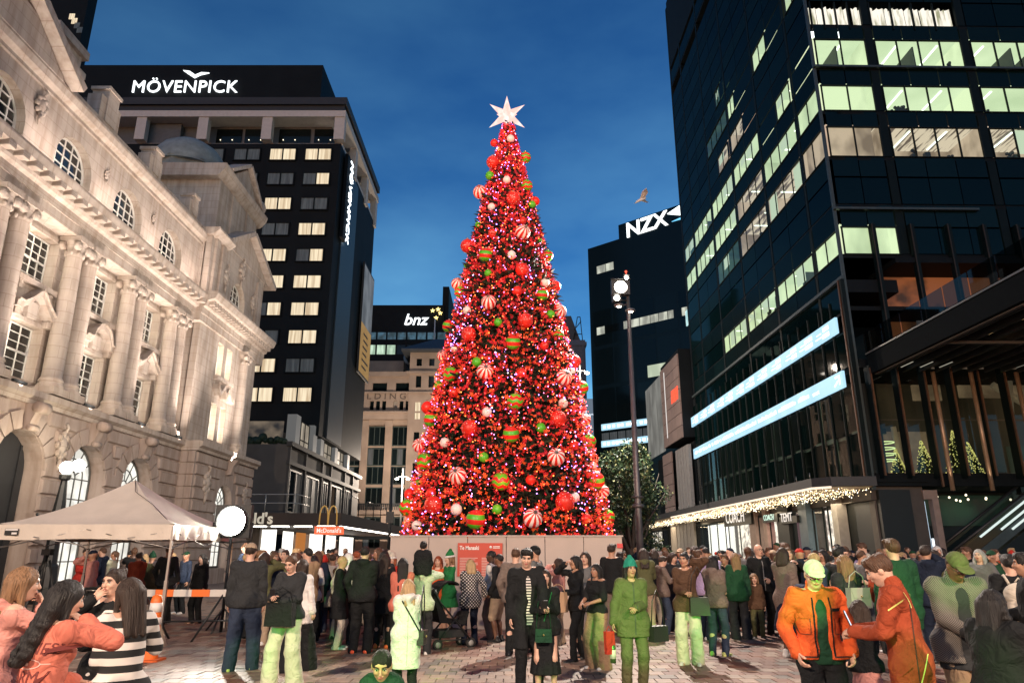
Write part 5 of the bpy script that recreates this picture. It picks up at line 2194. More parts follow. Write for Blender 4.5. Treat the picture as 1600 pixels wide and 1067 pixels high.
for (xa, ya, xb, yb) in ((941, 667, 1040, 655), (941, 692, 1040, 684)):
    ua, za = nx_at(xa, ya)
    ub, zb2 = nx_at(xb, yb)
    q = MB(FN)
    q.box(ua, ub + 6, .1, .3, (za + zb2) / 2 - .6, (za + zb2) / 2 + .45)
    so = q.build('led_screen', [screen_m], nx)
    q = MB(FN)
    u = ua + .4
    while u < ub:
        q.box(u, u + .5, .3, .32, (za + zb2) / 2 - .3, (za + zb2) / 2 + .15)
        u += random.uniform(.6, 1.2)
    q.build('screen_text', [glyph_m], so, kind='stuff')
q = MB(FN)
ua, za = nx_at(1013, 590)
q.box(ua, ua + 5, .05, .1, za, za + 2.0)
q.build('window', [lit('pale_lit_blind2', (.86, .95, .72), .75)], nx)
ua, za = nx_at(941, 690)
for k in range(9):
    q = MB(FN)
    q.box(ua + k * 1.6, ua + k * 1.6 + 1.4, .02, .06, za - .2, za + 1.4)
    q.build('window', [lit('dim_curtain', (.16, .19, .2), .3)], nx)
# ------------------------------------------------------------------ the christmas tree on its hoarding
TX, TY = -.13, 20.0
TPROF = [(2.0, 2.62), (2.4, 2.58), (3.6, 2.38), (6.3, 1.90), (8.3, 1.50), (10.3, 1.10), (12.5, .66), (14.1, .30), (14.75, .18)]


def tree_r(z):
    for (z0, r0), (z1, r1) in zip(TPROF[:-1], TPROF[1:]):
        if z <= z1:
            return r0 + (r1 - r0) * (z - z0) / (z1 - z0)
    return TPROF[-1][1]


xt = building('christmas_tree', 'huge outdoor christmas tree covered in red lights behind the pale hoarding', 'christmas tree', (TX, TY, 0))
b = MB()
b.lathe([(r_ * .86, z) for z, r_ in TPROF] + [(0, 14.9)], (TX, TY, 0), 24)
b.build('core', [M('tree_core', (.006, .014, .008), .9)], xt)
b = MB()
b.cyl((TX, TY), .35, 0, 2.2, 12)
b.build('trunk', [M('bark_dark', (.05, .035, .025))], xt)


def rnd_surface(n, zlo=2.0, zhi=14.85, r0=.86, r1=1.05, more=.04):
    """points on the cone, even per area"""
    z = zlo + (zhi - zlo) * RS.rand(n * 3)
    rr = np.interp(z, [p[0] for p in TPROF], [p[1] for p in TPROF])
    keep = RS.rand(n * 3) < rr / 2.62 + more
    z, rr = z[keep][:n], rr[keep][:n]
    a = RS.rand(len(z)) * 2 * np.pi
    f = r0 + (r1 - r0) * RS.rand(len(z))
    return np.stack([TX + rr * f * np.cos(a), TY + rr * f * np.sin(a), z], 1), a


def np_mesh(name, verts, faces, mats, parent, mi=None, smooth=False, **props):
    me = bpy.data.meshes.new(name)
    nv, nf, k = len(verts), len(faces), faces.shape[1]
    me.vertices.add(nv)
    me.vertices.foreach_set('co', np.ascontiguousarray(verts, np.float32).ravel())
    me.loops.add(nf * k)
    me.loops.foreach_set('vertex_index', np.ascontiguousarray(faces, np.int32).ravel())
    me.polygons.add(nf)
    me.polygons.foreach_set('loop_start', np.arange(0, nf * k, k, dtype=np.int32))
    if mi is not None:
        me.polygons.foreach_set('material_index', np.ascontiguousarray(mi, np.int32))
    if smooth:
        me.polygons.foreach_set('use_smooth', np.ones(nf, bool))
    for m in (mats if isinstance(mats, (list, tuple)) else [mats]):
        me.materials.append(m)
    me.update(calc_edges=True)
    me.validate()
    return link(name, me, parent, **props) if name else me


def scatter(tv, tf, pos, scale, rot=None):
    """copies of a small template (verts, faces) at pos with random rotation"""
    n = len(pos)
    if rot is None:
        q = RS.randn(n, 4)
        q /= np.linalg.norm(q, axis=1)[:, None]
        w, x, y, z = q.T
        rot = np.stack([np.stack([1 - 2 * (y * y + z * z), 2 * (x * y - z * w), 2 * (x * z + y * w)], -1),
                        np.stack([2 * (x * y + z * w), 1 - 2 * (x * x + z * z), 2 * (y * z - x * w)], -1),
                        np.stack([2 * (x * z - y * w), 2 * (y * z + x * w), 1 - 2 * (x * x + y * y)], -1)], 1)
    v = np.einsum('nij,kj->nki', rot, tv) * np.asarray(scale).reshape(-1, 1, 1) + pos[:, None, :]
    f = tf[None] + (np.arange(n) * len(tv))[:, None, None]
    return v.reshape(-1, 3), f.reshape(-1, tf.shape[1])


# sprays of needles: three crossed narrow blades pointing outwards and a little down
pts, ang = rnd_surface(8000, 1.98, 14.9, .82, .96)
bl_v, bl_f = [], []
for k in range(5):
    t = k * 1.256
    bl_v += [(0, 0, 0), (.05 * math.cos(t) + .05, .07 * math.sin(t), .02), (.22, .10 * math.cos(t * 1.7), .10 * math.sin(t * 1.7)), (.05, .0, -.03)]
    bl_f.append((4 * k, 4 * k + 1, 4 * k + 2, 4 * k + 3))
bl_v, bl_f = np.array(bl_v), np.array(bl_f)
ca, sa = np.cos(ang + RS.randn(len(ang)) * .5), np.sin(ang + RS.randn(len(ang)) * .5)
el = -.25 + RS.randn(len(ang)) * .5
ce, se = np.cos(el), np.sin(el)
zz = np.zeros_like(ca)
rot = np.stack([np.stack([ca * ce, -sa, -ca * se], -1), np.stack([sa * ce, ca, -sa * se], -1), np.stack([se, zz, ce], -1)], 1)
v, f = scatter(bl_v, bl_f, pts, (.8 + .7 * RS.rand(len(pts))) * np.clip((15.6 - pts[:, 2]) / 5, .35, 1), rot)
np_mesh('needles', v, f, [M('fir_needles', (.020, .042, .018), .75, var=.4, scale=2), M('fir_needles_dark', (.012, .02, .014), .8)], xt, (RS.rand(len(f)) < .4).astype(int), kind='stuff')
# red tinsel blossoms all over it, the bulbs' light put in as a weak glow
N5 = 6
fl_v, fl_f = [], []
for k in range(N5):
    t = k * 2 * math.pi / N5
    fl_v += [(0, 0, 0), (.5 * math.cos(t - .35), .5 * math.sin(t - .35), .35), (1.0 * math.cos(t), 1.0 * math.sin(t), .1 + .5 * (k % 2)), (.5 * math.cos(t + .35), .5 * math.sin(t + .35), .35)]
    fl_f.append((4 * k, 4 * k + 1, 4 * k + 2, 4 * k + 3))
pts, ang = rnd_surface(13000, 1.98, 14.82, .95, 1.10, .22)
v, f = scatter(np.array(fl_v), np.array(fl_f), pts, .050 + .035 * RS.rand(len(pts)))
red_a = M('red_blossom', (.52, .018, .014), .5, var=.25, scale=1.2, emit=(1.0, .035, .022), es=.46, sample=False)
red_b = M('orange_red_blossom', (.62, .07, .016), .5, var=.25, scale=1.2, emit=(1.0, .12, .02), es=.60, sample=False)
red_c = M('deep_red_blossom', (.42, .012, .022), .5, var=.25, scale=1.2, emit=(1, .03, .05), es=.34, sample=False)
c_ = RS.rand(len(pts))
np_mesh('red_blossoms', v, f, [red_a, red_b, red_c], xt, np.repeat(np.where(c_ < .40, 0, np.where(c_ < .40 + .34 * (1 - (pts[:, 2] - 2) / 9), 1, 2)), N5), kind='stuff')
# fairy lights in strings: red, orange, pink, violet and white
oc_v = np.array([(1, 0, 0), (-1, 0, 0), (0, 1, 0), (0, -1, 0), (0, 0, 1), (0, 0, -1)], float)
oc_f = np.array([(0, 2, 4), (2, 1, 4), (1, 3, 4), (3, 0, 4), (2, 0, 5), (1, 2, 5), (3, 1, 5), (0, 3, 5)])
pts, ang = rnd_surface(5600, 1.98, 14.85, 1.02, 1.12, .2)
hgt = (pts[:, 2] - 2) / 12.9
u_ = RS.rand(len(pts))
# violet and white bulbs gather in drifts and on the upper half
drift = np.sin(ang * 3 + pts[:, 2] * 1.1) + np.sin(ang * 5 - pts[:, 2] * .8 + 2) + .8 * hgt
ci = np.where(u_ < .60, 0, np.where(u_ < .76, 1, np.where(u_ < .90, 2, 3)))
ci = np.where((drift > 1.15) & (RS.rand(len(pts)) < .6), np.where(RS.rand(len(pts)) < .6, 3, np.where(RS.rand(len(pts)) < .5, 2, 4)), ci)
v, f = scatter(oc_v, oc_f, pts, (.011 + .011 * RS.rand(len(pts))))
np_mesh('fairy_lights', v, f, [lit('bulb_red', (1, .05, .03), 7), lit('bulb_orange', (1, .22, .04), 7), lit('bulb_pink', (1, .2, .5), 9), lit('bulb_violet', (.45, .2, 1), 11), lit('bulb_white', (1, .75, .9), 8)],
        xt, np.repeat(ci, 8), kind='stuff')
# some of the bulbs' light as added lamps, unseen, in front of the tree
for z, e in ((3.2, 60), (6, 52), (9, 44), (12, 34), (14, 22)):
    for k in range(3):
        a = -math.pi / 2 + (k - 1) * 1.1
        r_ = tree_r(z) + .8
        d = bpy.data.lights.new('bulb_glow', 'POINT')
        d.energy, d.color, d.shadow_soft_size = e * .6, (1, .16, .08), .4
        o = link('bulb_glow', d, xt)
        o.location = (TX + r_ * math.cos(a), TY + r_ * math.sin(a), z)

# star on the top
st = building('star_topper', 'glowing white six pointed star on the top of the christmas tree', 'star', (TX, TY, 14.6))
sx, sz = atY(792, 181, TY)
star_m = lit('star_light', (1.0, .86, .80), 1.25, (1.0, .56, .48), 4.0, (1, 1, 1), sample=True)
rays = [(0, 30), (30, 21.5), (151, 21.5), (208, 23), (-27.5, 23), (-90, 21), (180, 12), (0.01, 12)]
PXM = TY / FPX / .872
tips = [((792, 150), .09), ((765, 163), .08), ((820, 164), .08), ((764, 200), .08), ((820, 200), .08), ((792, 203), .09), ((776, 179), .1), ((808, 179), .1)]
for (tx_, ty_), wd in tips:
    ex, ez = atY(tx_, ty_, TY)
    ax = Vector((ex - sx, 0, ez - sz))
    L = ax.length
    ax.normalize()
    sd = Vector((-ax.z, 0, ax.x))
    c = Vector((sx, TY, sz))
    wd = .15
    bse = c + ax * .12
    P = [c[:], (bse + sd * wd)[:], (bse + Vector((0, -.17, 0)))[:], (bse - sd * wd)[:], (bse + Vector((0, .17, 0)))[:], (c + ax * L)[:]]
    q = MB()
    q.add(P, [(1, 2, 5), (2, 3, 5), (3, 4, 5), (4, 1, 5), (1, 4, 0), (4, 3, 0), (3, 2, 0), (2, 1, 0)])
    q.build('ray', [star_m], st)
for s in (-1, 1):
    q = MB()
    q.add([(sx, TY + s * .1, sz + .14), (sx - .14, TY + s * .1, sz), (sx, TY + s * .1, sz - .14), (sx + .14, TY + s * .1, sz), (sx, TY + s * .7, sz)], [(0, 1, 4), (1, 2, 4), (2, 3, 4), (3, 0, 4)])
    q.build('ray', [star_m], st)
q = MB()
q.cyl((sx, TY), .03, 14.5, sz, 6)
q.build('stem', [iron], st)


# baubles
def bauble_mat(kind):
    nm = 'bauble_' + kind
    if nm in _mats:
        return _mats[nm]
    m = bpy.data.materials.new(nm)
    m.use_nodes = True
    n, l = m.node_tree.nodes, m.node_tree.links
    b = n['Principled BSDF']
    b.inputs['Roughness'].default_value = .38
    red, green, white = (.70, .030, .016, 1), (.09, .50, .02, 1), (.86, .80, .74, 1)
    plain = {'red': red, 'green': green, 'white': white}
    if kind in plain:
        b.inputs['Base Color'].default_value = plain[kind]
        b.inputs['Emission Color'].default_value = plain[kind]
        b.inputs['Emission Strength'].default_value = .0
        _mats[nm] = m
        return m
    tc = n.new('ShaderNodeTexCoord')
    sp = n.new('ShaderNodeSeparateXYZ')
    l.new(tc.outputs['Object'], sp.inputs[0])

    def mth(op, a, c=None):
        k = n.new('ShaderNodeMath')
        k.operation = op
        for i, q in enumerate((a, c)):
            if q is None:
                continue
            if isinstance(q, (int, float)):
                k.inputs[i].default_value = q
            else:
                l.new(q, k.inputs[i])
        return k.outputs[0]
    an = mth('ARCTAN2', sp.outputs[1], sp.outputs[0])
    if kind == 'candy':
        v = mth('GREATER_THAN', mth('SINE', mth('MULTIPLY', an, 9.0)), 0.0)
        c1, c2 = red, white
    elif kind == 'banded':
        v = mth('GREATER_THAN', mth('SINE', mth('ADD', mth('MULTIPLY', sp.outputs[2], 6.4), -.5)), 0.05)
        c1, c2 = red, green
    elif kind == 'zigzag':
        zg = mth('PINGPONG', mth('MULTIPLY', an, 1.9), 1.0)
        v = mth('GREATER_THAN', mth('SINE', mth('ADD', mth('MULTIPLY', sp.outputs[2], 8.5), mth('MULTIPLY', zg, 2.0))), 0.0)
        c1, c2 = red, green
    else:
        vo = n.new('ShaderNodeTexVoronoi')
        vo.inputs['Scale'].default_value = 3.6
        vo.inputs['Randomness'].default_value = .45
        l.new(tc.outputs['Object'], vo.inputs['Vector'])
        v = mth('LESS_THAN', vo.outputs['Distance'], .20)
        c1, c2 = red, white
    mx = n.new('ShaderNodeMix')
    mx.data_type = 'RGBA'
    mx.inputs[6].default_value = c1
    mx.inputs[7].default_value = c2
    l.new(v, mx.inputs[0])
    l.new(mx.outputs[2], b.inputs['Base Color'])
    _mats[nm] = m
    return m


BW = {'candy': 'red and white candy striped bauble', 'banded': 'red bauble with green bands', 'zigzag': 'green and red zigzag bauble', 'red': 'plain red bauble', 'dotted': 'red bauble with white dots', 'white': 'plain white bauble', 'green': 'plain green bauble'}
BAUB = """797 219 6 white;776 224 6 red;815 247 9 zigzag;775 256 10 dotted;769 276 7 green;792 283 6 white;819 292 9 zigzag;757 301 11 candy;801 314 11 dotted;832 315 7 red;828 321 6 green;770 325 6 white;
815 347 6 red;750 352 5 green;771 366 7 dotted;814 366 12 candy;841 377 4 green;737 385 11 dotted;762 401 11 banded;799 400 7 white;850 400 9 zigzag;731 415 4 green;814 424 11 dotted;764 428 6 green;
721 444 10 candy;724 457 9 zigzag;848 443 7 white;862 448 9 dotted;807 457 8 red;843 462 10 banded;766 475 12 candy;733 486 7 white;868 488 11 candy;857 492 7 green;819 503 12 dotted;707 510 10 banded;779 505 7 green;
737 524 12 dotted;868 525 9 zigzag;801 537 12 banded;848 541 7 red;713 546 6 white;697 556 9 candy;747 567 8 green;890 565 11 dotted;760 582 13 candy;888 582 7 white;710 586 12 zigzag;814 584 8 red;875 591 13 candy;
690 602 7 green;712 614 8 red;902 606 11 banded;804 629 13 zigzag;876 631 8 white;674 637 10 red;762 645 8 white;681 656 12 banded;867 655 13 dotted;909 656 9 candy;737 670 13 dotted;843 669 8 green;798 680 13 banded;
662 696 11 candy;699 692 8 white;914 690 11 zigzag;893 696 8 red;757 715 8 green;864 715 14 candy;671 721 13 zigzag;720 744 14 candy;923 727 6 white;783 753 14 zigzag;828 750 8 red;657 754 5 green;924 751 13 banded;
646 772 9 red;678 770 8 red;936 768 10 candy;684 789 14 dotted;877 784 15 dotted;894 777 8 white;645 793 13 zigzag;716 796 9 white;777 796 8 green;746 812 15 banded;830 810 15 candy;912 810 8 red;941 808 12 zigzag;656 821 8 white"""
baub = []
for t in BAUB.replace('\n', '').split(';'):
    x, y, r_, k = t.split()
    baub.append((float(x), float(y), float(r_), k))
ORD = ['lowest', 'second lowest', 'third lowest', 'fourth lowest', 'fifth lowest', 'sixth lowest', 'seventh lowest', 'eighth lowest', 'ninth lowest', 'tenth lowest', 'eleventh lowest', 'twelfth lowest', 'thirteenth lowest', 'fourteenth lowest', 'fifteenth lowest', 'sixteenth lowest', 'seventeenth lowest']
rank = {}
for x, y, r_, k in sorted(baub, key=lambda t: -t[1]):
    rank.setdefault(k, []).append((x, y))
ball_me = {}
cap_m = M('bauble_cap', (.5, .42, .3), .3, .9)
for x, y, r_, k in baub:
    # where the line of sight meets the cone
    d = np.array(ray(x, y))
    o_ = np.array((0, 0, CAMZ))
    best, hit = None, None
    for t in np.linspace(15.5, 24, 500):
        p = o_ + d * t
        if p[2] < 1.9 or p[2] > 15:
            continue
        e = math.hypot(p[0] - TX, p[1] - TY) - tree_r(p[2]) * 1.0
        if e < 0:
            hit = p
            break
        if best is None or e < best[0]:
            best = (e, p)
    if hit is None:
        hit = best[1]
    rad = r_ / FPX * float(np.linalg.norm(hit - o_)) * .98
    nrm = np.array((hit[0] - TX, hit[1] - TY, 0))
    nrm /= np.linalg.norm(nrm) + 1e-6
    c = hit + nrm * rad * .62
    if k not in ball_me:
        q = MB()
        q.ball((0, 0, 0), 1.0, 24, 16)
        o = q.build('bauble', [bauble_mat(k)])
        q2 = MB()
        q2.cyl((0, 0), .2, .96, 1.14, 10)
        q2.tube([(0, 0, 1.14), (.1, 0, 1.24), (0, 0, 1.34), (-.1, 0, 1.24), (0, 0, 1.14)], .025, 4)
        o2 = q2.build('cap', [cap_m])
        ball_me[k] = (o.data, o2.data)
        bpy.data.objects.remove(o)
        bpy.data.objects.remove(o2)
    o = link('bauble', ball_me[k][0], None, loc=c.tolist())
    o.scale = (rad, rad, rad)
    tilt = R(random.uniform(55, 75)) if k == 'candy' else R(random.uniform(8, 28))
    az = math.atan2(-c[1], -c[0]) + random.uniform(-.5, .5)
    axis = Vector((-math.sin(az), math.cos(az), 0))
    o.rotation_euler = (Matrix.Rotation(tilt * (1 if k != 'candy' else 1), 3, axis) @ Matrix.Rotation(random.uniform(0, 6), 3, 'Z')).to_euler()
    i = rank[k].index((x, y))
    n = len(rank[k])
    side = 'left edge' if x < 793 - (y - 150) * .2 else ('right edge' if x > 793 + (y - 150) * .2 else 'face')
    tag(o, f"{ORD[i] if i < n - 1 else 'highest'} {BW[k]} on the {side} of the christmas tree", 'bauble', 'baubles on the christmas tree')
    cp = link('cap', ball_me[k][1], o)

# hoarding round the foot of the tree
hx0, _ = atY(610, 838, 17.0)
hx1, _ = atY(972, 838, 17.0)
hm_ = M('hoarding_panel', (.46, .38, .33), .55, var=.12, scale=1.2, bump=.25, bscale=55)
ho = building('hoarding', 'pale perforated hoarding round the foot of the christmas tree', 'hoarding', ((hx0 + hx1) / 2, 20, 0))
n = 6
for i in range(n):
    a, c = hx0 + (hx1 - hx0) * i / n, hx0 + (hx1 - hx0) * (i + 1) / n
    q = MB()
    q.box(a + .008, c - .008, 17.0, 17.05, .05, 2.0)
    q.build('panel', [hm_], ho)
    q = MB()
    q.box(hx0, hx0 + .05, 17.06 + i, 18.045 + i, .05, 2.0)
    q.build('panel', [hm_], ho)
    q = MB()
    q.box(hx1 - .05, hx1, 17.06 + i, 18.045 + i, .05, 2.0)
    q.build('panel', [hm_], ho)
q = MB()
q.box(hx0 - .02, hx1 + .02, 16.97, 17.08, 2.0, 2.035)
q.box(hx0, hx1, 16.99, 17.06, 0, .05)
q.build('rail', [M('hoarding_rail', (.42, .37, .33), .5)], ho)
q = MB()
for k in range(9):
    q.box(hx1 - .13, hx1 - .0, 16.955, 16.965, .15 + k * .2, .25 + k * .2)
q.build('tape', [M('red_tape', (.6, .05, .05), .5)], ho)
# poster
pxa, pza = atY(715.5, 848, 16.97)
pxb, pzb = atY(785, 900, 16.97)
q = MB()
q.box(pxa, pxb, 16.95, 16.98, pzb, pza)
po_ = q.build('poster', [M('red_poster', (.52, .065, .035), .5, var=.06)], None)
tag(po_, 'red information poster headed Te Manaaki on the hoarding', 'poster')
wt = M('poster_white', (.82, .78, .74), .5)
text('lettering', 'Te Manaaki', .15, wt, po_, tmat((pxa + .045, 16.946, pza - .145), (1, 0, 0), (0, 0, 1)), .002, offset=.004)['fit'] = .44
q = MB()
q.lathe([(.0, 0), (.03, 0), (.03, .004), (0, .004)], (pxb - .27, 16.942, pza - .09), 10, axis='y')
for k in range(2):
    q.box(pxb - .22, pxb - .06, 16.944, 16.949, pza - .085 - k * .03, pza - .07 - k * .03)
q.build('emblem', [wt], po_)
q = MB()
for cx in (pxa + .05, pxa + .55):
    for k in range(12):
        q.box(cx, cx + random.uniform(.28, .42), 16.944, 16.949, pza - .34 - k * .035, pza - .322 - k * .035)
q.build('text_lines', [M('poster_text', (.62, .35, .30), .5)], po_)
# ------------------------------------------------------------------ people: bodies grown as one skin from a pose
def axis_pts(lo, hi, h, fine=None, hf=None):
    """grid coordinates lo..hi with step h, step hf inside the fine interval"""
    if fine is None:
        return np.arange(lo, hi + h, h)
    a, b_ = max(fine[0], lo), min(fine[1], hi)
    if b_ <= a:
        return np.arange(lo, hi + h, h)
    p = [np.linspace(lo, a, max(2, int((a - lo) / h) + 1))[:-1], np.linspace(a, b_, max(2, int((b_ - a) / hf) + 1))]
    if hi - b_ > 1e-6:
        p.append(np.linspace(b_, hi, max(2, int((hi - b_) / h) + 1))[1:])
    return np.concatenate(p)


def smin(a, b_, k):
    h = np.maximum(k - np.abs(a - b_), 0) / k
    return np.minimum(a, b_) - h * h * k * .25


class Sdf:
    def __init__(self):
        self.p, self.clips = [], []

    def cap(self, a, b_, ra, rb=None, k=.03, flat=None, cut=False):
        a, b_ = np.array(a, float), np.array(b_, float)
        rb = ra if rb is None else rb
        self.p.append(('c', a, b_, ra, rb, k, flat, cut))
        return self

    def ell(self, c, r, k=.02, rot=None, cut=False):
        self.p.append(('e', np.array(c, float), np.array(r, float), rot, 0, k, None, cut))
        return self

    def bounds(self):
        lo, hi = np.full(3, 9.), np.full(3, -9.)
        for q in self.p:
            if q[7]:
                continue
            if q[0] == 'c':
                r_ = max(q[3], q[4])
                lo = np.minimum(lo, np.minimum(q[1], q[2]) - r_)
                hi = np.maximum(hi, np.maximum(q[1], q[2]) + r_)
            else:
                r_ = q[2] if q[3] is None else np.full(3, q[2].max())
                lo = np.minimum(lo, q[1] - r_)
                hi = np.maximum(hi, q[1] + r_)
        return lo - .02, hi + .02

    def mesh(self, h, fine=None, hf=None, wr=0.0, ws=1.0):
        lo, hi = self.bounds()
        lo, hi = lo - h, hi + h
        if fine is None:
            X, Y, Z = (axis_pts(lo[i], hi[i], h) for i in range(3))
        else:
            X, Y, Z = (axis_pts(lo[i], hi[i], h, (fine[0][i], fine[1][i]), hf) for i in range(3))
        F = np.full((len(X), len(Y), len(Z)), .15)
        for q in self.p:
            k = q[5]
            m = k + 2.2 * h + .01
            if q[0] == 'c':
                r_ = max(q[3], q[4])
                a_, b_ = np.minimum(q[1], q[2]) - r_ - m, np.maximum(q[1], q[2]) + r_ + m
            else:
                r_ = q[2] if q[3] is None else np.full(3, q[2].max())
                a_, b_ = q[1] - r_ - m, q[1] + r_ + m
            sl = []
            for A, i in ((X, 0), (Y, 1), (Z, 2)):
                i0, i1 = np.searchsorted(A, a_[i]), np.searchsorted(A, b_[i])
                sl.append(slice(max(0, i0 - 1), i1 + 1))
            P = np.stack(np.meshgrid(X[sl[0]], Y[sl[1]], Z[sl[2]], indexing='ij'), -1)
            if P.size == 0:
                continue
            if q[0] == 'c':
                v, ba = P - q[1], q[2] - q[1]
                if q[6] is not None:
                    n, s = np.array(q[6][0], float), q[6][1]
                    v = v + (s - 1) * (v @ n)[..., None] * n
                    ba = ba + (s - 1) * (ba @ n) * n
                t = np.clip(v @ ba / max(ba @ ba, 1e-9), 0, 1)
                d = np.sqrt(((v - t[..., None] * ba) ** 2).sum(-1)) - (q[3] + (q[4] - q[3]) * t)
            else:
                v = P - q[1]
                if q[3] is not None:
                    v = v @ q[3]
                k0 = np.sqrt(((v / q[2]) ** 2).sum(-1)) + 1e-9
                k1 = np.sqrt(((v / q[2] ** 2) ** 2).sum(-1)) + 1e-9
                d = k0 * (k0 - 1) / k1
            S = F[sl[0], sl[1], sl[2]]
            F[sl[0], sl[1], sl[2]] = -smin(-S, d, k) if q[7] else smin(S, d, k)
        if wr:
            ws_ = ws if hasattr(ws, '__len__') else (ws, ws, ws)
            gx, gy, gz = np.meshgrid(X * ws_[0], Y * ws_[1], Z * ws_[2], indexing='ij')
            ph = RS.rand(4) * 6
            if hasattr(ws, '__len__'):
                F = F + wr * (np.sin(gx * 30 + 2 * np.sin(gz * 9 + ph[2]) + ph[0]) * np.sin(gy * 30 + ph[1]) + .5 * np.sin(gx * 61 + gy * 47 + ph[3]))
            else:
                F = F + wr * (np.sqrt(np.sin(gx * 9 + gz * 15 + 1.5 * np.sin(gy * 7 + ph[0]) + ph[1]) ** 2 + .06) + .8 * np.sqrt(np.sin(gx * 11 - gz * 21 + 1.2 * np.sin(gy * 9 + gz * 5 + ph[2])) ** 2 + .06) - 1.2)
        for n, d in self.clips:            # keep n.p >= d
            n = np.array(n, float)
            F = np.maximum(F, d - (X[:, None, None] * n[0] + Y[None, :, None] * n[1] + Z[None, None, :] * n[2]))
        F[0], F[-1], F[:, 0], F[:, -1], F[:, :, 0], F[:, :, -1] = .1, .1, .1, .1, .1, .1
        return surface(F, X, Y, Z)


def surface(F, X, Y, Z):
    """naive surface nets"""
    I = F < 0
    n0, n1, n2 = F.shape
    c = np.zeros((n0 - 1, n1 - 1, n2 - 1), np.int8)
    for i in (0, 1):
        for j in (0, 1):
            for k in (0, 1):
                c += I[i:n0 - 1 + i, j:n1 - 1 + j, k:n2 - 1 + k]
    act = (c > 0) & (c < 8)
    idx = np.full(act.shape, -1, np.int64)
    ii = np.argwhere(act)
    idx[act] = np.arange(len(ii))
    acc, cnt = np.zeros((len(ii), 3)), np.zeros(len(ii))
    A = (X, Y, Z)
    for ax in range(3):
        o1, o2 = [a for a in range(3) if a != ax]
        for s in (0, 1):
            for t in (0, 1):
                p = ii.copy()
                p[:, o1] += s
                p[:, o2] += t
                q = p.copy()
                q[:, ax] += 1
                fa, fb = F[p[:, 0], p[:, 1], p[:, 2]], F[q[:, 0], q[:, 1], q[:, 2]]
                x = (fa < 0) != (fb < 0)
                w = np.where(x, fa / np.where(x, fa - fb, 1), 0)
                pt = np.stack([A[d][p[:, d]] for d in range(3)], 1)
                pt[:, ax] += w * (A[ax][q[:, ax]] - A[ax][p[:, ax]])
                acc += np.where(x[:, None], pt, 0)
                cnt += x
    V = acc / cnt[:, None]
    Q = []
    for ax in range(3):
        o1, o2 = [(1, 2), (2, 0), (0, 1)][ax]
        sl0, sl1 = [slice(None)] * 3, [slice(None)] * 3
        sl0[ax], sl1[ax] = slice(0, -1), slice(1, None)
        a, b_ = I[tuple(sl0)], I[tuple(sl1)]
        e = np.argwhere(a != b_)
        e = e[(e[:, o1] > 0) & (e[:, o2] > 0) & (e[:, o1] < F.shape[o1] - 1) & (e[:, o2] < F.shape[o2] - 1)]
        if not len(e):
            continue
        flip = a[tuple(e.T)]
        def ix(d1, d2):
            p = e.copy()
            p[:, o1] -= d1
            p[:, o2] -= d2
            return idx[tuple(p.T)]
        q = np.stack([ix(1, 1), ix(0, 1), ix(0, 0), ix(1, 0)], 1)
        q[~flip] = q[~flip][:, ::-1]
        Q.append(q)
    return V, np.concatenate(Q)


def rotm(axis, deg):
    return np.array(Matrix.Rotation(R(deg), 3, axis))


def ik(s, h, l1, l2, hint):
    s, h, hint = np.array(s, float), np.array(h, float), np.array(hint, float)
    d = h - s
    L = np.linalg.norm(d)
    if L > (l1 + l2) * .995:
        h = s + d / L * (l1 + l2) * .995
        d = h - s
        L = np.linalg.norm(d)
    u = d / L
    a = (l1 * l1 - l2 * l2 + L * L) / (2 * L)
    r_ = math.sqrt(max(l1 * l1 - a * a, 0))
    n = hint - (hint @ u) * u
    n /= np.linalg.norm(n) + 1e-9
    return s + u * a + n * r_, h


HANDS = {'down': (.25, .05, .79), 'pocket': (.235, .10, .95), 'phone': (.07, .33, 1.17), 'phone_up': (.07, .40, 1.46), 'mouth': (.05, .17, 1.49),
         'hold': (.0, .24, 1.10), 'cross': (-.10, .20, 1.18), 'face': (.10, .16, 1.55), 'out': (.18, .42, 1.25), 'side': (.36, .12, .98), 'bag': (.26, .0, .82), 'up': (.3, .2, 1.75)}


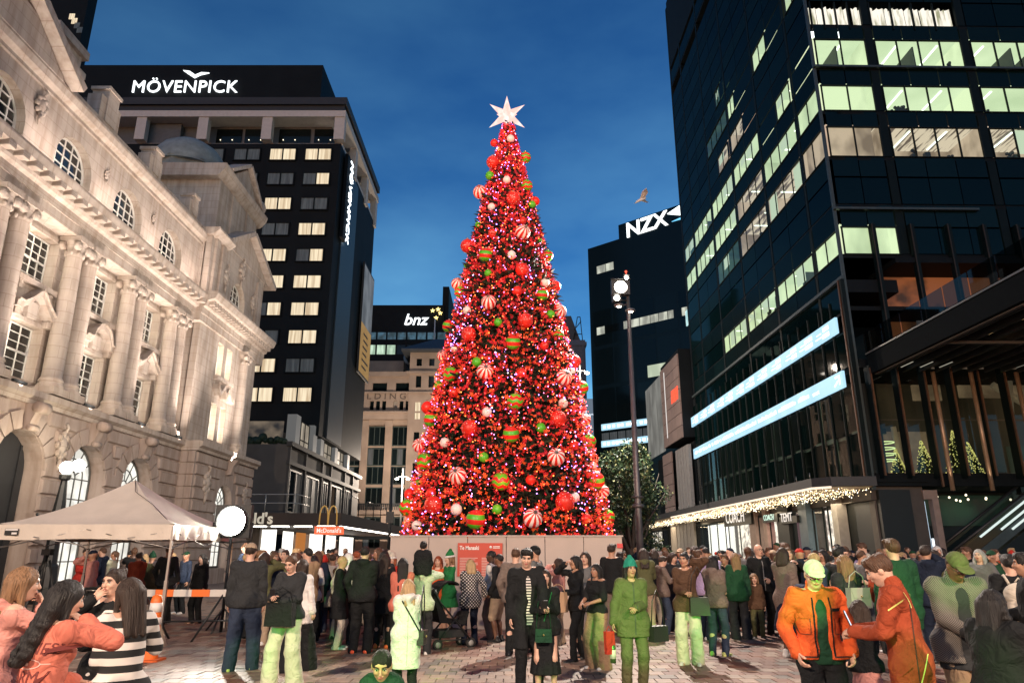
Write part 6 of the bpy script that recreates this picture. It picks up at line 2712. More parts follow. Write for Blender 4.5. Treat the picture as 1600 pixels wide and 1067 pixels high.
def skeleton(g='m', lean=0, side_lean=0, head=(0, 0), arms=('down', 'down'), feet=None, hs=1.0, build=1.0, roll=0):
    """joints of a 1.72 m figure that faces +Y; arms: (left, right)"""
    J = {'g': g, 'hs': hs, 'b': build}
    T = rotm('X', -lean) @ rotm('Y', side_lean)
    J['T'] = T
    P = np.array((0, -.02 * (lean > 8), .93))
    up = lambda v: P + T @ np.array(v, float)
    sw = (.168 if g == 'm' else (.148 if g == 'f' else .145)) * (.6 + .4 * build)
    J['P'], J['W'], J['C'] = P, up((0, .0, .16)), up((0, 0, .36))
    J['S'] = {-1: up((-sw, -.005, .485)), 1: up((sw, -.005, .485))}
    J['N'] = up((0, -.012, .53))
    Rh = T @ rotm('Z', head[0]) @ rotm('X', -head[1]) @ rotm('Y', roll) if lean < 25 else rotm('Z', head[0]) @ rotm('X', -head[1]) @ rotm('Y', roll)
    J['R'] = Rh
    J['H'] = J['N'] + T @ np.array((0, .012, .055)) + Rh @ np.array((0, .012, .085)) * hs
    J['E'], J['A'] = {}, {}
    for s, a in zip((-1, 1), arms):
        t = HANDS[a] if isinstance(a, str) else a
        t = np.array((t[0] * s, t[1], t[2]), float)
        if isinstance(a, str) and t[2] > .97:
            t = P + T @ (t - np.array((0, 0, .93)))
        hint = np.array((s * .5, -.6, -.35)) if t[2] < 1.3 else np.array((s * .9, -.1, -.7))
        J['E'][s], J['A'][s] = ik(J['S'][s], t, .285, .245, hint)
    hw = .088 if g == 'm' else .092
    J['L'] = {s: P + np.array((s * hw, 0, -.03)) for s in (-1, 1)}
    feet = feet or ((-.115, 0.0), (.115, .02))
    J['K'], J['F'] = {}, {}
    for s, f in zip((-1, 1), feet):
        tgt = np.array((f[0], f[1], .085 if len(f) < 3 else f[2]))
        J['K'][s], J['F'][s] = ik(J['L'][s], tgt, .425, .41, np.array((s * .12, 1, .1)))
    return J


FWD = (0, 1, 0)


def body_sdf(J):
    q, b_, g = Sdf(), J['b'], J['g']
    T = J['T']
    fw = T @ np.array(FWD)
    q.cap(J['P'], J['C'], .125 * b_, .128 * b_, .05, (fw, 1.4))
    q.cap(J['S'][-1], J['S'][1], .058, .058, .05)
    q.cap(J['L'][-1], J['L'][1], .10 * b_, .10 * b_, .05)
    q.cap(J['N'] - T @ np.array((0, 0, .03)), J['H'] + J['R'] @ np.array((0, -.02, -.05)), .056 if g == 'm' else .047, .052 if g == 'm' else .045, .03)
    for s in (-1, 1):
        q.cap(J['S'][s], J['E'][s], .048 * b_, .038, .03)
        q.cap(J['E'][s], J['A'][s], .038, .026, .02)
        q.cap(J['L'][s], J['K'][s], .083 * b_, .055, .04)
        m = J['K'][s] * .65 + J['F'][s] * .35 + np.array((0, -.018, 0))
        q.cap(J['K'][s], m, .052, .054, .03)
        q.cap(m, J['F'][s], .052, .036, .03)
        q.cap(J['F'][s] + (0, -.04, -.05), J['F'][s] + (.0, .13, -.06), .035, .028, .03)
    head_prims(q, J)
    return q


def head_prims(q, J):
    Rh, H, hs = J['R'], J['H'], J['hs']
    h = lambda *v: H + Rh @ (np.array(v, float) * hs)
    f = .96 if J['g'] == 'f' else 1.0
    q.ell(h(0, -.008, .022), np.array((.073 * f, .093, .088)) * hs, .03, Rh)
    q.ell(h(0, .022, -.035), np.array((.058 * f, .062, .070)) * hs, .04, Rh)
    q.ell(h(0, .055, -.083), np.array((.026, .022, .020)) * hs, .03, Rh)
    q.cap(h(0, .082, .022), h(0, .103, -.018), .007 * hs, .0125 * hs, .016)
    br = .013 if J['g'] == 'm' else .009
    q.cap(h(-.034, .074 - br * .2, .036), h(.034, .074 - br * .2, .036), br * hs, br * hs, .02)
    for s in (-1, 1):
        q.ell(h(s * .030, .090, .010), np.array((.016, .012, .012)) * hs, .014, Rh, True)
        q.ell(h(s * .036, .066, -.018), np.array((.020, .018, .018)) * hs, .02, Rh)
        q.ell(h(s * .073 * f, -.004, -.005), np.array((.010, .020, .032)) * hs, .008, Rh)
    q.cap(h(-.015, .086, -.047), h(.015, .086, -.047), .0085 * hs, .0085 * hs, .012)


_hand_cache = {}


def hand_geo(curl=.5, seg=6, spread=.1):
    """right hand: wrist at the origin, fingers along +x, palm faces -z, thumb towards +y"""
    key = (curl, seg, spread)
    if key in _hand_cache:
        return _hand_cache[key]
    mb = MB()
    mb.ball((.048, 0, 0), 1, 10, 7, 0, (.056, .041, .016))
    mb.tube([(-.035, 0, 0), (.0, 0, 0), (.03, 0, 0)], [.024, .025, .026], 8)
    for i, (y, L, r_) in enumerate(((.030, .070, .0088), (.011, .079, .0092), (-.009, .073, .0088), (-.027, .057, .0078))):
        p, a = Vector((.088 - abs(y) * .15, y, 0)), 0
        pts, rad = [p - Vector((.02, 0, 0)), p.copy()], [r_ * 1.05, r_ * 1.05]
        for j, fr in enumerate((.45, .32, .23)):
            a += curl * (1.0, 1.1, .8)[j] * (1 + .12 * i)
            p = p + Vector((math.cos(a), spread * (1.2 - i * .8) * .3, -math.sin(a))) * L * fr
            pts.append(p.copy())
            rad.append(r_ * (1 - .12 * (j + 1)))
        mb.tube(pts, rad, seg)
    p, a = Vector((.022, .030, -.004)), 0
    pts, rad = [p - Vector((.012, .012, 0)), p.copy()], [.013, .0125]
    for j, L in enumerate((.034, .028, .02)):
        a += curl * .5
        p = p + Vector((math.cos(.75) * 1, math.sin(.75) - a * .45, -.35 * a - .15)).normalized() * L
        pts.append(p.copy())
        rad.append(.0112 - .0012 * j)
    mb.tube(pts, rad, seg)
    r = (np.concatenate(mb.v), mb.f)
    _hand_cache[key] = r
    return r


def join_geo(parts):
    """[(verts, faces(list or array), mat)] -> arrays for one mesh"""
    V, Fc, Mi, n = [], [], [], 0
    for v, f, m in parts:
        V.append(v)
        for q in (f.tolist() if hasattr(f, 'tolist') else f):
            Fc.append([i + n for i in q])
        Mi += [m] * len(f)
        n += len(v)
    return np.concatenate(V), Fc, Mi


def mesh_from(name, V, Fc, Mi=None):
    me = bpy.data.meshes.new(name)
    if hasattr(Fc, 'shape'):
        n, k = Fc.shape
        me.vertices.add(len(V))
        me.vertices.foreach_set('co', np.ascontiguousarray(V, np.float32).ravel())
        me.loops.add(n * k)
        me.loops.foreach_set('vertex_index', np.ascontiguousarray(Fc, np.int32).ravel())
        me.polygons.add(n)
        me.polygons.foreach_set('loop_start', np.arange(0, n * k, k, dtype=np.int32))
        me.update(calc_edges=True)
    else:
        me.from_pydata(V.tolist(), [], Fc)
    me.polygons.foreach_set('use_smooth', np.ones(len(me.polygons), bool))
    if Mi is not None:
        me.polygons.foreach_set('material_index', Mi)
    me.update()
    return me


def body_mesh(J, h, hf, curls=(.45, .45), palm=(None, None), hseg=5, face=2):
    q = body_sdf(J)
    H, hs = J['H'], J['hs']
    v, f = q.mesh(h, (H - .14 * hs, H + .14 * hs), hf)
    parts = [(v, f, 0)]
    for s, c, pn in zip((-1, 1), curls, palm):
        if c is None:
            continue
        hv, hfc = hand_geo(c, hseg)
        d = J['A'][s] - J['E'][s]
        d /= np.linalg.norm(d)
        n = np.array(pn, float) if pn is not None else (np.array((-s, .25, -.1)) if d[2] < -.4 else np.array((-s * .5, -.3, -1 if d[2] < .5 else 0.2)))
        z = -(n - (n @ d) * d)
        z /= np.linalg.norm(z) + 1e-9
        y = np.cross(z, d)
        yy = y if True else -y
        # thumb lies forward / up: mirror so that it does
        tdir = np.array((-s * .4, 1, .6))
        if (y @ tdir) < 0:
            hv = hv * np.array((1, -1, 1))
            hfc = [q_[::-1] for q_ in hfc]
        M3 = np.stack([d, y, z], 1)
        parts.append((hv * (1.0 if J['g'] == 'm' else .92) * (1 if hs < 1.15 else 1.15) @ M3.T + J['A'][s], hfc, 0))
    if face:
        Rh = J['R']
        mb = MB()
        for s in (-1, 1):
            mb.ball((s * .030, .079, .011), .0125, 8, 6, 3, (1.1, .8, .72))
            mb.ball((s * .030, .0865, .011), .0062, 6, 5, 4, (1, .6, 1))
            mb.tube([(s * .013, .094, .031), (s * .032, .093, .0375), (s * .052, .080, .033)], [.0035, .0045, .003], 5, 2)
            mb.tube([(s * .016, .0885, .0185), (s * .030, .0905, .0205), (s * .046, .082, .0165)], [.0026, .0032, .0024], 4, 4)
        mb.ball((0, .0945, -.0435), 1, 8, 5, 1, (.023, .0052, .0042))
        mb.ball((0, .0935, -.0515), 1, 8, 5, 1, (.020, .0062, .0052))
        V = np.concatenate(mb.v) * hs @ Rh.T + H
        k = 0
        parts.append((V, mb.f, 0))
        V, Fc, Mi = join_geo(parts)
        Mi[-len(mb.f):] = mb.mi
    else:
        V, Fc, Mi = join_geo(parts)
    return mesh_from('person', V, Fc, Mi)


def top_mesh(J, kind='jumper', h=.022, hem=.80, sleeve=1.0, t=.022, hood=False, collar=False, fit=1.0, wr=.009, opn=False):
    q, b_, T = Sdf(), J['b'], J['T']
    fw = T @ np.array(FWD)
    r0, r1 = (.128 * b_ + t) * fit, (.130 * b_ + t)
    q.cap(J['P'], J['C'], r0, r1, .05, (fw, 1.32))
    q.cap(J['S'][-1] - T @ np.array((0, 0, .02)), J['S'][1] - T @ np.array((0, 0, .02)), .054 + t * .55, .054 + t * .55, .06)
    if hem < .93:
        q.cap(J['L'][-1] + (0, 0, .02), J['L'][1] + (0, 0, .02), .108 * b_ + t, None, .05, (FWD, 1.1))
    if J['g'] == 'f':
        for s in (-1, 1):
            q.ell(J['C'] + T @ np.array((s * .065, .085, -.01)), (.06, .05, .06), .05)
    if hem < .90:
        q.cap(J['P'], np.array((0, J['P'][1] * .5, hem)), r0 * 1.02, r0 * (1.08 if kind != 'coat' else 1.22), .05, (FWD, 1.28))
    if hem < .86:
        for s in (-1, 1):
            k_ = J['L'][s] + (J['K'][s] - J['L'][s]) * min(1, (.9 - hem) / .42)
            q.cap(J['L'][s], k_, .092 * b_ + t, .078 * b_ + t, .05)
    for s in (-1, 1):
        e, a = J['E'][s], J['A'][s]
        rs = .047 * b_ + t * .65
        if sleeve <= .5:
            q.cap(J['S'][s], J['S'][s] + (e - J['S'][s]) * sleeve * 2, rs, .05 + t, .035)
        else:
            fr = (sleeve - .5) * 2
            q.cap(J['S'][s], e, rs, .038 + t * .65, .03)
            w = a * .97 + e * .03
            q.cap(e, e + (w - e) * fr, .037 + t * .65, .028 + t * .65, .025)
            if kind in ('jumper', 'hoodie', 'puffer') and fr > .9:
                q.cap(e + (w - e) * .8, e + (w - e) * .9, .041 + t * .6, .041 + t * .6, .02)
    if kind == 'puffer':
        for z in np.arange(.0, .5, .075):
            q.cap(J['P'] + T @ np.array((-.10, 0, z)), J['P'] + T @ np.array((.10, 0, z)), .105 * b_ + t * 1.3, .105 * b_ + t * 1.3, .02, (fw, 1.15))
    if hood:
        q.cap(J['N'] + T @ np.array((-.06, -.075, -.0)), J['N'] + T @ np.array((.06, -.075, -.0)), .052, .052, .035)
        q.cap(J['N'] + T @ np.array((-.0, -.105, -.02)), J['N'] + T @ np.array((.0, -.10, -.10)), .055, .03, .035)
    if collar:
        q.cap(J['N'] + T @ np.array((0, -.01, -.03)), J['N'] + T @ np.array((0, -.0, .035)), .083, .076, .02)
    if opn:
        q.cap(J['C'] + T @ np.array((0, .15, .12)), np.array((0, .145 + J['P'][1], hem)), .062, .058, .02, cut=True)
    # neck opening
    q.cap(J['N'] + T @ np.array((0, .03, -.005)), J['N'] + T @ np.array((0, .03, .25)), .052, .09, .01, cut=True)
    q.clips.append(((0, 0, 1), hem))
    return mesh_from(kind, *q.mesh(h, wr=wr))


def trouser_mesh(J, width=1.0, flare=1.0, h=.022, end=1.0, t=.014, wr=.007):
    q, b_ = Sdf(), J['b']
    q.cap(J['L'][-1] + (0, 0, .0), J['L'][1] + (0, 0, .0), .098 * b_ + t, None, .03, (FWD, 1.12))
    q.cap(J['P'], J['P'] + (0, 0, .03), .118 * b_ + t, .110 * b_ + t, .03, (FWD, 1.45))
    for s in (-1, 1):
        k, f = J['K'][s], J['F'][s]
        q.cap(J['L'][s], k, (.088 * b_ + t), (.060 + t) * width, .03)
        if end > .55:
            fr = (end - .5) * 2
            q.cap(k, k + (f + (0, -.01, -.03) - k) * fr, (.060 + t) * width, (.052 + t) * width * flare, .03)
    return mesh_from('trousers', *q.mesh(h, wr=wr))


def skirt_mesh(J, hem=.35, r=.26, h=.022, top=1.03, wr=.006, flat=1.15, ws=1.3):
    q = Sdf()
    P = J['P']
    q.cap(P + (0, 0, top - .93 - .04), P, .118 * J['b'], .150 * J['b'], .04, (FWD, 1.3))
    q.cap(P, (0, 0, hem), .150 * J['b'], r, .03, (FWD, flat))
    q.clips.append(((0, 0, 1), hem))
    v, f = q.mesh(h)
    a = np.arctan2(v[:, 1], v[:, 0])
    fo = np.clip((P[2] - v[:, 2]) / .6, 0, 1)
    s = 1 + .05 * fo * np.sin(a * 13 + 1) + .02 * fo * np.sin(a * 31)
    v[:, 0] *= s
    v[:, 1] *= s
    return mesh_from('skirt', v, f)


def shoe_mesh(h=.014):
    q = Sdf()
    q.cap((0, -.055, .045), (0, .0, .05), .045, .043, .03, ((1, 0, 0), 1.1))
    q.cap((0, .0, .04), (0, .16, .025), .043, .036, .03)
    q.cap((0, -.03, .06), (0, -.02, .11), .042, .043, .02)
    q.clips.append(((0, 0, 1), .0))
    v, f = q.mesh(h)
    me = mesh_from('shoe', v, f)
    mi = [1 if p.center.z < .022 else 0 for p in me.polygons]
    me.polygons.foreach_set('material_index', mi)
    return me


def hair_mesh(style, h=.013, hs=1.0, wr=.0025):
    """head-local"""
    q = Sdf()
    E = lambda c, r, k=.02, cut=False: q.ell(np.array(c) * hs, np.array(r) * hs, k, None, cut)
    C = lambda a, b_, ra, rb=None, k=.03, flat=None, cut=False: q.cap(np.array(a) * hs, np.array(b_) * hs, ra * hs, None if rb is None else rb * hs, k, flat, cut)
    face = lambda: (E((0, .105, -.035), (.066, .065, .092), .02, True), E((0, .02, -.13), (.06, .09, .06), .02, True))
    if style == 'short':
        E((0, -.012, .028), (.083, .103, .097))
        C((-.05, .05, .085), (.05, .055, .09), .03, .034)
        face()
        E((0, .02, -.09), (.12, .075, .085), .02, True)
        E((0, -.12, -.12), (.12, .06, .06), .02, True)
    elif style == 'crop':
        E((0, -.012, .026), (.079, .099, .092))
        face()
        E((0, .03, -.06), (.12, .08, .075), .02, True)
        q.clips.append(((0, -.35, 1), -.035 * hs))
    elif style in ('long', 'longer', 'bob', 'wavy', 'half', 'waves'):
        L = {'long': .30, 'longer': .44, 'bob': .15, 'wavy': .27, 'half': .25, 'waves': .36}[style]
        E((0, -.012, .026), (.085, .104, .099))
        for x in (-.05, 0, .05):
            C((x, -.06, .0), (x * 1.25, -.085 - (.02 if L > .2 else 0), -L), .052, .024 if L > .2 else .046, .035)
        for s in (-1, 1):
            C((s * .068, .0, .02), (s * .086, .02, -L * (.72 + .12 * s)), .030, .017, .03)
            if style == 'waves':
                for k in range(9):
                    E((s * (.05 + .022 * (k % 2)), -.07 - .008 * k, -.04 - k * .045), (.045 - .002 * k, .04, .034))
            if style == 'wavy':
                for k in range(5):
                    E((s * (.08 + .012 * (k % 2)), -.02 + .02 * (k % 3), -.04 - k * .05), (.035, .04, .035))
        face()
    elif style == 'bun':
        E((0, -.012, .024), (.078, .099, .092))
        E((0, -.09, .085), (.045, .042, .042))
        face()
        E((0, .0, -.11), (.12, .12, .07), .02, True)
    elif style == 'tail':
        E((0, -.012, .024), (.079, .099, .092))
        C((0, -.10, .05), (0, -.14, -.18), .034, .022)
        face()
        E((0, .0, -.11), (.12, .10, .07), .02, True)
    elif style == 'scarf':
        E((0, -.01, .022), (.092, .112, .106))
        C((0, -.03, -.06), (0, -.03, -.17), .085, .12, .05)
        C((-.1, -.06, -.2), (.1, -.06, -.2), .07, .07, .05)
        C((0, -.09, -.1), (0, -.11, -.30), .08, .07, .05)
        E((0, .11, -.025), (.056, .07, .08), .02, True)
    elif style == 'cap':
        E((0, -.006, .03), (.088, .105, .098))
        q.clips.append(((0, .18, 1), .035 * hs))
        E((0, .115, .045), (.072, .075, .011), .012)
    elif style == 'beanie':
        E((0, -.012, .055), (.088, .104, .112))
        C((-.06, -.0, .03), (.06, 0, .03), .045, .045, .02)
        E((0, -.01, .172), (.03, .03, .026), .03)
        q.clips.append(((0, -.25, 1), .018 * hs))
    elif style == 'santa':
        E((0, -.012, .06), (.086, .1, .095))
        C((0, -.02, .12), (.075, -.05, .17), .06, .035)
        C((.075, -.05, .17), (.125, -.07, .09), .035, .018)
        q.clips.append(((0, -.1, 1), .03 * hs))
    elif style == 'fur':
        for k in range(14):
            t = k * 2 * math.pi / 14
            E((.084 * math.cos(t), .1 * math.sin(t) - .012, .045 - .012 * math.sin(t)), (.026, .026, .024), .02)
        E((.13, -.075, .075), (.024, .024, .024))
    v, f = q.mesh(h, wr=wr, ws=(2.4, 2.4, .8))
    return mesh_from('hair', v, f)


# palettes
def cloth(nm, col, rough=.85, bump=.25, bscale=90, var=.12, scale=6):
    m = M('cloth_' + nm, col, rough, 0, var, scale, .6, 8, spec=.2)
    nz = [x for x in m.node_tree.nodes if x.type == 'TEX_NOISE'][1]
    nz.inputs['Distortion'].default_value = 1.6
    nz.inputs['Detail'].default_value = 2
    [x for x in m.node_tree.nodes if x.type == 'BUMP'][0].inputs['Distance'].default_value = .05
    return m


CL = {'black': cloth('black', (.012, .013, .014)), 'charcoal': cloth('charcoal', (.03, .032, .034)), 'navy': cloth('navy', (.012, .018, .035)), 'denim': cloth('denim', (.035, .05, .085), scale=3, var=.3),
      'grey': cloth('grey', (.13, .13, .13)), 'cream': cloth('cream', (.55, .49, .40)), 'white': cloth('white', (.68, .65, .62)), 'beige': cloth('beige', (.36, .27, .19)),
      'brown': cloth('brown', (.09, .05, .03)), 'red': cloth('red', (.42, .03, .02)), 'coral': cloth('coral', (.55, .16, .11)), 'pink': cloth('pink', (.58, .26, .22)), 'orange': cloth('orange', (.62, .10, .025)),
      'rust': cloth('rust', (.30, .055, .022)), 'olive': cloth('olive', (.10, .10, .045)), 'green': cloth('green', (.014, .055, .028)), 'elfgreen': cloth('elfgreen', (.02, .17, .05)), 'teal': cloth('teal', (.02, .24, .16)), 'khaki': cloth('khaki', (.33, .22, .13)),
      'taupe': cloth('taupe', (.17, .13, .11)), 'yellow': cloth('yellow', (.6, .42, .08)), 'lilac': cloth('lilac', (.34, .26, .42)), 'palegreen': cloth('palegreen', (.52, .56, .42))}
SK = {'pale': M('skin_pale', (.60, .36, .26), .5, var=.07, scale=9, bump=.1, bscale=120), 'tan': M('skin_tan', (.46, .25, .16), .5, var=.07, scale=9), 'olive': M('skin_olive', (.36, .19, .12), .5, var=.07, scale=9),
      'brown': M('skin_brown', (.20, .095, .055), .5, var=.08, scale=9), 'dark': M('skin_dark', (.085, .042, .026), .45, var=.08, scale=9)}


def hairm(nm, col):
    if 'hair_' + nm in _mats:
        return _mats['hair_' + nm]
    m = M('hair_' + nm, col, .55, 0, .55, 1, 0, spec=.4)
    n, l = m.node_tree.nodes, m.node_tree.links
    nz = [x for x in n if x.type == 'TEX_NOISE'][0]
    mp = n.new('ShaderNodeMapping')
    mp.inputs['Scale'].default_value = (90, 90, 7)
    l.new([x for x in n if x.type == 'TEX_COORD'][0].outputs['Object'], mp.inputs[0])
    l.new(mp.outputs[0], nz.inputs['Vector'])
    bp = n.new('ShaderNodeBump')
    bp.inputs['Strength'].default_value = .9
    bp.inputs['Distance'].default_value = .02
    l.new(nz.outputs[0], bp.inputs['Height'])
    l.new(bp.outputs[0], n['Principled BSDF'].inputs['Normal'])
    return m


HR = {'black': hairm('black', (.012, .010, .009)), 'dark': hairm('dark', (.03, .018, .012)), 'brown': hairm('brown', (.085, .042, .022)), 'light': hairm('light', (.22, .12, .06)),
      'blonde': hairm('blonde', (.45, .30, .15)), 'red': hairm('red', (.26, .06, .02)), 'grey': hairm('grey', (.30, .29, .28)), 'white': hairm('white', (.62, .58, .52))}
LIP = M('lips', (.38, .10, .085), .4, var=.05)
EYEW = M('eye_white', (.6, .58, .55), .3, var=.03)
EYED = M('eye_dark', (.02, .013, .01), .2, var=.05)
SHOE = {'black': M('shoe_black', (.015, .015, .016), .5), 'white': M('shoe_white', (.62, .6, .57), .5), 'orange': M('shoe_orange', (.75, .10, .03), .5), 'brown': M('shoe_brown', (.12, .07, .045), .5), 'yellow': M('shoe_yellow', (.6, .65, .2), .5)}
SOLE = M('shoe_sole', (.35, .34, .32), .6)
shoe_me = shoe_mesh()
shoe_me.materials.append(SHOE['black'])
shoe_me.materials.append(SOLE)


def slot_mat(o, mats):
    """materials on the object, so that copies may share a mesh and differ in colour"""
    me = o.data
    while len(me.materials) < len(mats):
        me.materials.append(mats[len(me.materials)])
    for i, m in enumerate(mats):
        o.material_slots[i].link = 'OBJECT'
        o.material_slots[i].material = m


def mat4(R3, t):
    m = Matrix(R3.tolist()).to_4x4()
    m.translation = Vector(t)
    return m


def add_shoes(root, J, m, end=1.0):
    for s in (-1, 1):
        o = link('shoe', shoe_me, root)
        f = J['F'][s]
        o.location = (f[0], f[1] - .0, max(0, f[2] - .085))
        o.rotation_euler = (0, 0, -s * R(9))
        if J['hs'] > 1.15:
            o.scale = (1.15, 1.0, 1.1)
        slot_mat(o, [m, SOLE])


def hero(label, x, ytop, Y, sk, hair, top, bottom, g='f', yaw=180, skin='pale', shoes='black', group=None, H=None, X=None, hrot=None, curls=(.45, .45), palm=(None, None), fine=1.0, hat=None, z=0.0):
    """x, ytop: where the crown of the head is seen; Y: distance along the square"""
    J = skeleton(**sk)
    dist = max(Y, 3)
    h = max(.0095, min(.028, .0017 * dist)) * fine
    hf = max(.005, min(.014, .00075 * dist)) * fine
    Xw, Zt = atY(x, ytop, Y)
    if X is not None:
        Xw = X
    crown = J['H'] + J['R'] @ np.array((0, -.01, .112)) * J['hs']
    hgt = (H / 1.72) if H else ((Zt - z) / crown[2])
    me = body_mesh(J, h, hf, curls, palm, 6 if Y < 7 else 5)
    o = link('person', me, None)
    tag(o, label, 'person', group)
    ya = R(yaw)
    # set the head over the wanted spot
    cx, cy = crown[0] * hgt, crown[1] * hgt
    wx, wy = cx * math.cos(ya) - cy * math.sin(ya), cx * math.sin(ya) + cy * math.cos(ya)
    o.location = (Xw - wx, Y - wy, z)
    o.rotation_euler = (0, 0, ya)
    o.scale = (hgt, hgt, hgt)
    hs_, hc = hair if hair else (None, 'dark')
    slot_mat(o, [SK[skin], LIP, HR[hc], EYEW, EYED])
    if hs_:
        ho_ = link('hair', hair_mesh(hs_, max(.0075, hf * 1.25), J['hs']), o)
        ho_.matrix_basis = mat4(J['R'], J['H'])
        slot_mat(ho_, [HR[hc]])
    if hat:
        st_, m_ = hat
        ho_ = link({'cap': 'cap', 'beanie': 'beanie', 'santa': 'hat', 'scarf': 'head_scarf'}[st_], hair_mesh(st_, max(.0075, hf * 1.1), J['hs'], .0008), o)
        ho_.matrix_basis = mat4(J['R'], J['H'])
        slot_mat(ho_, [m_])
        if st_ == 'santa':
            fu = link('fur_trim', hair_mesh('fur', max(.0075, hf), J['hs'], .002), o)
            fu.matrix_basis = mat4(J['R'], J['H'])
            slot_mat(fu, [CL['white']])
    for kw in (top if isinstance(top, list) else [top]):
        if kw is None:
            continue
        kw = dict(kw)
        m_ = kw.pop('m')
        nm = kw.pop('name', kw.get('kind', 'jumper'))
        me = top_mesh(J, h=h, **kw)
        t_ = link(nm, me, o)
        slot_mat(t_, [m_])
    for kw in (bottom if isinstance(bottom, list) else [bottom]):
        if kw is None:
            continue
        kw = dict(kw)
        m_ = kw.pop('m')
        nm = kw.pop('name', None)
        if 'hem' in kw:
            t_ = link(nm or 'skirt', skirt_mesh(J, h=h, **kw), o)
        else:
            t_ = link(nm or ('shorts' if kw.get('end', 1) < .8 else 'trousers'), trouser_mesh(J, h=h, **kw), o)
        slot_mat(t_, [m_])
    add_shoes(o, J, SHOE[shoes])
    o['_s'] = hgt
    return o, J


def bvh_of(me):
    from mathutils.bvhtree import BVHTree
    return BVHTree.FromPolygons([v.co for v in me.vertices], [p.vertices[:] for p in me.polygons])


def ribbon(o, part, name, pts, d, width, mat, off=.004):
    """narrow band laid on the clothing of person o along pts (own space), pressed on along direction d"""
    src = [c for c in o.children if c.name.split('.')[0] == part][0]
    tree = bvh_of(src.data)
    d = Vector(d).normalized()
    P = []
    for (a, b_) in zip(pts[:-1], pts[1:]):
        n = max(2, int((Vector(b_) - Vector(a)).length / .02))
        P += [Vector(a).lerp(Vector(b_), i / n) for i in range(n)]
    P.append(Vector(pts[-1]))
    vs, fs = [], []
    for i, p in enumerate(P):
        t = (P[min(i + 1, len(P) - 1)] - P[max(i - 1, 0)]).normalized()
        sd = t.cross(d).normalized() * width / 2
        for s in (-1, 1):
            h = tree.ray_cast(p + sd * s - d * 1.0, d)[0]
            vs.append((h - d * off)[:] if h is not None else (vs[-2] if len(vs) > 1 else (p + sd * s)[:]))
    for i in range(len(P) - 1):
        fs.append((2 * i, 2 * i + 1, 2 * i + 3, 2 * i + 2))
    q = MB()
    q.add(vs, fs, 0, True)
    return q.build(name, [mat], o)


def on(o, J, p):
    """world position of a point given in the person's own 1.72 m space"""
    s, a = o.scale[0], o.rotation_euler[2]
    x, y, z = p[0] * s, p[1] * s, p[2] * s
    return Vector((o.location[0] + x * math.cos(a) - y * math.sin(a), o.location[1] + x * math.sin(a) + y * math.cos(a), o.location[2] + z))
# ------------------------------------------------------------------ the people who can be told apart
def pattern(nm, kind, c1, c2, k):
    m = bpy.data.materials.new('cloth_' + nm)
    m.use_nodes = True
    n, l = m.node_tree.nodes, m.node_tree.links
    b = n['Principled BSDF']
    b.inputs['Roughness'].default_value = .85
    tc = n.new('ShaderNodeTexCoord')
    w = n.new('ShaderNodeVectorMath')
    w.operation = 'SCALE'
    w.inputs['Scale'].default_value = k
    l.new(tc.outputs['Object'], w.inputs[0])
    sn = n.new('ShaderNodeVectorMath')
    sn.operation = 'SINE'
    l.new(w.outputs[0], sn.inputs[0])
    sp = n.new('ShaderNodeSeparateXYZ')
    l.new(sn.outputs[0], sp.inputs[0])
    out = sp.outputs[2]
    if kind != 'stripe':
        mu = n.new('ShaderNodeMath')
        mu.operation = 'MULTIPLY'
        l.new(sp.outputs[0], mu.inputs[0])
        l.new(sp.outputs[2], mu.inputs[1])
        out = mu.outputs[0]
    gt = n.new('ShaderNodeMath')
    gt.operation = 'GREATER_THAN'
    gt.inputs[1].default_value = .38 if kind == 'dots' else .0
    l.new(out, gt.inputs[0])
    mx = n.new('ShaderNodeMix')
    mx.data_type = 'RGBA'
    mx.inputs[6].default_value = (*c1, 1)
    mx.inputs[7].default_value = (*c2, 1)
    l.new(gt.outputs[0], mx.inputs[0])
    l.new(mx.outputs[2], b.inputs['Base Color'])
    return m


STRIPE = pattern('wide_stripes', 'stripe', (.012, .013, .014), (.66, .62, .58), 62)
FINE = pattern('fine_stripes', 'stripe', (.03, .03, .03), (.66, .62, .58), 190)
DOTS = pattern('polka_dots', 'dots', (.03, .03, .032), (.62, .58, .55), 95)
CHECK = pattern('small_check', 'check', (.035, .033, .03), (.20, .175, .15), 430)
GY = lambda y: ground(800, y)[1]
B = lambda m, **k: dict(m=CL[m] if isinstance(m, str) else m, **k)
GL = 'four women eating together by the orange bollard'
P_ = {}


def he(key, *a, **k):
    P_[key] = hero(*a, **k)
    return P_[key]


he('w1', 'woman with long straight light brown hair in a pale pink hoodie, hand at her mouth', 41, 887, 4.9, dict(g='f', arms=('hold', (.02, .2, 1.44)), lean=4), ('long', 'light'), B('pink', kind='hoodie', hood=True, t=.024, hem=.78, wr=.012), B('denim'), yaw=-55, palm=(None, (0, -1, .2)))
he('w2', 'woman with wavy black hair in a coral hoodie lettered on the back', 113, 908, 4.35, dict(g='f', arms=('hold', (.10, .17, 1.46)), lean=6, head=(-15, 8)), ('waves', 'black'), B('coral', kind='hoodie', t=.026, hem=.74, hood=False, wr=.012), B('black'), yaw=-28, palm=(None, (-1, -.6, 0)))
he('w3', 'laughing woman with tied back dark hair in a black top, hand over her mouth', 181, 889, 5.9, dict(g='f', arms=('hold', (.04, .16, 1.47)), head=(8, 4)), ('bun', 'dark'), [B('white', kind='tee', t=.012, sleeve=.4), B('black', kind='jumper', t=.02, collar=False)], B('black'), yaw=158, palm=(None, (0, -1, 0)))
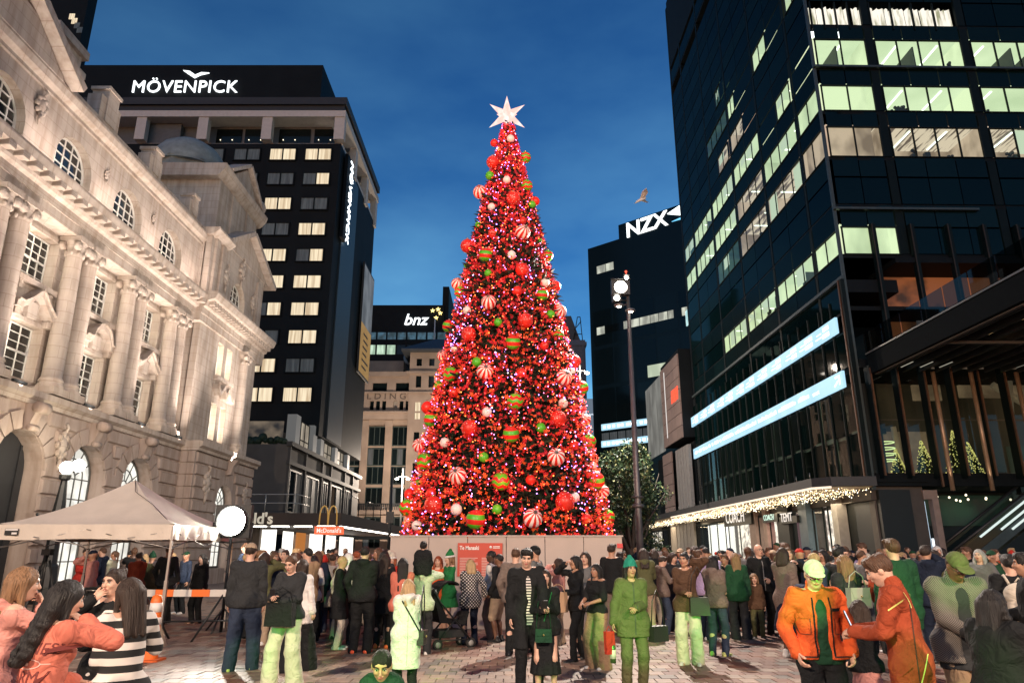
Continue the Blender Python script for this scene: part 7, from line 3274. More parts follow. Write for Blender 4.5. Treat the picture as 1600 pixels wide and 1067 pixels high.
he('w4', 'woman with long dark brown hair in a wide black and white striped jumper', 203, 904, 5.0, dict(g='f', arms=('hold', (.08, .2, 1.3)), lean=3, head=(15, 6)), ('long', 'dark'), B(STRIPE, kind='jumper', t=.024, hem=.74), B('black', width=1.2), yaw=48)
he('m5', 'large man in a pale cap, black top and jeans seen from behind near the floodlight', 393, 849, GY(1050), dict(g='m', build=1.18, arms=('down', 'down'), feet=((-.14, 0), (.15, .12))), ('crop', 'dark'), B('charcoal', kind='jumper', t=.03, hem=.84), B('denim', width=1.25, t=.02), g='m', yaw=8, shoes='yellow', hat=('cap', CL['beige']))
he('g6', 'young woman in a dark sweatshirt and wide cream trousers looking at her phone', 454, 868, GY(1078), dict(g='f', arms=('hold', 'phone'), head=(0, 22), feet=((-.18, .02), (.15, .1))), ('bun', 'brown'), B('charcoal', kind='jumper', t=.036, hem=.88), B('cream', width=1.35, flare=1.35), yaw=168, shoes='white')
he('x6', 'person in a white shirt and wide black trousers behind the young woman with the phone', 474, 874, GY(1050), dict(g='f', feet=((-.1, -.15), (.12, .2))), ('half', 'dark'), B('white', kind='jumper', t=.03, hem=.72), B('black', width=1.5, flare=1.5), yaw=-20)
he('b7', 'woman with very long black hair in a white tee with a brown backpack', 491, 868, GY(1003), dict(g='f'), ('longer', 'black'), B('white', kind='tee', sleeve=.45, t=.018), B('black', width=1.2, flare=1.3), yaw=2, shoes='white')
he('b8', 'person in a white head scarf and pale green top with black trousers', 545, 864, GY(1008), dict(g='f', arms=('pocket', 'hold')), None, B('palegreen', kind='jumper', t=.03, hem=.80), B('black', width=1.1), yaw=12, hat=('scarf', CL['white']))
he('b9', 'broad man in a black hoodie and orange trainers seen from behind', 571, 853, GY(1022), dict(g='m', build=1.15, arms=('pocket', 'hold')), ('crop', 'black'), B('black', kind='hoodie', hood=True, t=.035, hem=.82), B('black', width=1.2), g='m', yaw=-5, shoes='orange')
he('b10', 'woman with long straight dark hair in a black coat and orange trainers', 603, 866, GY(1014), dict(g='f', arms=('hold', 'hold')), ('long', 'dark'), B('black', kind='coat', t=.03, hem=.62), B('black'), yaw=-12, shoes='orange')
he('b11', 'smiling woman in a cream santa hat facing the square beside the hoarding', 613, 866, 15.4, dict(g='f', arms=('hold', 'hold'), head=(0, -4)), ('long', 'red'), B('red', kind='jumper', t=.03), B('black'), yaw=178, hat=('santa', CL['cream']))
he('c12', 'woman with long black hair in a coral jumper facing the hoarding', 630, 872, 12.4, dict(g='f', arms=('hold', 'hold')), ('longer', 'black'), B('coral', kind='jumper', t=.03), B('black'), yaw=10)
he('m12', 'man in a pale green hoodie carrying a child on his shoulders', 662, 876, GY(1024), dict(g='m', arms=((.12, .1, 1.5), (.12, .1, 1.5))), ('crop', 'black'), B('palegreen', kind='hoodie', hood=True, t=.04, hem=.80), B('charcoal', width=1.15), g='m', yaw=-4, shoes='white')
mo, mJ = P_['m12']
hv = on(mo, mJ, (0, -.03, 1.44))
he('k12', 'small child in a black padded jacket riding on a man\'s shoulders', 655, 846, hv.y - .05, dict(g='c', hs=1.36, arms=((.1, .25, 1.2), (.1, .25, 1.2)), feet=((-.17, .28, .50), (.17, .28, .50))), ('crop', 'black'), B('black', kind='puffer', t=.05, hem=.84), B('charcoal'), g='c', yaw=-4, X=hv.x, H=1.02, z=hv.z - .82 * 1.02 / 1.72)
he('b13', 'blonde woman in a long cream hooded coat with a thin black bag strap', 638, 905, GY(1090), dict(g='f', arms=('hold', 'hold'), head=(10, 6)), ('wavy', 'blonde'), B('white', kind='coat', hood=True, t=.045, hem=.42), B('black', width=1.1), yaw=14, shoes='white')
he('k14', 'little boy with black hair in a green jacket looking down at the front', 597, 1017, 5.0, dict(g='c', hs=1.42, lean=6, head=(0, 16), arms=('hold', 'hold')), ('crop', 'black'), [B('green', kind='puffer', t=.045, hood=True, hem=.76), B('cream', kind='tee', t=.01, sleeve=.4)], B('black'), g='c', yaw=184, skin='tan')  # green light on the jacket is put into its cloth colour
he('e15', 'red haired woman in an orange elf dress before the hoarding', 685, 869, 15.6, dict(g='f', arms=('hold', 'side')), ('wavy', 'red'), B('orange', kind='jumper', t=.022), B('orange', hem=.52, r=.28), yaw=172)
he('e16', 'woman in a green elf hat with white fur and a green tunic before the hoarding', 703, 864, 15.4, dict(g='f', arms=('hold', 'down')), ('half', 'light'), B('elfgreen', kind='tee', sleeve=.5, t=.02), B('elfgreen', hem=.62, r=.24), yaw=118, hat=('santa', CL['elfgreen']))
he('p17', 'woman with short blonde hair in a black jacket with white polka dots', 735, 874, GY(1008), dict(g='f', lean=3, arms=('hold', 'side')), ('bob', 'blonde'), B(DOTS, kind='jumper', t=.045, hem=.74), B('navy'), yaw=22)
he('m18', 'bearded man in a white shirt in profile before the red poster', 768, 860, GY(1000), dict(g='m', arms=('hold', 'hold')), ('crop', 'black'), B('white', kind='jumper', t=.022), B('taupe'), g='m', yaw=78, skin='dark')
he('m19', 'man in a black top and pale shorts beside the man in the white shirt', 780, 865, GY(1004), dict(g='m', arms=('pocket', 'down')), ('crop', 'black'), B('black', kind='jumper', t=.03, hem=.84), B('beige', end=.55, t=.03), g='m', yaw=62, skin='brown')
he('m20', 'man in a taupe jacket with short greying hair behind the couple taking a selfie', 806, 856, GY(1026), dict(g='m', build=1.1, arms=('pocket', 'hold')), ('crop', 'brown'), B('taupe', kind='jumper', t=.04, hem=.84), B('black'), g='m', yaw=-8)
he('x20', 'man in a black cap and white shirt turning left behind the selfie couple', 836, 853, 13.2, dict(g='m', arms=('hold', 'hold')), ('crop', 'black'), B('grey', kind='jumper', t=.03), B('black'), g='m', yaw=70, skin='tan', hat=('cap', CL['black']))
he('m21', 'tall man in a long black coat leaning in and reaching out with his phone', 824, 857, GY(1086), dict(g='m', lean=5, side_lean=4, head=(-12, 14), roll=-8, arms=((.12, .42, .98), 'down'), feet=((-.11, 0), (.12, .03))), ('short', 'black'), [B('black', kind='coat', t=.04, hem=.52, opn=True, collar=False), B(FINE, kind='tee', t=.012, sleeve=.4, hem=.78)], B('black'), g='m', yaw=188, curls=(.75, .45), palm=((.3, .2, 1), None))
he('w22', 'woman in a long black dress with a small green bag posing for a selfie', 851, 890, GY(1084), dict(g='f', arms=((.02, .22, 1.20), (.05, .25, 1.16)), head=(4, -2)), ('longer', 'dark'), B('black', kind='jumper', t=.036, hem=.80), B('black', hem=.27, r=.225, name='dress_skirt'), yaw=178, shoes='white')
he('p23', 'person in a pink top lifting both hands to take a picture', 873, 872, 14.2, dict(g='f', arms=('face', 'face')), ('half', 'dark'), B('pink', kind='jumper', t=.03), B('beige', width=1.3), yaw=60, skin='tan')
he('w24', 'woman in a black long sleeved top and black trousers holding her hand to her brow', 899, 868, GY(1034), dict(g='f', arms=('hold', (.0, .2, 1.58)), feet=((-.1, .14), (.12, -.16))), ('bob', 'black'), B('black', kind='jumper', t=.026), B('black', width=.9), yaw=112, skin='tan')
he('w25', 'woman with long dark hair in a grey cardigan behind the woman in black', 914, 862, 13.0, dict(g='f', arms=('hold', 'down')), ('long', 'dark'), B('grey', kind='jumper', t=.03, hem=.72), B('black'), yaw=160)
he('w26', 'smiling woman in a black tee and baggy khaki cargo trousers', 931, 881, GY(1046), dict(g='f', arms=((.1, .26, 1.08), (.08, .3, 1.06)), head=(10, 0)), ('half', 'black'), B('black', kind='tee', sleeve=.48, t=.02, hem=.90), B('khaki', width=1.45, flare=1.3, t=.022), yaw=128, skin='olive', shoes='white')
he('m27', 'man in a black tee with bushy dark hair seen from behind at the hoarding corner', 955, 850, 15.6, dict(g='m'), ('short', 'dark'), B('black', kind='tee', sleeve=.5, t=.025), B('taupe', width=1.15), g='m', yaw=-25, skin='tan')
he('m28', 'person in a white tee half hidden beside the man in the black tee', 968, 862, 16.1, dict(g='m'), ('short', 'dark'), B('white', kind='tee', sleeve=.5, t=.025), B('beige'), g='m', yaw=-15, skin='tan')
he('w29', 'woman in a teal bobble hat and olive jacket holding a bottle and a black handbag', 984, 876, GY(1084), dict(g='f', arms=('hold', (.30, .06, .84)), head=(6, 0), feet=((-.11, 0), (.13, .05))), ('long', 'black'), B('olive', kind='jacket', t=.05, hem=.72, collar=True), B('olive', width=1.05), yaw=186, skin='tan', hat=('beanie', CL['teal']))
he('p30', 'person in a black padded jacket and cream trousers seen from behind', 1021, 858, GY(980), dict(g='f', build=1.1), ('bob', 'dark'), B('black', kind='puffer', t=.05, hem=.80), B('cream', width=1.2), yaw=15)
he('w31', 'woman in a brown jumper and cream trousers holding a phone to her ear', 1068, 863, GY(1040), dict(g='f', arms=((.10, .05, 1.56), 'hold'), head=(-14, 4)), ('bun', 'black'), B('brown', kind='jumper', t=.032, hem=.80), B('cream', width=1.3, flare=1.2), yaw=162, skin='tan', shoes='white')
he('b32', 'person with black hair in a taupe hoodie and jeans turned towards the shops', 1113, 868, GY(1026), dict(g='f', arms=('hold', 'hold'), lean=2), ('bob', 'black'), B('taupe', kind='hoodie', hood=True, t=.036, hem=.82), B('denim', width=1.0), yaw=-38, shoes='yellow')
he('b33', 'woman with long fading blonde hair in a dark green jacket seen from behind', 1148, 864, GY(1000), dict(g='f'), ('longer', 'light'), B('green', kind='jacket', t=.04, hem=.76), B('charcoal', width=1.15, flare=1.35), yaw=-6)
he('m34', 'bald man with glasses in a black leather jacket behind a small child', 1184, 850, GY(994), dict(g='m', arms=((.05, .22, 1.06), 'pocket'), head=(6, 4)), None, B('black', kind='jacket', t=.04, hem=.80, collar=True), B('black', width=1.1), g='m', yaw=192)
he('k34', 'small child with light brown hair in dark clothes before the bald man', 1177, 896, GY(998), dict(g='c', hs=1.3), ('bob', 'light'), B('brown', kind='jacket', t=.04), B('olive'), g='c', yaw=170)
he('b35', 'person with curly brown hair and a pale grey backpack seen from behind', 1226, 848, GY(1000), dict(g='m', build=1.1, arms=('hold', 'hold')), ('short', 'brown'), B('olive', kind='hoodie', hood=True, t=.04, hem=.80), B('black'), g='m', yaw=12)
he('m36', 'man in a cap and bright orange jacket with his hands in his pockets', 1271, 877, 6.1, dict(g='m', build=1.08, lean=5, head=(-12, 16), arms=('pocket', 'pocket')), ('crop', 'grey'), [B('orange', kind='jacket', t=.04, hem=.90, collar=True, opn=True, wr=.012), B('green', kind='tee', t=.012, sleeve=.4, hem=.86)], B('black', width=1.2), g='m', yaw=180, hat=('cap', CL['palegreen']))
he('g37', 'woman with long light brown hair and a clear bag behind the man in orange', 1317, 867, 9.6, dict(g='f', arms=('hold', 'hold')), ('longer', 'light'), B('charcoal', kind='jacket', t=.04), B('black'), yaw=14)
he('k38', 'girl in a black top and long pink pleated skirt between the two men in jackets', 1340, 938, 7.2, dict(g='c', hs=1.25, arms=('hold', 'hold')), ('bob', 'dark'), B('black', kind='jumper', t=.036, hem=.86), B('pink', hem=.16, r=.30), g='c', yaw=-10)
he('m39', 'man in a long rust red jacket bending over his phone', 1362, 869, 5.7, dict(g='m', lean=8, head=(4, 18), arms=('phone', 'phone'), build=1.05), ('short', 'brown'), B('rust', kind='jacket', t=.04, hem=.70, collar=True, wr=.012), B('olive', width=1.15), g='m', yaw=62, curls=(.9, .5))
he('m40', 'tall man with bushy auburn hair in a dark green jacket seen from behind', 1392, 842, 9.2, dict(g='m', build=1.1), ('short', 'brown'), B('green', kind='jacket', t=.045, hem=.72), B('black'), g='m', yaw=8)
he('w41', 'woman in a cream blouse and long peach skirt with a dark bag', 1442, 862, GY(976), dict(g='f', arms=('hold', 'hold'), head=(0, -14)), ('bun', 'dark'), B('white', kind='jumper', t=.036, hem=.88), B('coral', hem=.13, r=.33), yaw=118, skin='tan', shoes='white')
he('w42', 'woman with white bobbed hair in a dark brown jumper facing the square', 1463, 853, 17.4, dict(g='f', arms=('hold', 'hold')), ('bob', 'white'), B('brown', kind='jumper', t=.03), B('black'), yaw=178)
he('m43', 'man in a knitted cap and checked coat looking down at his camera', 1497, 866, 6.4, dict(g='m', build=1.12, lean=8, head=(8, 26), arms=((.06, .30, 1.05), (.03, .30, 1.03))), ('crop', 'dark'), [B(CHECK, kind='coat', t=.04, hem=.78, collar=True, opn=True), B('charcoal', kind='jumper', t=.02, hem=.72)], B('khaki', width=1.15), g='m', yaw=172, skin='brown', hat=('cap', CL['olive']))
he('w44', 'person with dark curly hair wrapped in a big black coat in the corner', 1548, 922, 4.9, dict(g='f', build=1.2, arms=('hold', 'hold'), lean=4), ('wavy', 'black'), B('black', kind='coat', t=.05, hem=.42, hood=False), B('black'), yaw=-70, skin='tan')
he('p45', 'person in a black coat with a cream hood and backpack walking away', 1574, 866, 8.6, dict(g='m', arms=('pocket', 'pocket')), ('short', 'black'), B('black', kind='coat', t=.05, hem=.6), B('black'), g='m', yaw=-16)
he('p46', 'person in dark clothes half out of the frame at the right', 1599, 864, 7.4, dict(g='m', arms=('pocket', 'hold')), ('short', 'black'), B('black', kind='jacket', t=.05), B('charcoal'), g='m', yaw=60, skin='tan')

# lettering on the coral hoodie
o, J = P_['w2']
dk_t = M('hoodie_print', (.16, .03, .025), .8)
for s, z, sz in (('KINDNESS', 1.27, .092), ('KARMA', 1.10, .105)):
    c = J['C'] * ((z - .93) / .36) + J['P'] * (1 - (z - .93) / .36) + J['T'] @ np.array((0, -.136, 0))
    t = text('lettering', s, sz, dk_t, o, tmat(c, (1, 0, 0), J['T'][:, 2]), .004, 'CENTER')
pale_p = M('hoodie_print_pale', (.70, .42, .36), .8)
z_ = 1.225
ribbon(o, 'hoodie', 'print', [(.10 * math.cos(k * .449), 0, z_ + .03 * math.sin(k * .449)) for k in range(15)], (0, 1, 0), .006, pale_p)
for s in (-1, 1):
    ribbon(o, 'hoodie', 'print', [(s * .14, 0, z_), (s * .10, 0, z_)], (0, 1, 0), .006, pale_p)
ribbon(o, 'hoodie', 'print', [(-.02, 0, z_), (.02, 0, z_)], (0, 1, 0), .02, pale_p)
seam = M('dark_seam', (.05, .02, .012), .7)
pipe_y = M('reflective_piping', (.75, .72, .20), .4)
blackw = CL['black']
o, J = P_['m36']
for x in (-.075, .075):
    ribbon(o, 'jacket', 'zip', [(x, 0, 1.40), (x, 0, .92)], (0, -1, 0), .014, blackw)
for x in (-.15, .15):
    ribbon(o, 'jacket', 'pocket_flap', [(x - .05, 0, 1.25), (x + .05, 0, 1.25)], (0, -1, 0), .04, CL['orange'], .012)
    ribbon(o, 'jacket', 'seam', [(x - .045, 0, 1.23), (x - .045, 0, 1.10), (x + .045, 0, 1.10), (x + .045, 0, 1.23)], (0, -1, 0), .006, seam)
ribbon(o, 'jacket', 'name_patch', [(-.17, 0, 1.30), (-.08, 0, 1.30)], (0, -1, 0), .026, blackw, .014)
ribbon(o, 'jacket', 'hem_band', [(-.22, 0, .925), (.22, 0, .925)], (0, -1, 0), .012, seam)
o, J = P_['m39']
for p in ([(.0, 0, 1.40), (.06, 0, 1.33)], [(-.09, 0, 1.42), (-.12, 0, 1.30)]):
    ribbon(o, 'jacket', 'piping', p, (0, 1, -.25), .010, pipe_y, .006)
ribbon(o, 'jacket', 'piping', [(0, -.02, 1.38), (0, .10, 1.30)], (1, 0, 0), .010, pipe_y, .006)
ribbon(o, 'jacket', 'seam', [(0, -.05, 1.34), (0, -.04, .72)], (1, 0, 0), .008, seam)
ribbon(o, 'jacket', 'drawcord', [(0, -.12, 1.0), (0, -.02, .72)], (1, 0, 0), .008, pipe_y, .006)
ribbon(o, 'jacket', 'pocket_flap', [(0, .0, .93), (0, .08, .86)], (1, 0, 0), .03, CL['rust'], .012)
o, J = P_['b13']
ribbon(o, 'coat', 'bag_strap', [(-.10, 0, 1.40), (.20, 0, .93)], (0, 1, 0), .022, blackw, .006)
ribbon(o, 'coat', 'seam', [(0, 0, 1.25), (0, 0, .48)], (0, 1, 0), .008, M('pale_seam', (.40, .37, .34), .8))
o, J = P_['w29']
ribbon(o, 'jacket', 'zip', [(0, 0, 1.42), (0, 0, .76)], (0, -1, 0), .02, M('olive_dark', (.04, .042, .02), .6))
for x in (-.09, .09):
    ribbon(o, 'jacket', 'pocket_flap', [(x - .06, 0, .98), (x + .06, 0, .98)], (0, -1, 0), .035, CL['olive'], .014)
o, J = P_['w22']
ribbon(o, 'jumper', 'bag_strap', [(-.10, 0, 1.40), (.02, 0, 1.0)], (0, -1, 0), .012, CL['elfgreen'], .006)
o, J = P_['w41']
ribbon(o, 'jumper', 'bag_strap', [(.10, 0, 1.42), (-.05, 0, 1.14)], (0, -1, 0), .012, blackw, .006)
o, J = P_['m34']
ribbon(o, 'jacket', 'zip', [(0, 0, 1.40), (0, 0, .84)], (0, -1, 0), .02, M('zip_grey', (.2, .2, .2), .4))
o, J = P_['m5']
ribbon(o, 'trousers', 'pocket', [(-.15, 0, .88), (-.05, 0, .88)], (0, 1, 0), .06, CL['navy'], .006)
ribbon(o, 'trousers', 'pocket', [(.05, 0, .88), (.15, 0, .88)], (0, 1, 0), .06, CL['navy'], .006)

# ------------------------------------------------------------------ things people carry
def carried(nm, label, cat, mats, fn, loc, rz=0.0, parts=()):
    t = thing(nm, label, cat, None, loc, rz)
    for pn, m_, f_ in parts or ((('body', mats, fn)),):
        q = MB()
        f_(q)
        q.build(pn, [m_], t)
    return t


leather = M('black_leather', (.018, .017, .016), .4, bump=.2, bscale=60)
gold = M('gold_clasp', (.7, .5, .2), .3, 1.0)


def bag(label, loc, w, h, d, m, rz=0, strap=.25, cat='bag', nm='handbag'):
    def b1(q):
        q.prism([(-w / 2, -h), (w / 2, -h), (w / 2 * .92, 0), (-w / 2 * .92, 0)], 1, -d / 2, d / 2)
    def b2(q):
        q.prism([(-w / 2 * .94, .003), (w / 2 * .94, .003), (w / 2 * .7, -h * .5), (-w / 2 * .7, -h * .5)], 1, -d / 2 - .008, -d / 2 - .001)
    def b3(q):
        q.tube([(-w * .44, 0, -.02), (-w * .3, 0, strap * .7), (0, 0, strap), (w * .3, 0, strap * .7), (w * .44, 0, -.02)], .008, 5)
    def b4(q):
        q.ball((0, -d / 2 - .012, -h * .42), .014, 6, 4)
    return carried(nm, label, cat, None, None, loc, rz, (('body', m, b1), ('flap', m, b2), ('strap', m, b3), ('clasp', gold, b4)))


def phone(label, who, p, yaw, tilt=20):
    o, J = P_[who]
    t = thing('phone', label, 'phone', None, on(o, J, p), o.rotation_euler[2])
    t.rotation_euler = (R(-tilt), 0, o.rotation_euler[2] + R(yaw))
    q = MB()
    q.box(-.036, .036, -.004, .004, -.075, .075)
    q.build('body', [M('phone_black', (.01, .01, .012), .3)], t)
    q = MB()
    q.box(-.033, .033, -.0055, -.0042, -.07, .07)
    q.build('screen', [lit('phone_screen', (.75, .85, 1.0), 1.4)], t)


for who, lb, p, yw in (('g6', 'phone in the hand of the young woman in cream trousers', (.05, .37, 1.20), 0), ('m21', 'phone held out by the man in the long black coat', (-.10, .50, 1.03), 0), ('w31', 'phone at the ear of the woman in the brown jumper', (-.095, .06, 1.60), 80),
                       ('m39', 'phone in the hands of the man in the rust red jacket', (.0, .40, 1.20), 0)):
    phone(lb, who, p, yw)
o, J = P_['w22']
bag('small green shoulder bag on the woman in the black dress', on(o, J, (.03, .23, .90)), .21, .15, .06, CL['green'], o.rotation_euler[2] + math.pi, .42)
o, J = P_['w29']
bag('black handbag at the side of the woman in the teal hat', on(o, J, (-.34, .06, .86)), .26, .18, .10, leather, o.rotation_euler[2] + .5, .42)
o, J = P_['w31']
bag('black shoulder bag of the woman on the phone', on(o, J, (-.20, .16, 1.03)), .30, .26, .10, leather, o.rotation_euler[2] + .3, .45)
o, J = P_['w41']
bag('dark small bag of the woman in the peach skirt', on(o, J, (.0, .27, 1.14)), .22, .15, .08, CL['navy'], o.rotation_euler[2], .30)
o, J = P_['b13']
bag('black cross body bag of the blonde woman in the cream coat', on(o, J, (.24, -.02, .96)), .20, .16, .08, leather, o.rotation_euler[2] + 1.2, .52)
o, J = P_['g6']
bag('black slouchy bag held by the young woman with the phone', on(o, J, (-.02, .25, 1.10)), .36, .28, .14, CL['black'], o.rotation_euler[2] + .1, .18)
o, J = P_['w24']
bag('brown paper shopping bag before the woman holding her brow', on(o, J, (.02, .34, 1.12)), .30, .30, .11, M('kraft_paper', (.40, .25, .15), .8), o.rotation_euler[2] + .6, .12, 'shopping bag', 'paper_bag')
o, J = P_['g37']
bag('clear plastic bag on the woman with long light hair', on(o, J, (0, -.2, 1.3)), .30, .24, .1, M('clear_plastic', (.35, .33, .31), .15, spec=.8), o.rotation_euler[2], .2)


def backpack(label, who, m, w=.30, h=.42, z=1.40):
    o, J = P_[who]
    t = thing('backpack', label, 'backpack', None, on(o, J, (0, -.165, z)), o.rotation_euler[2])
    s = Sdf()
    s.ell((0, -.05, -h / 2), (w / 2, .10, h / 2), .02)
    s.cap((-w * .25, -.05, -h * .3), (w * .25, -.05, -h * .3), .10, None, .05)
    s.cap((-w * .25, -.06, -h * .75), (w * .25, -.06, -h * .75), .11, None, .05)
    me = mesh_from('body', *s.mesh(.02, wr=.003))
    me.materials.append(m)
    link('body', me, t)
    q = MB()
    q.box(-w * .3, w * .3, -.185, -.165, -h * .85, -h * .45)
    q.build('pocket', [m], t)
    for sx in (-1, 1):
        q = MB()
        q.tube([(sx * .09, -.0, -.02), (sx * .10, .09, .07), (sx * .11, .21, .02), (sx * .115, .26, -.2)], .016, 5)
        q.build('strap', [m], t)
    q = MB()
    q.tube([(-.04, -.03, .0), (0, -.03, .045), (.04, -.03, .0)], .009, 5)
    q.build('handle', [m], t)


backpack('brown backpack on the woman with very long black hair', 'b7', CL['brown'])
backpack('pale grey backpack on the person with curly brown hair', 'b35', CL['grey'])
backpack('cream backpack on the person walking away at the right', 'p45', CL['cream'])
# bottle and red pouch of the woman in the bobble hat
o, J = P_['w29']
p = on(o, J, (.31, .08, .80))
t = thing('bottle', 'slim glass bottle hanging from the hand of the woman in the teal hat', 'bottle', None, p)
q = MB()
q.lathe([(0, -.36), (.035, -.36), (.036, -.18), (.015, -.12), (.013, -.04), (0, -.04)], seg=10)
q.build('body', [M('green_bottle', (.05, .12, .03), .15, spec=.8)], t)
q = MB()
q.lathe([(.0365, -.31), (.0372, -.31), (.0372, -.21), (.0365, -.21)], seg=10)
q.build('label', [M('bottle_label', (.6, .6, .5), .6)], t)
t = thing('red_pouch', 'dark red pouch in the hand of the woman in the teal hat', 'pouch', None, on(o, J, (.36, .09, .80)), .4)
q = MB()
q.prism([(-.06, 0), (.06, 0), (.075, -.26), (-.05, -.26)], 1, -.03, .03)
q.build('body', [CL['red']], t)
q = MB()
q.tube([(-.04, 0, 0), (0, 0, .06), (.04, 0, 0)], .006, 5)
q.build('handle', [CL['red']], t)
# camera of the man in the checked coat
o, J = P_['m43']
t = thing('camera', 'black camera held low by the man in the checked coat', 'camera', None, on(o, J, (.03, .36, 1.06)), o.rotation_euler[2])
q = MB()
q.box(-.07, .07, -.03, .03, -.045, .045)
q.box(-.03, .03, -.02, .03, .045, .07)
q.build('body', [leather], t)
q = MB()
q.lathe([(0, .03), (.035, .03), (.037, .09), (.03, .10), (.0, .095)], seg=12, axis='y')
q.build('lens', [M('lens_black', (.01, .01, .012), .2)], t)
# glasses
for who, lb in (('m34', 'thin glasses on the bald man'), ('m43', 'dark glasses on the man in the knitted cap'), ('m36', 'dark rimmed glasses on the man in the orange jacket')):
    o, J = P_[who]
    t = thing('glasses', lb, 'glasses', None, (0, 0, 0))
    t.matrix_world = Matrix.LocRotScale(o.location, o.rotation_euler, o.scale) @ mat4(J['R'], J['H'])
    q = MB()
    for s in (-1, 1):
        for k in range(12):
            a0, a1 = k / 12 * 6.283, (k + 1) / 12 * 6.283
            q.tube([(s * .031 + .024 * math.cos(a0), .104, .008 + .019 * math.sin(a0)), (s * .031 + .024 * math.cos(a1), .104, .008 + .019 * math.sin(a1))], .0028, 4, cap=False)
        q.tube([(s * .055, .102, .012), (s * .077, .06, .012), (s * .079, -.01, .008)], .0026, 4)
    q.tube([(-.008, .105, .01), (.008, .105, .01)], .0026, 4)
    q.build('frame', [iron], t)

# ------------------------------------------------------------------ the crowd: a few builds, copied one by one in their own colours
CT = []
poses = [dict(arms=('down', 'down')), dict(arms=('phone', 'phone'), head=(0, 16)), dict(arms=('pocket', 'hold')), dict(arms=('hold', 'hold'), head=(20, 0)), dict(arms=('phone_up', 'phone_up'), head=(0, -10)), dict(arms=('down', 'face'), head=(-25, 0)),
         dict(arms=('pocket', 'pocket'), feet=((-.13, .1), (.12, -.14)))]
for gi, g in enumerate(('m', 'f')):
    for pi_, ps in enumerate(poses):
        J = skeleton(g, **ps)
        bm_ = body_mesh(J, .032, .017, hseg=4)
        kinds = [('jacket', dict(kind='jacket', t=.042, hem=.78, collar=True)), ('jumper', dict(kind='jumper', t=.03, hem=.84))] if pi_ % 2 == 0 else [('hoodie', dict(kind='hoodie', t=.038, hem=.82, hood=True)), ('coat', dict(kind='coat', t=.042, hem=.56))]
        tops = [(n_, top_mesh(J, h=.034, wr=.003, **kw)) for n_, kw in kinds]
        bots = [('trousers', trouser_mesh(J, 1.1, 1.0, h=.034, wr=.002))]
        if g == 'f' and pi_ in (0, 3):
            bots.append(('skirt', skirt_mesh(J, .42, .27, h=.034)))
        CT.append((g, J, bm_, tops, bots))
CH = {s: hair_mesh(s, .02) for s in ('short', 'crop', 'long', 'longer', 'bob', 'bun', 'tail', 'wavy', 'cap', 'beanie')}
HAIRW = {'short': 'short', 'crop': 'cropped', 'long': 'long', 'longer': 'very long', 'bob': 'bobbed', 'bun': 'tied up', 'tail': 'ponytailed', 'wavy': 'wavy'}
rc = random.Random(21)
placed = [(o.location[0], o.location[1]) for o, _ in P_.values()]
DARKS = ['black'] * 7 + ['charcoal'] * 5 + ['navy'] * 3 + ['grey', 'taupe', 'brown', 'olive', 'denim']
BRIGHTS = ['white', 'cream', 'beige', 'red', 'coral', 'pink', 'green', 'rust', 'khaki', 'lilac', 'palegreen', 'taupe', 'grey', 'brown']
seen_lab = {}


def crowd_person(x, y, yaw, zone):
    for _ in range(20):
        g, J, bm_, tops, bots = CT[rc.randrange(len(CT))]
        hc = rc.choice(['black'] * 5 + ['dark'] * 5 + ['brown'] * 4 + ['light', 'blonde', 'blonde', 'red', 'grey'])
        hs_ = rc.choice(['short', 'crop', 'short', 'crop', 'cap'] if g == 'm' else ['long', 'longer', 'bob', 'bun', 'tail', 'wavy', 'long'])
        hs_ = 'beanie' if rc.random() < .04 else hs_
        hat_c = rc.choice(['black', 'navy', 'red', 'beige', 'green'])
        tn, tm = rc.choice(tops)
        tc = rc.choice(DARKS) if rc.random() < .68 else rc.choice(BRIGHTS)
        fa = math.cos(yaw)
        d = 'seen from behind' if fa > .5 else ('facing the square' if fa < -.5 else 'in profile')
        hw = (f"{HAIRW[hs_]} {hc} hair" if hs_ in HAIRW else f"a {hat_c} {hs_}").replace('dark hair', 'dark brown hair').replace('light hair', 'light brown hair')
        lab = f"{'woman' if g == 'f' else 'man'} with {hw}, {'pale green' if tc == 'palegreen' else tc} {tn}, {d}, {zone}"
        lab = lab if len(lab.split()) <= 16 else lab.replace(' seen from', ' from')
        if lab not in seen_lab and len(lab.split()) <= 16:
            break
    seen_lab[lab] = 1
    s = rc.gauss(1.0, .045) * (1.0 if g == 'm' else .955)
    o = link('person', bm_, None, loc=(x, y, 0), rot=(0, 0, yaw))
    o.scale = (s, s, s)
    slot_mat(o, [SK[rc.choice(['pale'] * 5 + ['tan'] * 4 + ['olive'] * 3 + ['brown', 'dark'])], LIP, HR[hc], EYEW, EYED])
    h_ = link('hair' if hs_ not in ('cap', 'beanie') else hs_, CH[hs_], o)
    h_.matrix_basis = mat4(J['R'], J['H'])
    slot_mat(h_, [HR[hc] if hs_ not in ('cap', 'beanie') else CL[hat_c]])
    slot_mat(link(tn, tm, o), [CL[tc]])
    bn, bm2 = rc.choice(bots)
    bc = rc.choice(['black', 'black', 'charcoal', 'denim', 'denim', 'navy', 'beige', 'cream', 'khaki', 'grey'])
    slot_mat(link(bn, bm2, o), [CL[bc]])
    add_shoes(o, J, SHOE[rc.choice(['black', 'black', 'white', 'brown'])])
    tag(o, lab, 'person', 'people in the crowd')
    return o


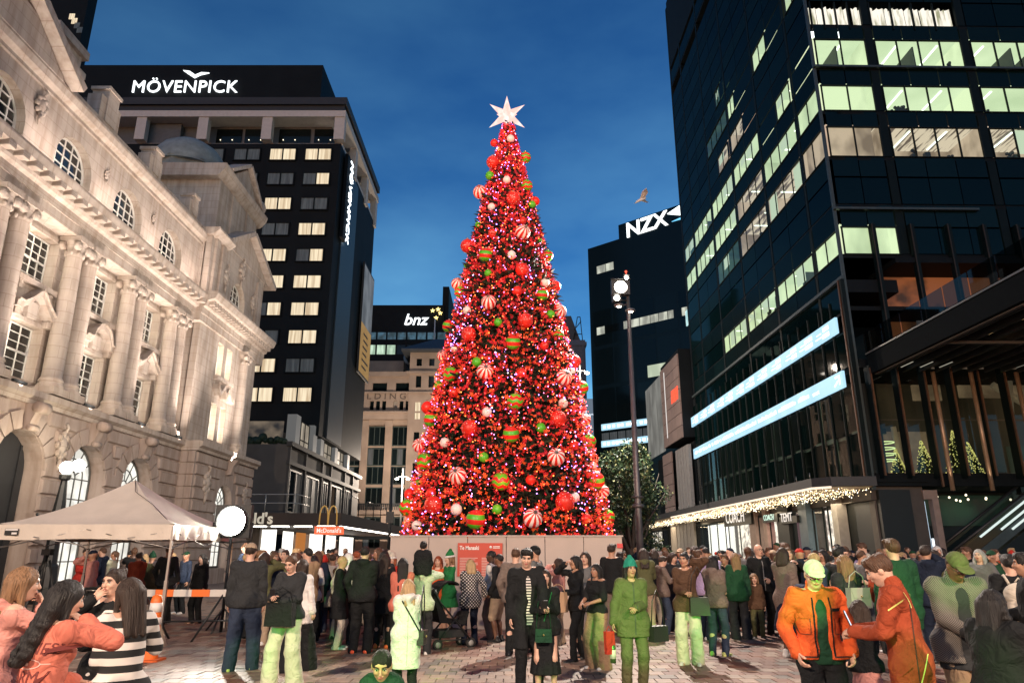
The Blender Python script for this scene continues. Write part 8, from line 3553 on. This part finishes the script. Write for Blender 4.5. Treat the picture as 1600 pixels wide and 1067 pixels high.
def fill(n, x0, x1, y0, y1, zone, away=.45, gap=.55, power=1.0):
    k = tries = 0
    while k < n and tries < n * 60:
        tries += 1
        Y = y0 + (y1 - y0) * rc.random() ** power
        X, _ = atY(rc.uniform(x0, x1), 880, Y)
        if -3.4 < X < 3.4 and 16.3 < Y < 23.6:
            continue
        if X < -14.4 or X > 18.4 - (1.2 if Y < 41 else 0):
            continue
        if any((X - a) ** 2 + (Y - b) ** 2 < gap * gap for a, b in placed):
            continue
        placed.append((X, Y))
        a = rc.random()
        yaw = rc.gauss(0, .5) if a < away else (math.pi + rc.gauss(0, .5) if a < away + .3 else rc.choice((-1.57, 1.57)) + rc.gauss(0, .3))
        crowd_person(X, Y, yaw, zone)
        k += 1


fill(14, 130, 330, 17.8, 22, 'behind the gazebo', .4)
fill(34, 385, 610, 13.6, 18, 'near the floodlight', .75, .6)
fill(38, 375, 612, 18, 27, 'left of the hoarding', .5)
fill(26, 385, 612, 27, 48, 'near the restaurant', .4)
fill(24, 978, 1210, 15.0, 19, 'right of the hoarding', .5, .6)
fill(26, 1200, 1598, 11.5, 17, 'behind the men in jackets', .45, .6)
fill(46, 975, 1300, 19, 28, 'before the shop signs', .45)
fill(34, 1300, 1600, 17, 28, 'before the black shops', .45)
fill(24, 972, 1400, 28, 39, 'under the fairy lights', .4)
# ------------------------------------------------------------------ gazebo, floodlight and other things standing in the square
canvas = M('gazebo_canvas', (.62, .55, .47), .8, var=.10, scale=2.5, bump=.3, bscale=14)
metal = M('grey_tube', (.33, .31, .29), .35, .7)
gz = building('gazebo', 'pale canvas pop-up gazebo on four grey legs at the left', 'gazebo', (-8.2, 15.6, 0))
GX0, GX1, GY0, GY1 = -9.85, -6.5, 14.1, 17.2
gcx, gcy = (GX0 + GX1) / 2, (GY0 + GY1) / 2
b = MB()
N = 10
zE, zT = 2.16, 3.16
vs, fs = [], []
crn = [(GX0, GY0), (GX1, GY0), (GX1, GY1), (GX0, GY1)]
for e in range(4):
    (xa, ya), (xb, yb) = crn[e], crn[(e + 1) % 4]
    base = len(vs)
    for j in range(N + 1):
        t = j / N
        for i in range(N + 1):
            s = i / N
            ex, ey = xa + (xb - xa) * s, ya + (yb - ya) * s
            x, y = ex + (gcx - ex) * t, ey + (gcy - ey) * t
            sag = .07 * math.sin(math.pi * s) * (1 - t) ** 1.2 * math.sin(math.pi * min(1, t * 1.6 + .12)) + .10 * math.sin(math.pi * t)
            z = zE + (zT - zE) * (t ** 1.0) - sag + (.03 if j == 0 and i in (0, N) else 0)
            vs.append((x, y, z))
    for j in range(N):
        for i in range(N):
            k = base + j * (N + 1) + i
            fs.append((k, k + 1, k + N + 2, k + N + 1))
b.add(vs, fs, 0, True)
b.build('roof', [canvas], gz)
for e in range(4):
    (xa, ya), (xb, yb) = crn[e], crn[(e + 1) % 4]
    nx_, ny_ = (yb - ya), -(xb - xa)
    L = math.hypot(nx_, ny_)
    nx_, ny_ = nx_ / L, ny_ / L
    b = MB()
    vs, fs = [], []
    M_ = 36
    for i in range(M_ + 1):
        s = i / M_
        w = .012 * math.sin(i * 1.3) + .008 * math.sin(i * 2.9)
        for z, f in ((zE + .012, .3), (zE - .1, 1.0), (zE - .27, 1.6)):
            vs.append((xa + (xb - xa) * s + nx_ * (.015 + w * f), ya + (yb - ya) * s + ny_ * (.015 + w * f), z - (.012 * math.sin(math.pi * s * 3) if z < 2 else 0)))
    for i in range(M_):
        for j in (0, 1):
            k = i * 3 + j
            fs.append((k, k + 3, k + 4, k + 1))
    b.add(vs, fs, 0, True)
    b.build('valance', [canvas], gz)
for x, y in crn:
    b = MB()
    b.box(x - .02, x + .02, y - .02, y + .02, .0, 2.14)
    b.box(x - .028, x + .028, y - .028, y + .028, .0, 1.15)
    b.box(x - .07, x + .07, y - .07, y + .07, 0, .012)
    b.build('leg', [metal], gz)
b = MB()
for e in range(4):
    (xa, ya), (xb, yb) = crn[e], crn[(e + 1) % 4]
    m_ = ((xa + xb) / 2, (ya + yb) / 2)
    for p in ((xa, ya), (xb, yb)):
        b.tube([(p[0], p[1], 2.05), (m_[0], m_[1], 1.78)], .012, 5)
        b.tube([(p[0], p[1], 1.72), (m_[0], m_[1], 2.08)], .012, 5)
b.build('scissor_frame', [metal], gz)
b = MB()
b.tube([(gcx, gcy, zT + .012), (gcx + .28, gcy - .45, zT - .29), ((gcx + GX1) / 2, (gcy + GY0) / 2, zE + .43), (GX1 - .25, GY0 + .25, zE + .10)], .008, 5)
b.build('seam_cord', [M('dark_cord', (.12, .10, .085))], gz)
b = MB()
b.box(GX0 + .16, GX0 + .42, GY0 - .05, GY0 - .042, 1.97, 2.09)
tg = b.build('brand_tag', [M('tag_black', (.02, .02, .02))], gz)
b = MB()
b.box(GX0 + .17, GX0 + .41, GY0 - .055, GY0 - .051, 2.055, 2.085)
b.box(GX0 + .30, GX0 + .40, GY0 - .055, GY0 - .051, 1.985, 2.02)
b.build('tag_print', [M('tag_white', (.7, .68, .65))], tg)
b = MB()
b.prism([(GX1 - .02, 0), (GX1 + .22, 0), (GX1 + .18, .07), (GX1 + .02, .42)], 1, GY0 - .3, GY0 - .06)
wt_ = b.build('leg_weight', [M('sand_weight', (.5, .4, .27), .8)], None)
tag(wt_, 'pale wedge shaped weight at the foot of the near gazebo leg', 'weight')

# floodlight on its stand
FX, FY = -6.25, 16.4
fl = building('floodlight_stand', 'glaring white floodlight on a dark stand beside the gazebo', 'floodlight', (FX, FY, 0))
b = MB()
b.cyl((FX, FY), .035, 0, 2.1, 8)
for a in range(3):
    t = a * 2.094 + .5
    b.tube([(FX, FY, .5), (FX + .5 * math.cos(t), FY + .5 * math.sin(t), .02)], .02, 5)
b.build('stand', [iron], fl)
b = MB()
b.box(FX - .40, FX + .40, FY - .02, FY + .12, 1.96, 2.68)
b.tube([(FX - .44, FY + .05, 2.3), (FX - .44, FY + .05, 1.9), (FX, FY + .05, 1.86), (FX + .44, FY + .05, 1.9), (FX + .44, FY + .05, 2.3)], .022, 5)
b.build('housing', [iron], fl)
b = MB()
b.lathe([(0, -.09), (.24, -.06), (.30, -.01), (0, .0)], (FX, FY - .02, 2.32), 20, axis='y')
b.build('lamp_glass', [lit('flood_glare', (1, .96, .86), 60, sample=False)], fl)
b = MB()
b.lathe([(.30, -.01), (.345, -.015), (.345, -.12), (.325, -.12), (.325, -.03), (.30, -.02)], (FX, FY - .02, 2.32), 24, axis='y')
for k in (-.16, 0, .16):
    w_ = math.sqrt(.33 ** 2 - k * k)
    b.box(FX - w_, FX + w_, FY - .135, FY - .125, 2.315 + k, 2.325 + k)
    b.box(FX + k - .005, FX + k + .005, FY - .145, FY - .137, 2.32 - w_, 2.32 + w_)
b.build('lamp_guard', [iron], fl)
spot('flood_beam', (FX + .04, FY - .5, 2.32), (-2.5, 2, 3.3), 2600, (1.0, .93, .8), 70, .8, .15)
hold(COL.objects['flood_beam'], fl)
spot('flood_spill', (FX + .05, FY + .1, 2.6), (FX - 6, FY + 22, 7), 5200, (1.0, .9, .78), 110, .8, .15)
hold(COL.objects['flood_spill'], fl)

# bollard
cx, cy = ground(232, 1034)
bo = building('traffic_bollard', 'orange plastic bollard with two white bands beside the women', 'bollard', (cx, cy, 0))
orange_p = M('orange_plastic', (.78, .16, .02), .45, var=.1)
b = MB()
b.prism([(-.2, -.16), (-.16, -.2), (.16, -.2), (.2, -.16), (.2, .16), (.16, .2), (-.16, .2), (-.2, .16)], 2, 0, .05)
for v in b.v:
    v += np.array((cx, cy, 0))
b.build('base', [M('orange_base', (.65, .12, .02), .6)], bo)
b = MB()
pr = [(.13, .05), (.125, .12), (.088, .90), (.07, .98), (.04, 1.0), (0, 1.0)]
b.lathe(pr, (cx, cy, 0), 20)
b.build('body', [orange_p], bo)
for z0, z1 in ((.55, .66), (.74, .88)):
    b = MB()
    r_ = lambda z: .125 - (z - .12) / .78 * .037 + .003
    b.lathe([(r_(z0) - .004, z0), (r_(z0), z0), (r_(z1), z1), (r_(z1) - .004, z1)], (cx, cy, 0), 20)
    b.build('reflective_band', [M('white_band', (.75, .72, .68), .4)], bo)

# folding barrier under the gazebo, a table with boxes, the tripod
bx0, by0 = -7.0, 14.9
br = building('folding_barrier', 'low folding barrier with an orange and white top board', 'barrier', (-5.6, 14.9, 0))
for i in range(10):
    b = MB()
    b.box(-7.4 + i * .36, -7.4 + i * .36 + .355, 14.86, 14.9, .82, .95)
    b.build('board', [M('white_board', (.62, .58, .53), .6) if i % 2 == 0 else orange_p], br)
for x in (-7.2, -5.7, -4.3):
    for s in (-1, 1):
        b = MB()
        b.tube([(x, 14.88, .86), (x + s * .42, 14.88 + s * .28, .0)], .022, 6)
        b.build('leg', [iron], br)
b = MB()
b.tube([(-7.3, 14.88, .35), (-4.2, 14.88, .40)], .016, 5)
b.build('brace', [iron], br)
for k, (x, y, w, h, lb) in enumerate(((-5.35, 15.3, .48, .80, 'black equipment case behind the barrier next to the floodlight stand'), (-8.7, 15.9, .6, .95, 'black equipment case under the gazebo'))):
    t = building('equipment_case', lb, 'case', (x, y, 0))
    b = MB()
    b.box(x - w / 2, x + w / 2, y - .25, y + .25, .06, h)
    b.build('body', [CL['black']], t)
    b = MB()
    b.tube([(x - w * .2, y - .27, h - .1), (x - w * .2, y - .31, h - .05), (x + w * .2, y - .31, h - .05), (x + w * .2, y - .27, h - .1)], .012, 5)
    b.build('handle', [metal], t)
    for sx in (-1, 1):
        b = MB()
        b.lathe([(0, -.03), (.05, -.03), (.05, .03), (0, .03)], (x + sx * w * .35, y - .2, .05), 10, axis='x')
        b.build('wheel', [iron], t)
tpx, tpy = atY(75, 860, 15.2)[0], 15.2
tp = building('camera_tripod', 'black camera tripod standing under the gazebo', 'tripod', (tpx, tpy, 0))
for a in range(3):
    t = a * 2.094 + .3
    b = MB()
    b.tube([(tpx + .06 * math.cos(t), tpy + .06 * math.sin(t), 1.5), (tpx + .45 * math.cos(t), tpy + .45 * math.sin(t), 0)], [.022, .014], 6)
    b.build('leg', [iron], tp)
b = MB()
b.cyl((tpx, tpy), .025, .9, 1.62, 8)
b.box(tpx - .09, tpx + .09, tpy - .07, tpy + .07, 1.6, 1.72)
b.tube([(tpx, tpy, 1.62), (tpx + .2, tpy - .25, 1.56)], .012, 5)
b.build('head', [iron], tp)

# pushchair in front of the hoarding
sx_, sy_ = ground(702, 1012)
pc = building('pushchair', 'black pushchair with a pale green bag hung on its hood beside the polka dot jacket', 'pushchair', (sx_, sy_, 0))
FP = Frame((sx_, sy_, 0), (math.cos(.5), math.sin(.5), 0), (-math.sin(.5), math.cos(.5), 0))
b = MB(FP)
for w in (-.24, .24):
    b.tube([(-.42, w, 1.02), (-.30, w, .80), (.30, w, .16)], .016, 6)
    b.tube([(.05, w, .55), (-.32, w, .16)], .016, 6)
    b.tube([(-.32, w, .16), (.30, w, .16)], .012, 6)
b.tube([(-.42, -.24, 1.02), (-.45, 0, 1.03), (-.42, .24, 1.02)], .018, 6)
b.build('frame', [iron], pc)
b = MB(FP)
b.prism([(-.28, .45), (.22, .40), (.30, .62), (.24, .60), (.16, .48), (-.14, .52), (-.34, .92), (-.40, .88)], 1, -.2, .2)
b.build('seat', [CL['black']], pc)
b = MB(FP)
P = [(-.38 + .36 * (1 - math.cos(t)) * .8, .86 + .30 * math.sin(t)) for t in np.linspace(.2, 2.2, 8)]
b.prism(P + [(P[-1][0] - .02, P[-1][1] - .03)] + [(p[0] * .92, p[1] - .03) for p in P[::-1]], 1, -.22, .22, smooth=False)
b.build('hood', [CL['black']], pc)
for u, w in ((.32, -.22), (.32, .22), (-.34, -.26), (-.34, .26)):
    b = MB(FP)
    b.lathe([(.05, -.022), (.09, -.025), (.092, 0), (.09, .025), (.05, .022)], (u, w, .095), 16, axis='y')
    o = b.build('wheel', [M('tyre', (.02, .02, .02), .8)], pc)
    b = MB(FP)
    b.lathe([(0, -.018), (.055, -.02), (.055, .02), (0, .018)], (u, w, .095), 12, axis='y')
    b.build('rim', [M('rim_grey', (.3, .3, .29), .4)], o)
b = MB(FP)
b.box(-.3, .2, -.2, .2, .2, .32)
b.build('basket', [CL['charcoal']], pc)
s = Sdf()
s.cap((-.12, 0, -.0), (.12, 0, -.0), .13, .13, .05, ((0, 1, 0), 1.7))
s.cap((-.1, 0, .1), (.1, 0, .1), .09, .09, .05, ((0, 1, 0), 1.7))
me = mesh_from('bag', *s.mesh(.02, wr=.004))
me.materials.append(M('mint_bag', (.30, .42, .36), .7))
o = link('diaper_bag', me, None, loc=FP((-.50, -.02, .80)).tolist(), rot=(0, 0, .5 + 1.2))
tag(o, 'pale green bag hanging on the handle of the pushchair', 'bag')

# lighting mast
MX, MY = 3.98, 23.0
ms = building('light_mast', 'tall slim lighting mast with glaring floodlights right of the christmas tree', 'street lamp', (MX, MY, 0))
b = MB()
b.tube([(MX, MY, 0), (MX, MY, 3), (MX, MY, 10.9)], [.125, .105, .055], 12)
b.lathe([(.15, 0), (.19, .02), (.19, .10), (.15, .12)], (MX, MY, 3.0), 12)
b.lathe([(.15, 0), (.18, .02), (.18, .06), (.15, .08)], (MX, MY, .7), 12)
b.lathe([(.13, 0), (.20, .02), (.20, .05), (.13, .07)], (MX, MY, 3.3), 12)
b.build('pole', [M('galvanised', (.13, .13, .135), .45, .5)], ms)
glare = lit('mast_glare', (1.0, .90, .76), 30)
for (px_, py_, r_) in ((970, 448, .24), (964, 465, .11), (979, 434, .08)):
    x, z = atY(px_, py_, MY - .3)
    b = MB()
    b.box(x - r_ * 1.3, x + r_ * 1.3, MY - .28, MY - .05, z - r_ * 1.1, z + r_ * 1.1)
    b.box(x - r_ * 1.4, x + r_ * 1.4, MY - .36, MY - .28, z + r_ * 1.1, z + r_ * 1.16)
    b.tube([(x, MY - .1, z), (MX, MY, z)], .03, 5)
    hd = b.build('lamp_head', [iron], ms)
    b = MB()
    b.lathe([(0, -.33), (r_ * .8, -.31), (r_ * .9, -.28), (0, -.28)], (x, MY, z), 12, axis='y')
    b.build('lamp_glass', [glare], hd)
for (px_, py_) in ((967, 477), (985, 485)):
    x, z = atY(px_, py_, MY - .1)
    b = MB()
    b.ball((x, MY - .1, z), .14, 10, 6, 0, (1.3, 1, .6))
    b.tube([(x, MY - .1, z), (MX, MY, z + .05)], .025, 5)
    hd = b.build('lamp_head', [M('galvanised', (.2, .2, .2))], ms)
    b = MB()
    b.ball((x, MY - .12, z - .05), .09, 8, 5, 0, (1.2, 1, .4))
    b.build('lamp_glass', [lit('mast_small', (1, .88, .72), 12)], hd)
b = MB()
b.tube([(MX, MY, 10.85), (MX - .02, MY, 10.95)], .02, 5)
b.ball((MX - .02, MY, 11.0), .045, 6, 4)
b.build('red_beacon', [lit('red_beacon', (1, .1, .05), 2)], ms)

# street lamps across the street
for k, (px_, py_, Yd, lb) in enumerate(((629, 748, 92, 'two armed street lamp between the sandstone block and the christmas tree'), (906, 583, 70, 'far street lamp between the christmas tree and the dark exchange tower'))):
    x, z = atY(px_, py_, Yd)
    sl = building('street_lamp', lb, 'street lamp', (x, Yd, 0))
    b = MB()
    b.tube([(x, Yd, 0), (x, Yd, z + 1.4)], [.14, .08], 8)
    b.tube([(x - .75, Yd, z), (x - .5, Yd, z + .25), (x + .5, Yd, z + .25), (x + .75, Yd, z)], .04, 6)
    b.build('pole', [M('pale_pole', (.12, .12, .12), .5)], sl)
    for s in (-1, 1):
        b = MB()
        b.ball((x + s * .72, Yd - .05, z), .2, 8, 6, 0, (1.2, 1, .7))
        b.build('lamp_glass', [lit('street_glow', (1, .90, .76), 16)], sl)
    d = bpy.data.lights.new('street_light', 'POINT')
    d.energy, d.color, d.shadow_soft_size = (14000 if k == 0 else 4500), (1, .82, .66), .3
    o = link('street_light', d, None, loc=(x, Yd - 1.5, z + .3))
    hold(o, sl)
x, z = atY(612, 760, 40)
sl = building('plain_pole', 'thin dark pole left of the two armed street lamp', 'pole', (x, 40, 0))
b = MB()
b.tube([(x, 40, 0), (x, 40, 6.2)], [.10, .07], 8)
b.box(x - .2, x + .2, 39.9, 40, 3.2, 3.8)
b.build('shaft', [iron], sl)

# pohutukawa tree behind the hoarding
KX, KY = 4.35, 26.5
lt = building('street_tree', 'dense dark leafed street tree with pale new leaves behind the lighting mast', 'tree', (KX, KY, 0))
b = MB()
rt = random.Random(3)
b.tube([(KX, KY, 0), (KX + .05, KY, 1.0), (KX - .05, KY, 1.8)], [.20, .16, .14], 8)
tips_ = []
for k in range(11):
    a = k * 2.4
    p = Vector((KX - .05, KY, 1.2 + .05 * k))
    pts = [p.copy()]
    for j in range(4):
        p = p + Vector((math.cos(a) * rt.uniform(.15, .42), math.sin(a) * rt.uniform(.15, .42), rt.uniform(.45, .85)))
        pts.append(p.copy())
    b.tube(pts, [.08, .06, .045, .03, .015], 5)
    tips_ += pts[2:]
b.build('trunk', [M('grey_bark', (.07, .06, .05), .9, bump=.5, bscale=12)], lt)
cl_ = []
for k in range(60):
    u = np.array([rt.gauss(0, 1) for _ in range(3)])
    u /= np.linalg.norm(u)
    r_ = rt.uniform(.55, 1.0)
    cl_.append((KX - .15 + u[0] * 1.35 * r_, KY + u[1] * 1.3 * r_, 3.7 + u[2] * 1.65 * r_, rt.uniform(.28, .5)))
for c in ((KX + .9, KY - .2, 1.6, .4), (KX + 1.1, KY, 1.25, .32), (KX + .75, KY, 1.9, .4)):
    cl_.append(c)
cl_ = np.array(cl_)
n = 15000
w = RS.randint(0, len(cl_), n)
u = RS.randn(n, 3)
u /= np.linalg.norm(u, axis=1)[:, None]
pos = cl_[w, :3] + u * cl_[w, 3:4] * (.55 + .5 * RS.rand(n, 1))
lf_v = np.array([(0, 0, 0), (.45, .32, .08), (1, 0, 0), (.45, -.32, .08)])
lf_f = np.array([(0, 1, 2, 3)])
v, f = scatter(lf_v, lf_f, pos, .07 + .06 * RS.rand(n))
np_mesh('crown', v, f, [M('dark_leaf_b', (.020, .045, .022), .45, var=.3), M('mid_leaf', (.045, .085, .035), .45, var=.3), M('pale_new_leaf', (.24, .26, .11), .55, var=.3)], lt,
        np.where(RS.rand(n) < .5, 0, np.where(RS.rand(n) < .72, 1, 2)), kind='stuff')

# gull over the square
gx, gz_ = atY(1003, 311, 34)
gu = building('seagull', 'seagull gliding against the evening sky right of the christmas tree', 'bird', (gx, 34, gz_))
b = MB()
b.tube([(gx - .36, 34, gz_ - .24), (gx - .24, 34, gz_ - .15), (gx - .05, 34, gz_ - .04), (gx + .16, 34, gz_ + .03), (gx + .24, 34, gz_ + .07)], [.03, .07, .09, .06, .01], 8)
b.tube([(gx - .36, 34, gz_ - .24), (gx - .44, 34, gz_ - .27)], [.02, .006], 5)
b.build('body', [M('gull_white', (.85, .78, .72), .6)], gu)
for s, t in ((-1, (.18, .30)), (1, (.16, .02))):
    b = MB()
    w0, w1 = (gx - .12, 34, gz_ - .02), (gx + .12, 34, gz_ + .02)
    if s < 0:
        pts = [w0, (gx - .05, 33.6, gz_ + .22), (gx + .12, 33.3, gz_ + .27), (gx + .26, 33.6, gz_ + .20), w1]
    else:
        pts = [w0, (gx + .10, 34.5, gz_ + .14), (gx + .42, 34.8, gz_ + .22), (gx + .50, 34.75, gz_ + .20), (gx + .3, 34.4, gz_ + .1), w1]
    b.add(pts + [(p[0], p[1], p[2] - .03) for p in pts], [tuple(range(len(pts))), tuple(range(len(pts), 2 * len(pts)))[::-1]] + [(i, (i + 1) % len(pts), len(pts) + (i + 1) % len(pts), len(pts) + i) for i in range(len(pts))])
    b.build('wing', [M('gull_grey', (.75, .66, .60), .6)], gu)

# green and red show lights standing behind the camera, aimed into the square
TGT = [('b13', .45, 150, 6.5), ('g6', .5, 120, 5.0), ('k14', .85, 45, 7.0), ('w29', .85, 230, 5.6), ('w31', .5, 170, 4.5), ('b32', .25, 150, 4.0), ('m36', 1.62, 60, 4.2), ('m39', .6, 70, 6.5), ('m43', 1.55, 60, 5.0), ('m5', .1, 90, 3.2), ('w22', .95, 60, 3.0),
       ('b8', 1.15, 160, 3.0), ('m40', 1.1, 60, 6.0), ('m12', 1.1, 90, 3.5), ('b35', 1.3, 70, 3.0), ('w41', 1.05, 70, 2.2), ('b33', 1.2, 70, 3.6), ('w22', .1, 70, 2.4), ('m43', .25, 60, 4.0)]
rig = building('show_light_bar', 'bar of green show lights on a stand behind the photographer', 'stage light', (1.5, -3.5, 0))
b = MB()
b.cyl((1.5, -3.5), .04, 0, 2.9, 8)
b.tube([(-.5, -3.5, 2.9), (3.5, -3.5, 2.9)], .04, 6)
b.build('stand', [iron], rig)
for k, (who, z, e, sz) in enumerate(TGT):
    o, J = P_[who]
    lx = -.4 + k * .2
    s = spot('show_light', (lx, -3.5, 3.0), (o.location[0] + (.05 if k % 2 else -.08), o.location[1], z), e * 36, GREEN, sz, .65, .03)
    hold(s, rig)
    b = MB()
    b.box(lx - .05, lx + .05, -3.75, -3.55, 2.93, 3.07)
    b.build('lamp_head', [iron], rig)
# fit letterings to their signs (width in metres kept on the object while building)
bpy.context.view_layer.update()
for o in bpy.data.objects:
    if o.type == 'FONT' and 'fit' in o.keys():
        f = o['fit']
        del o['fit']
        if f > 0 and o.dimensions.x > 0:
            s = f / (max(v[0] for v in o.bound_box) - min(v[0] for v in o.bound_box))
            o.matrix_basis = o.matrix_basis @ Matrix.Diagonal((s, max(.8, min(1.25, s)) if abs(s - 1) < .6 else s, 1, 1))

bpy.context.view_layer.update()
_dg = bpy.context.evaluated_depsgraph_get()
for o in [o for o in bpy.data.objects if o.type == 'FONT']:
    me = bpy.data.meshes.new_from_object(o.evaluated_get(_dg))
    nm, par, inv, mb_, mt = o.name, o.parent, o.matrix_parent_inverse.copy(), o.matrix_basis.copy(), o.data.materials[0]
    bpy.data.objects.remove(o)
    n_ = bpy.data.objects.new(nm, me)
    COL.objects.link(n_)
    n_.parent = par
    n_.matrix_parent_inverse = inv
    n_.matrix_basis = mb_
    if nm.startswith('lettering') and par is P_['w2'][0]:
        hd_ = [c for c in par.children if c.name.split('.')[0] == 'hoodie'][0]
        tr_ = bvh_of(hd_.data)
        iv = mb_.inverted()
        for v in me.vertices:
            p = mb_ @ v.co
            h = tr_.ray_cast(Vector((p.x, p.y - 1, p.z)), Vector((0, 1, 0)))[0]
            if h is not None:
                v.co = iv @ Vector((p.x, h.y - .004 + (p.y - mb_.translation.y) * .3, p.z))
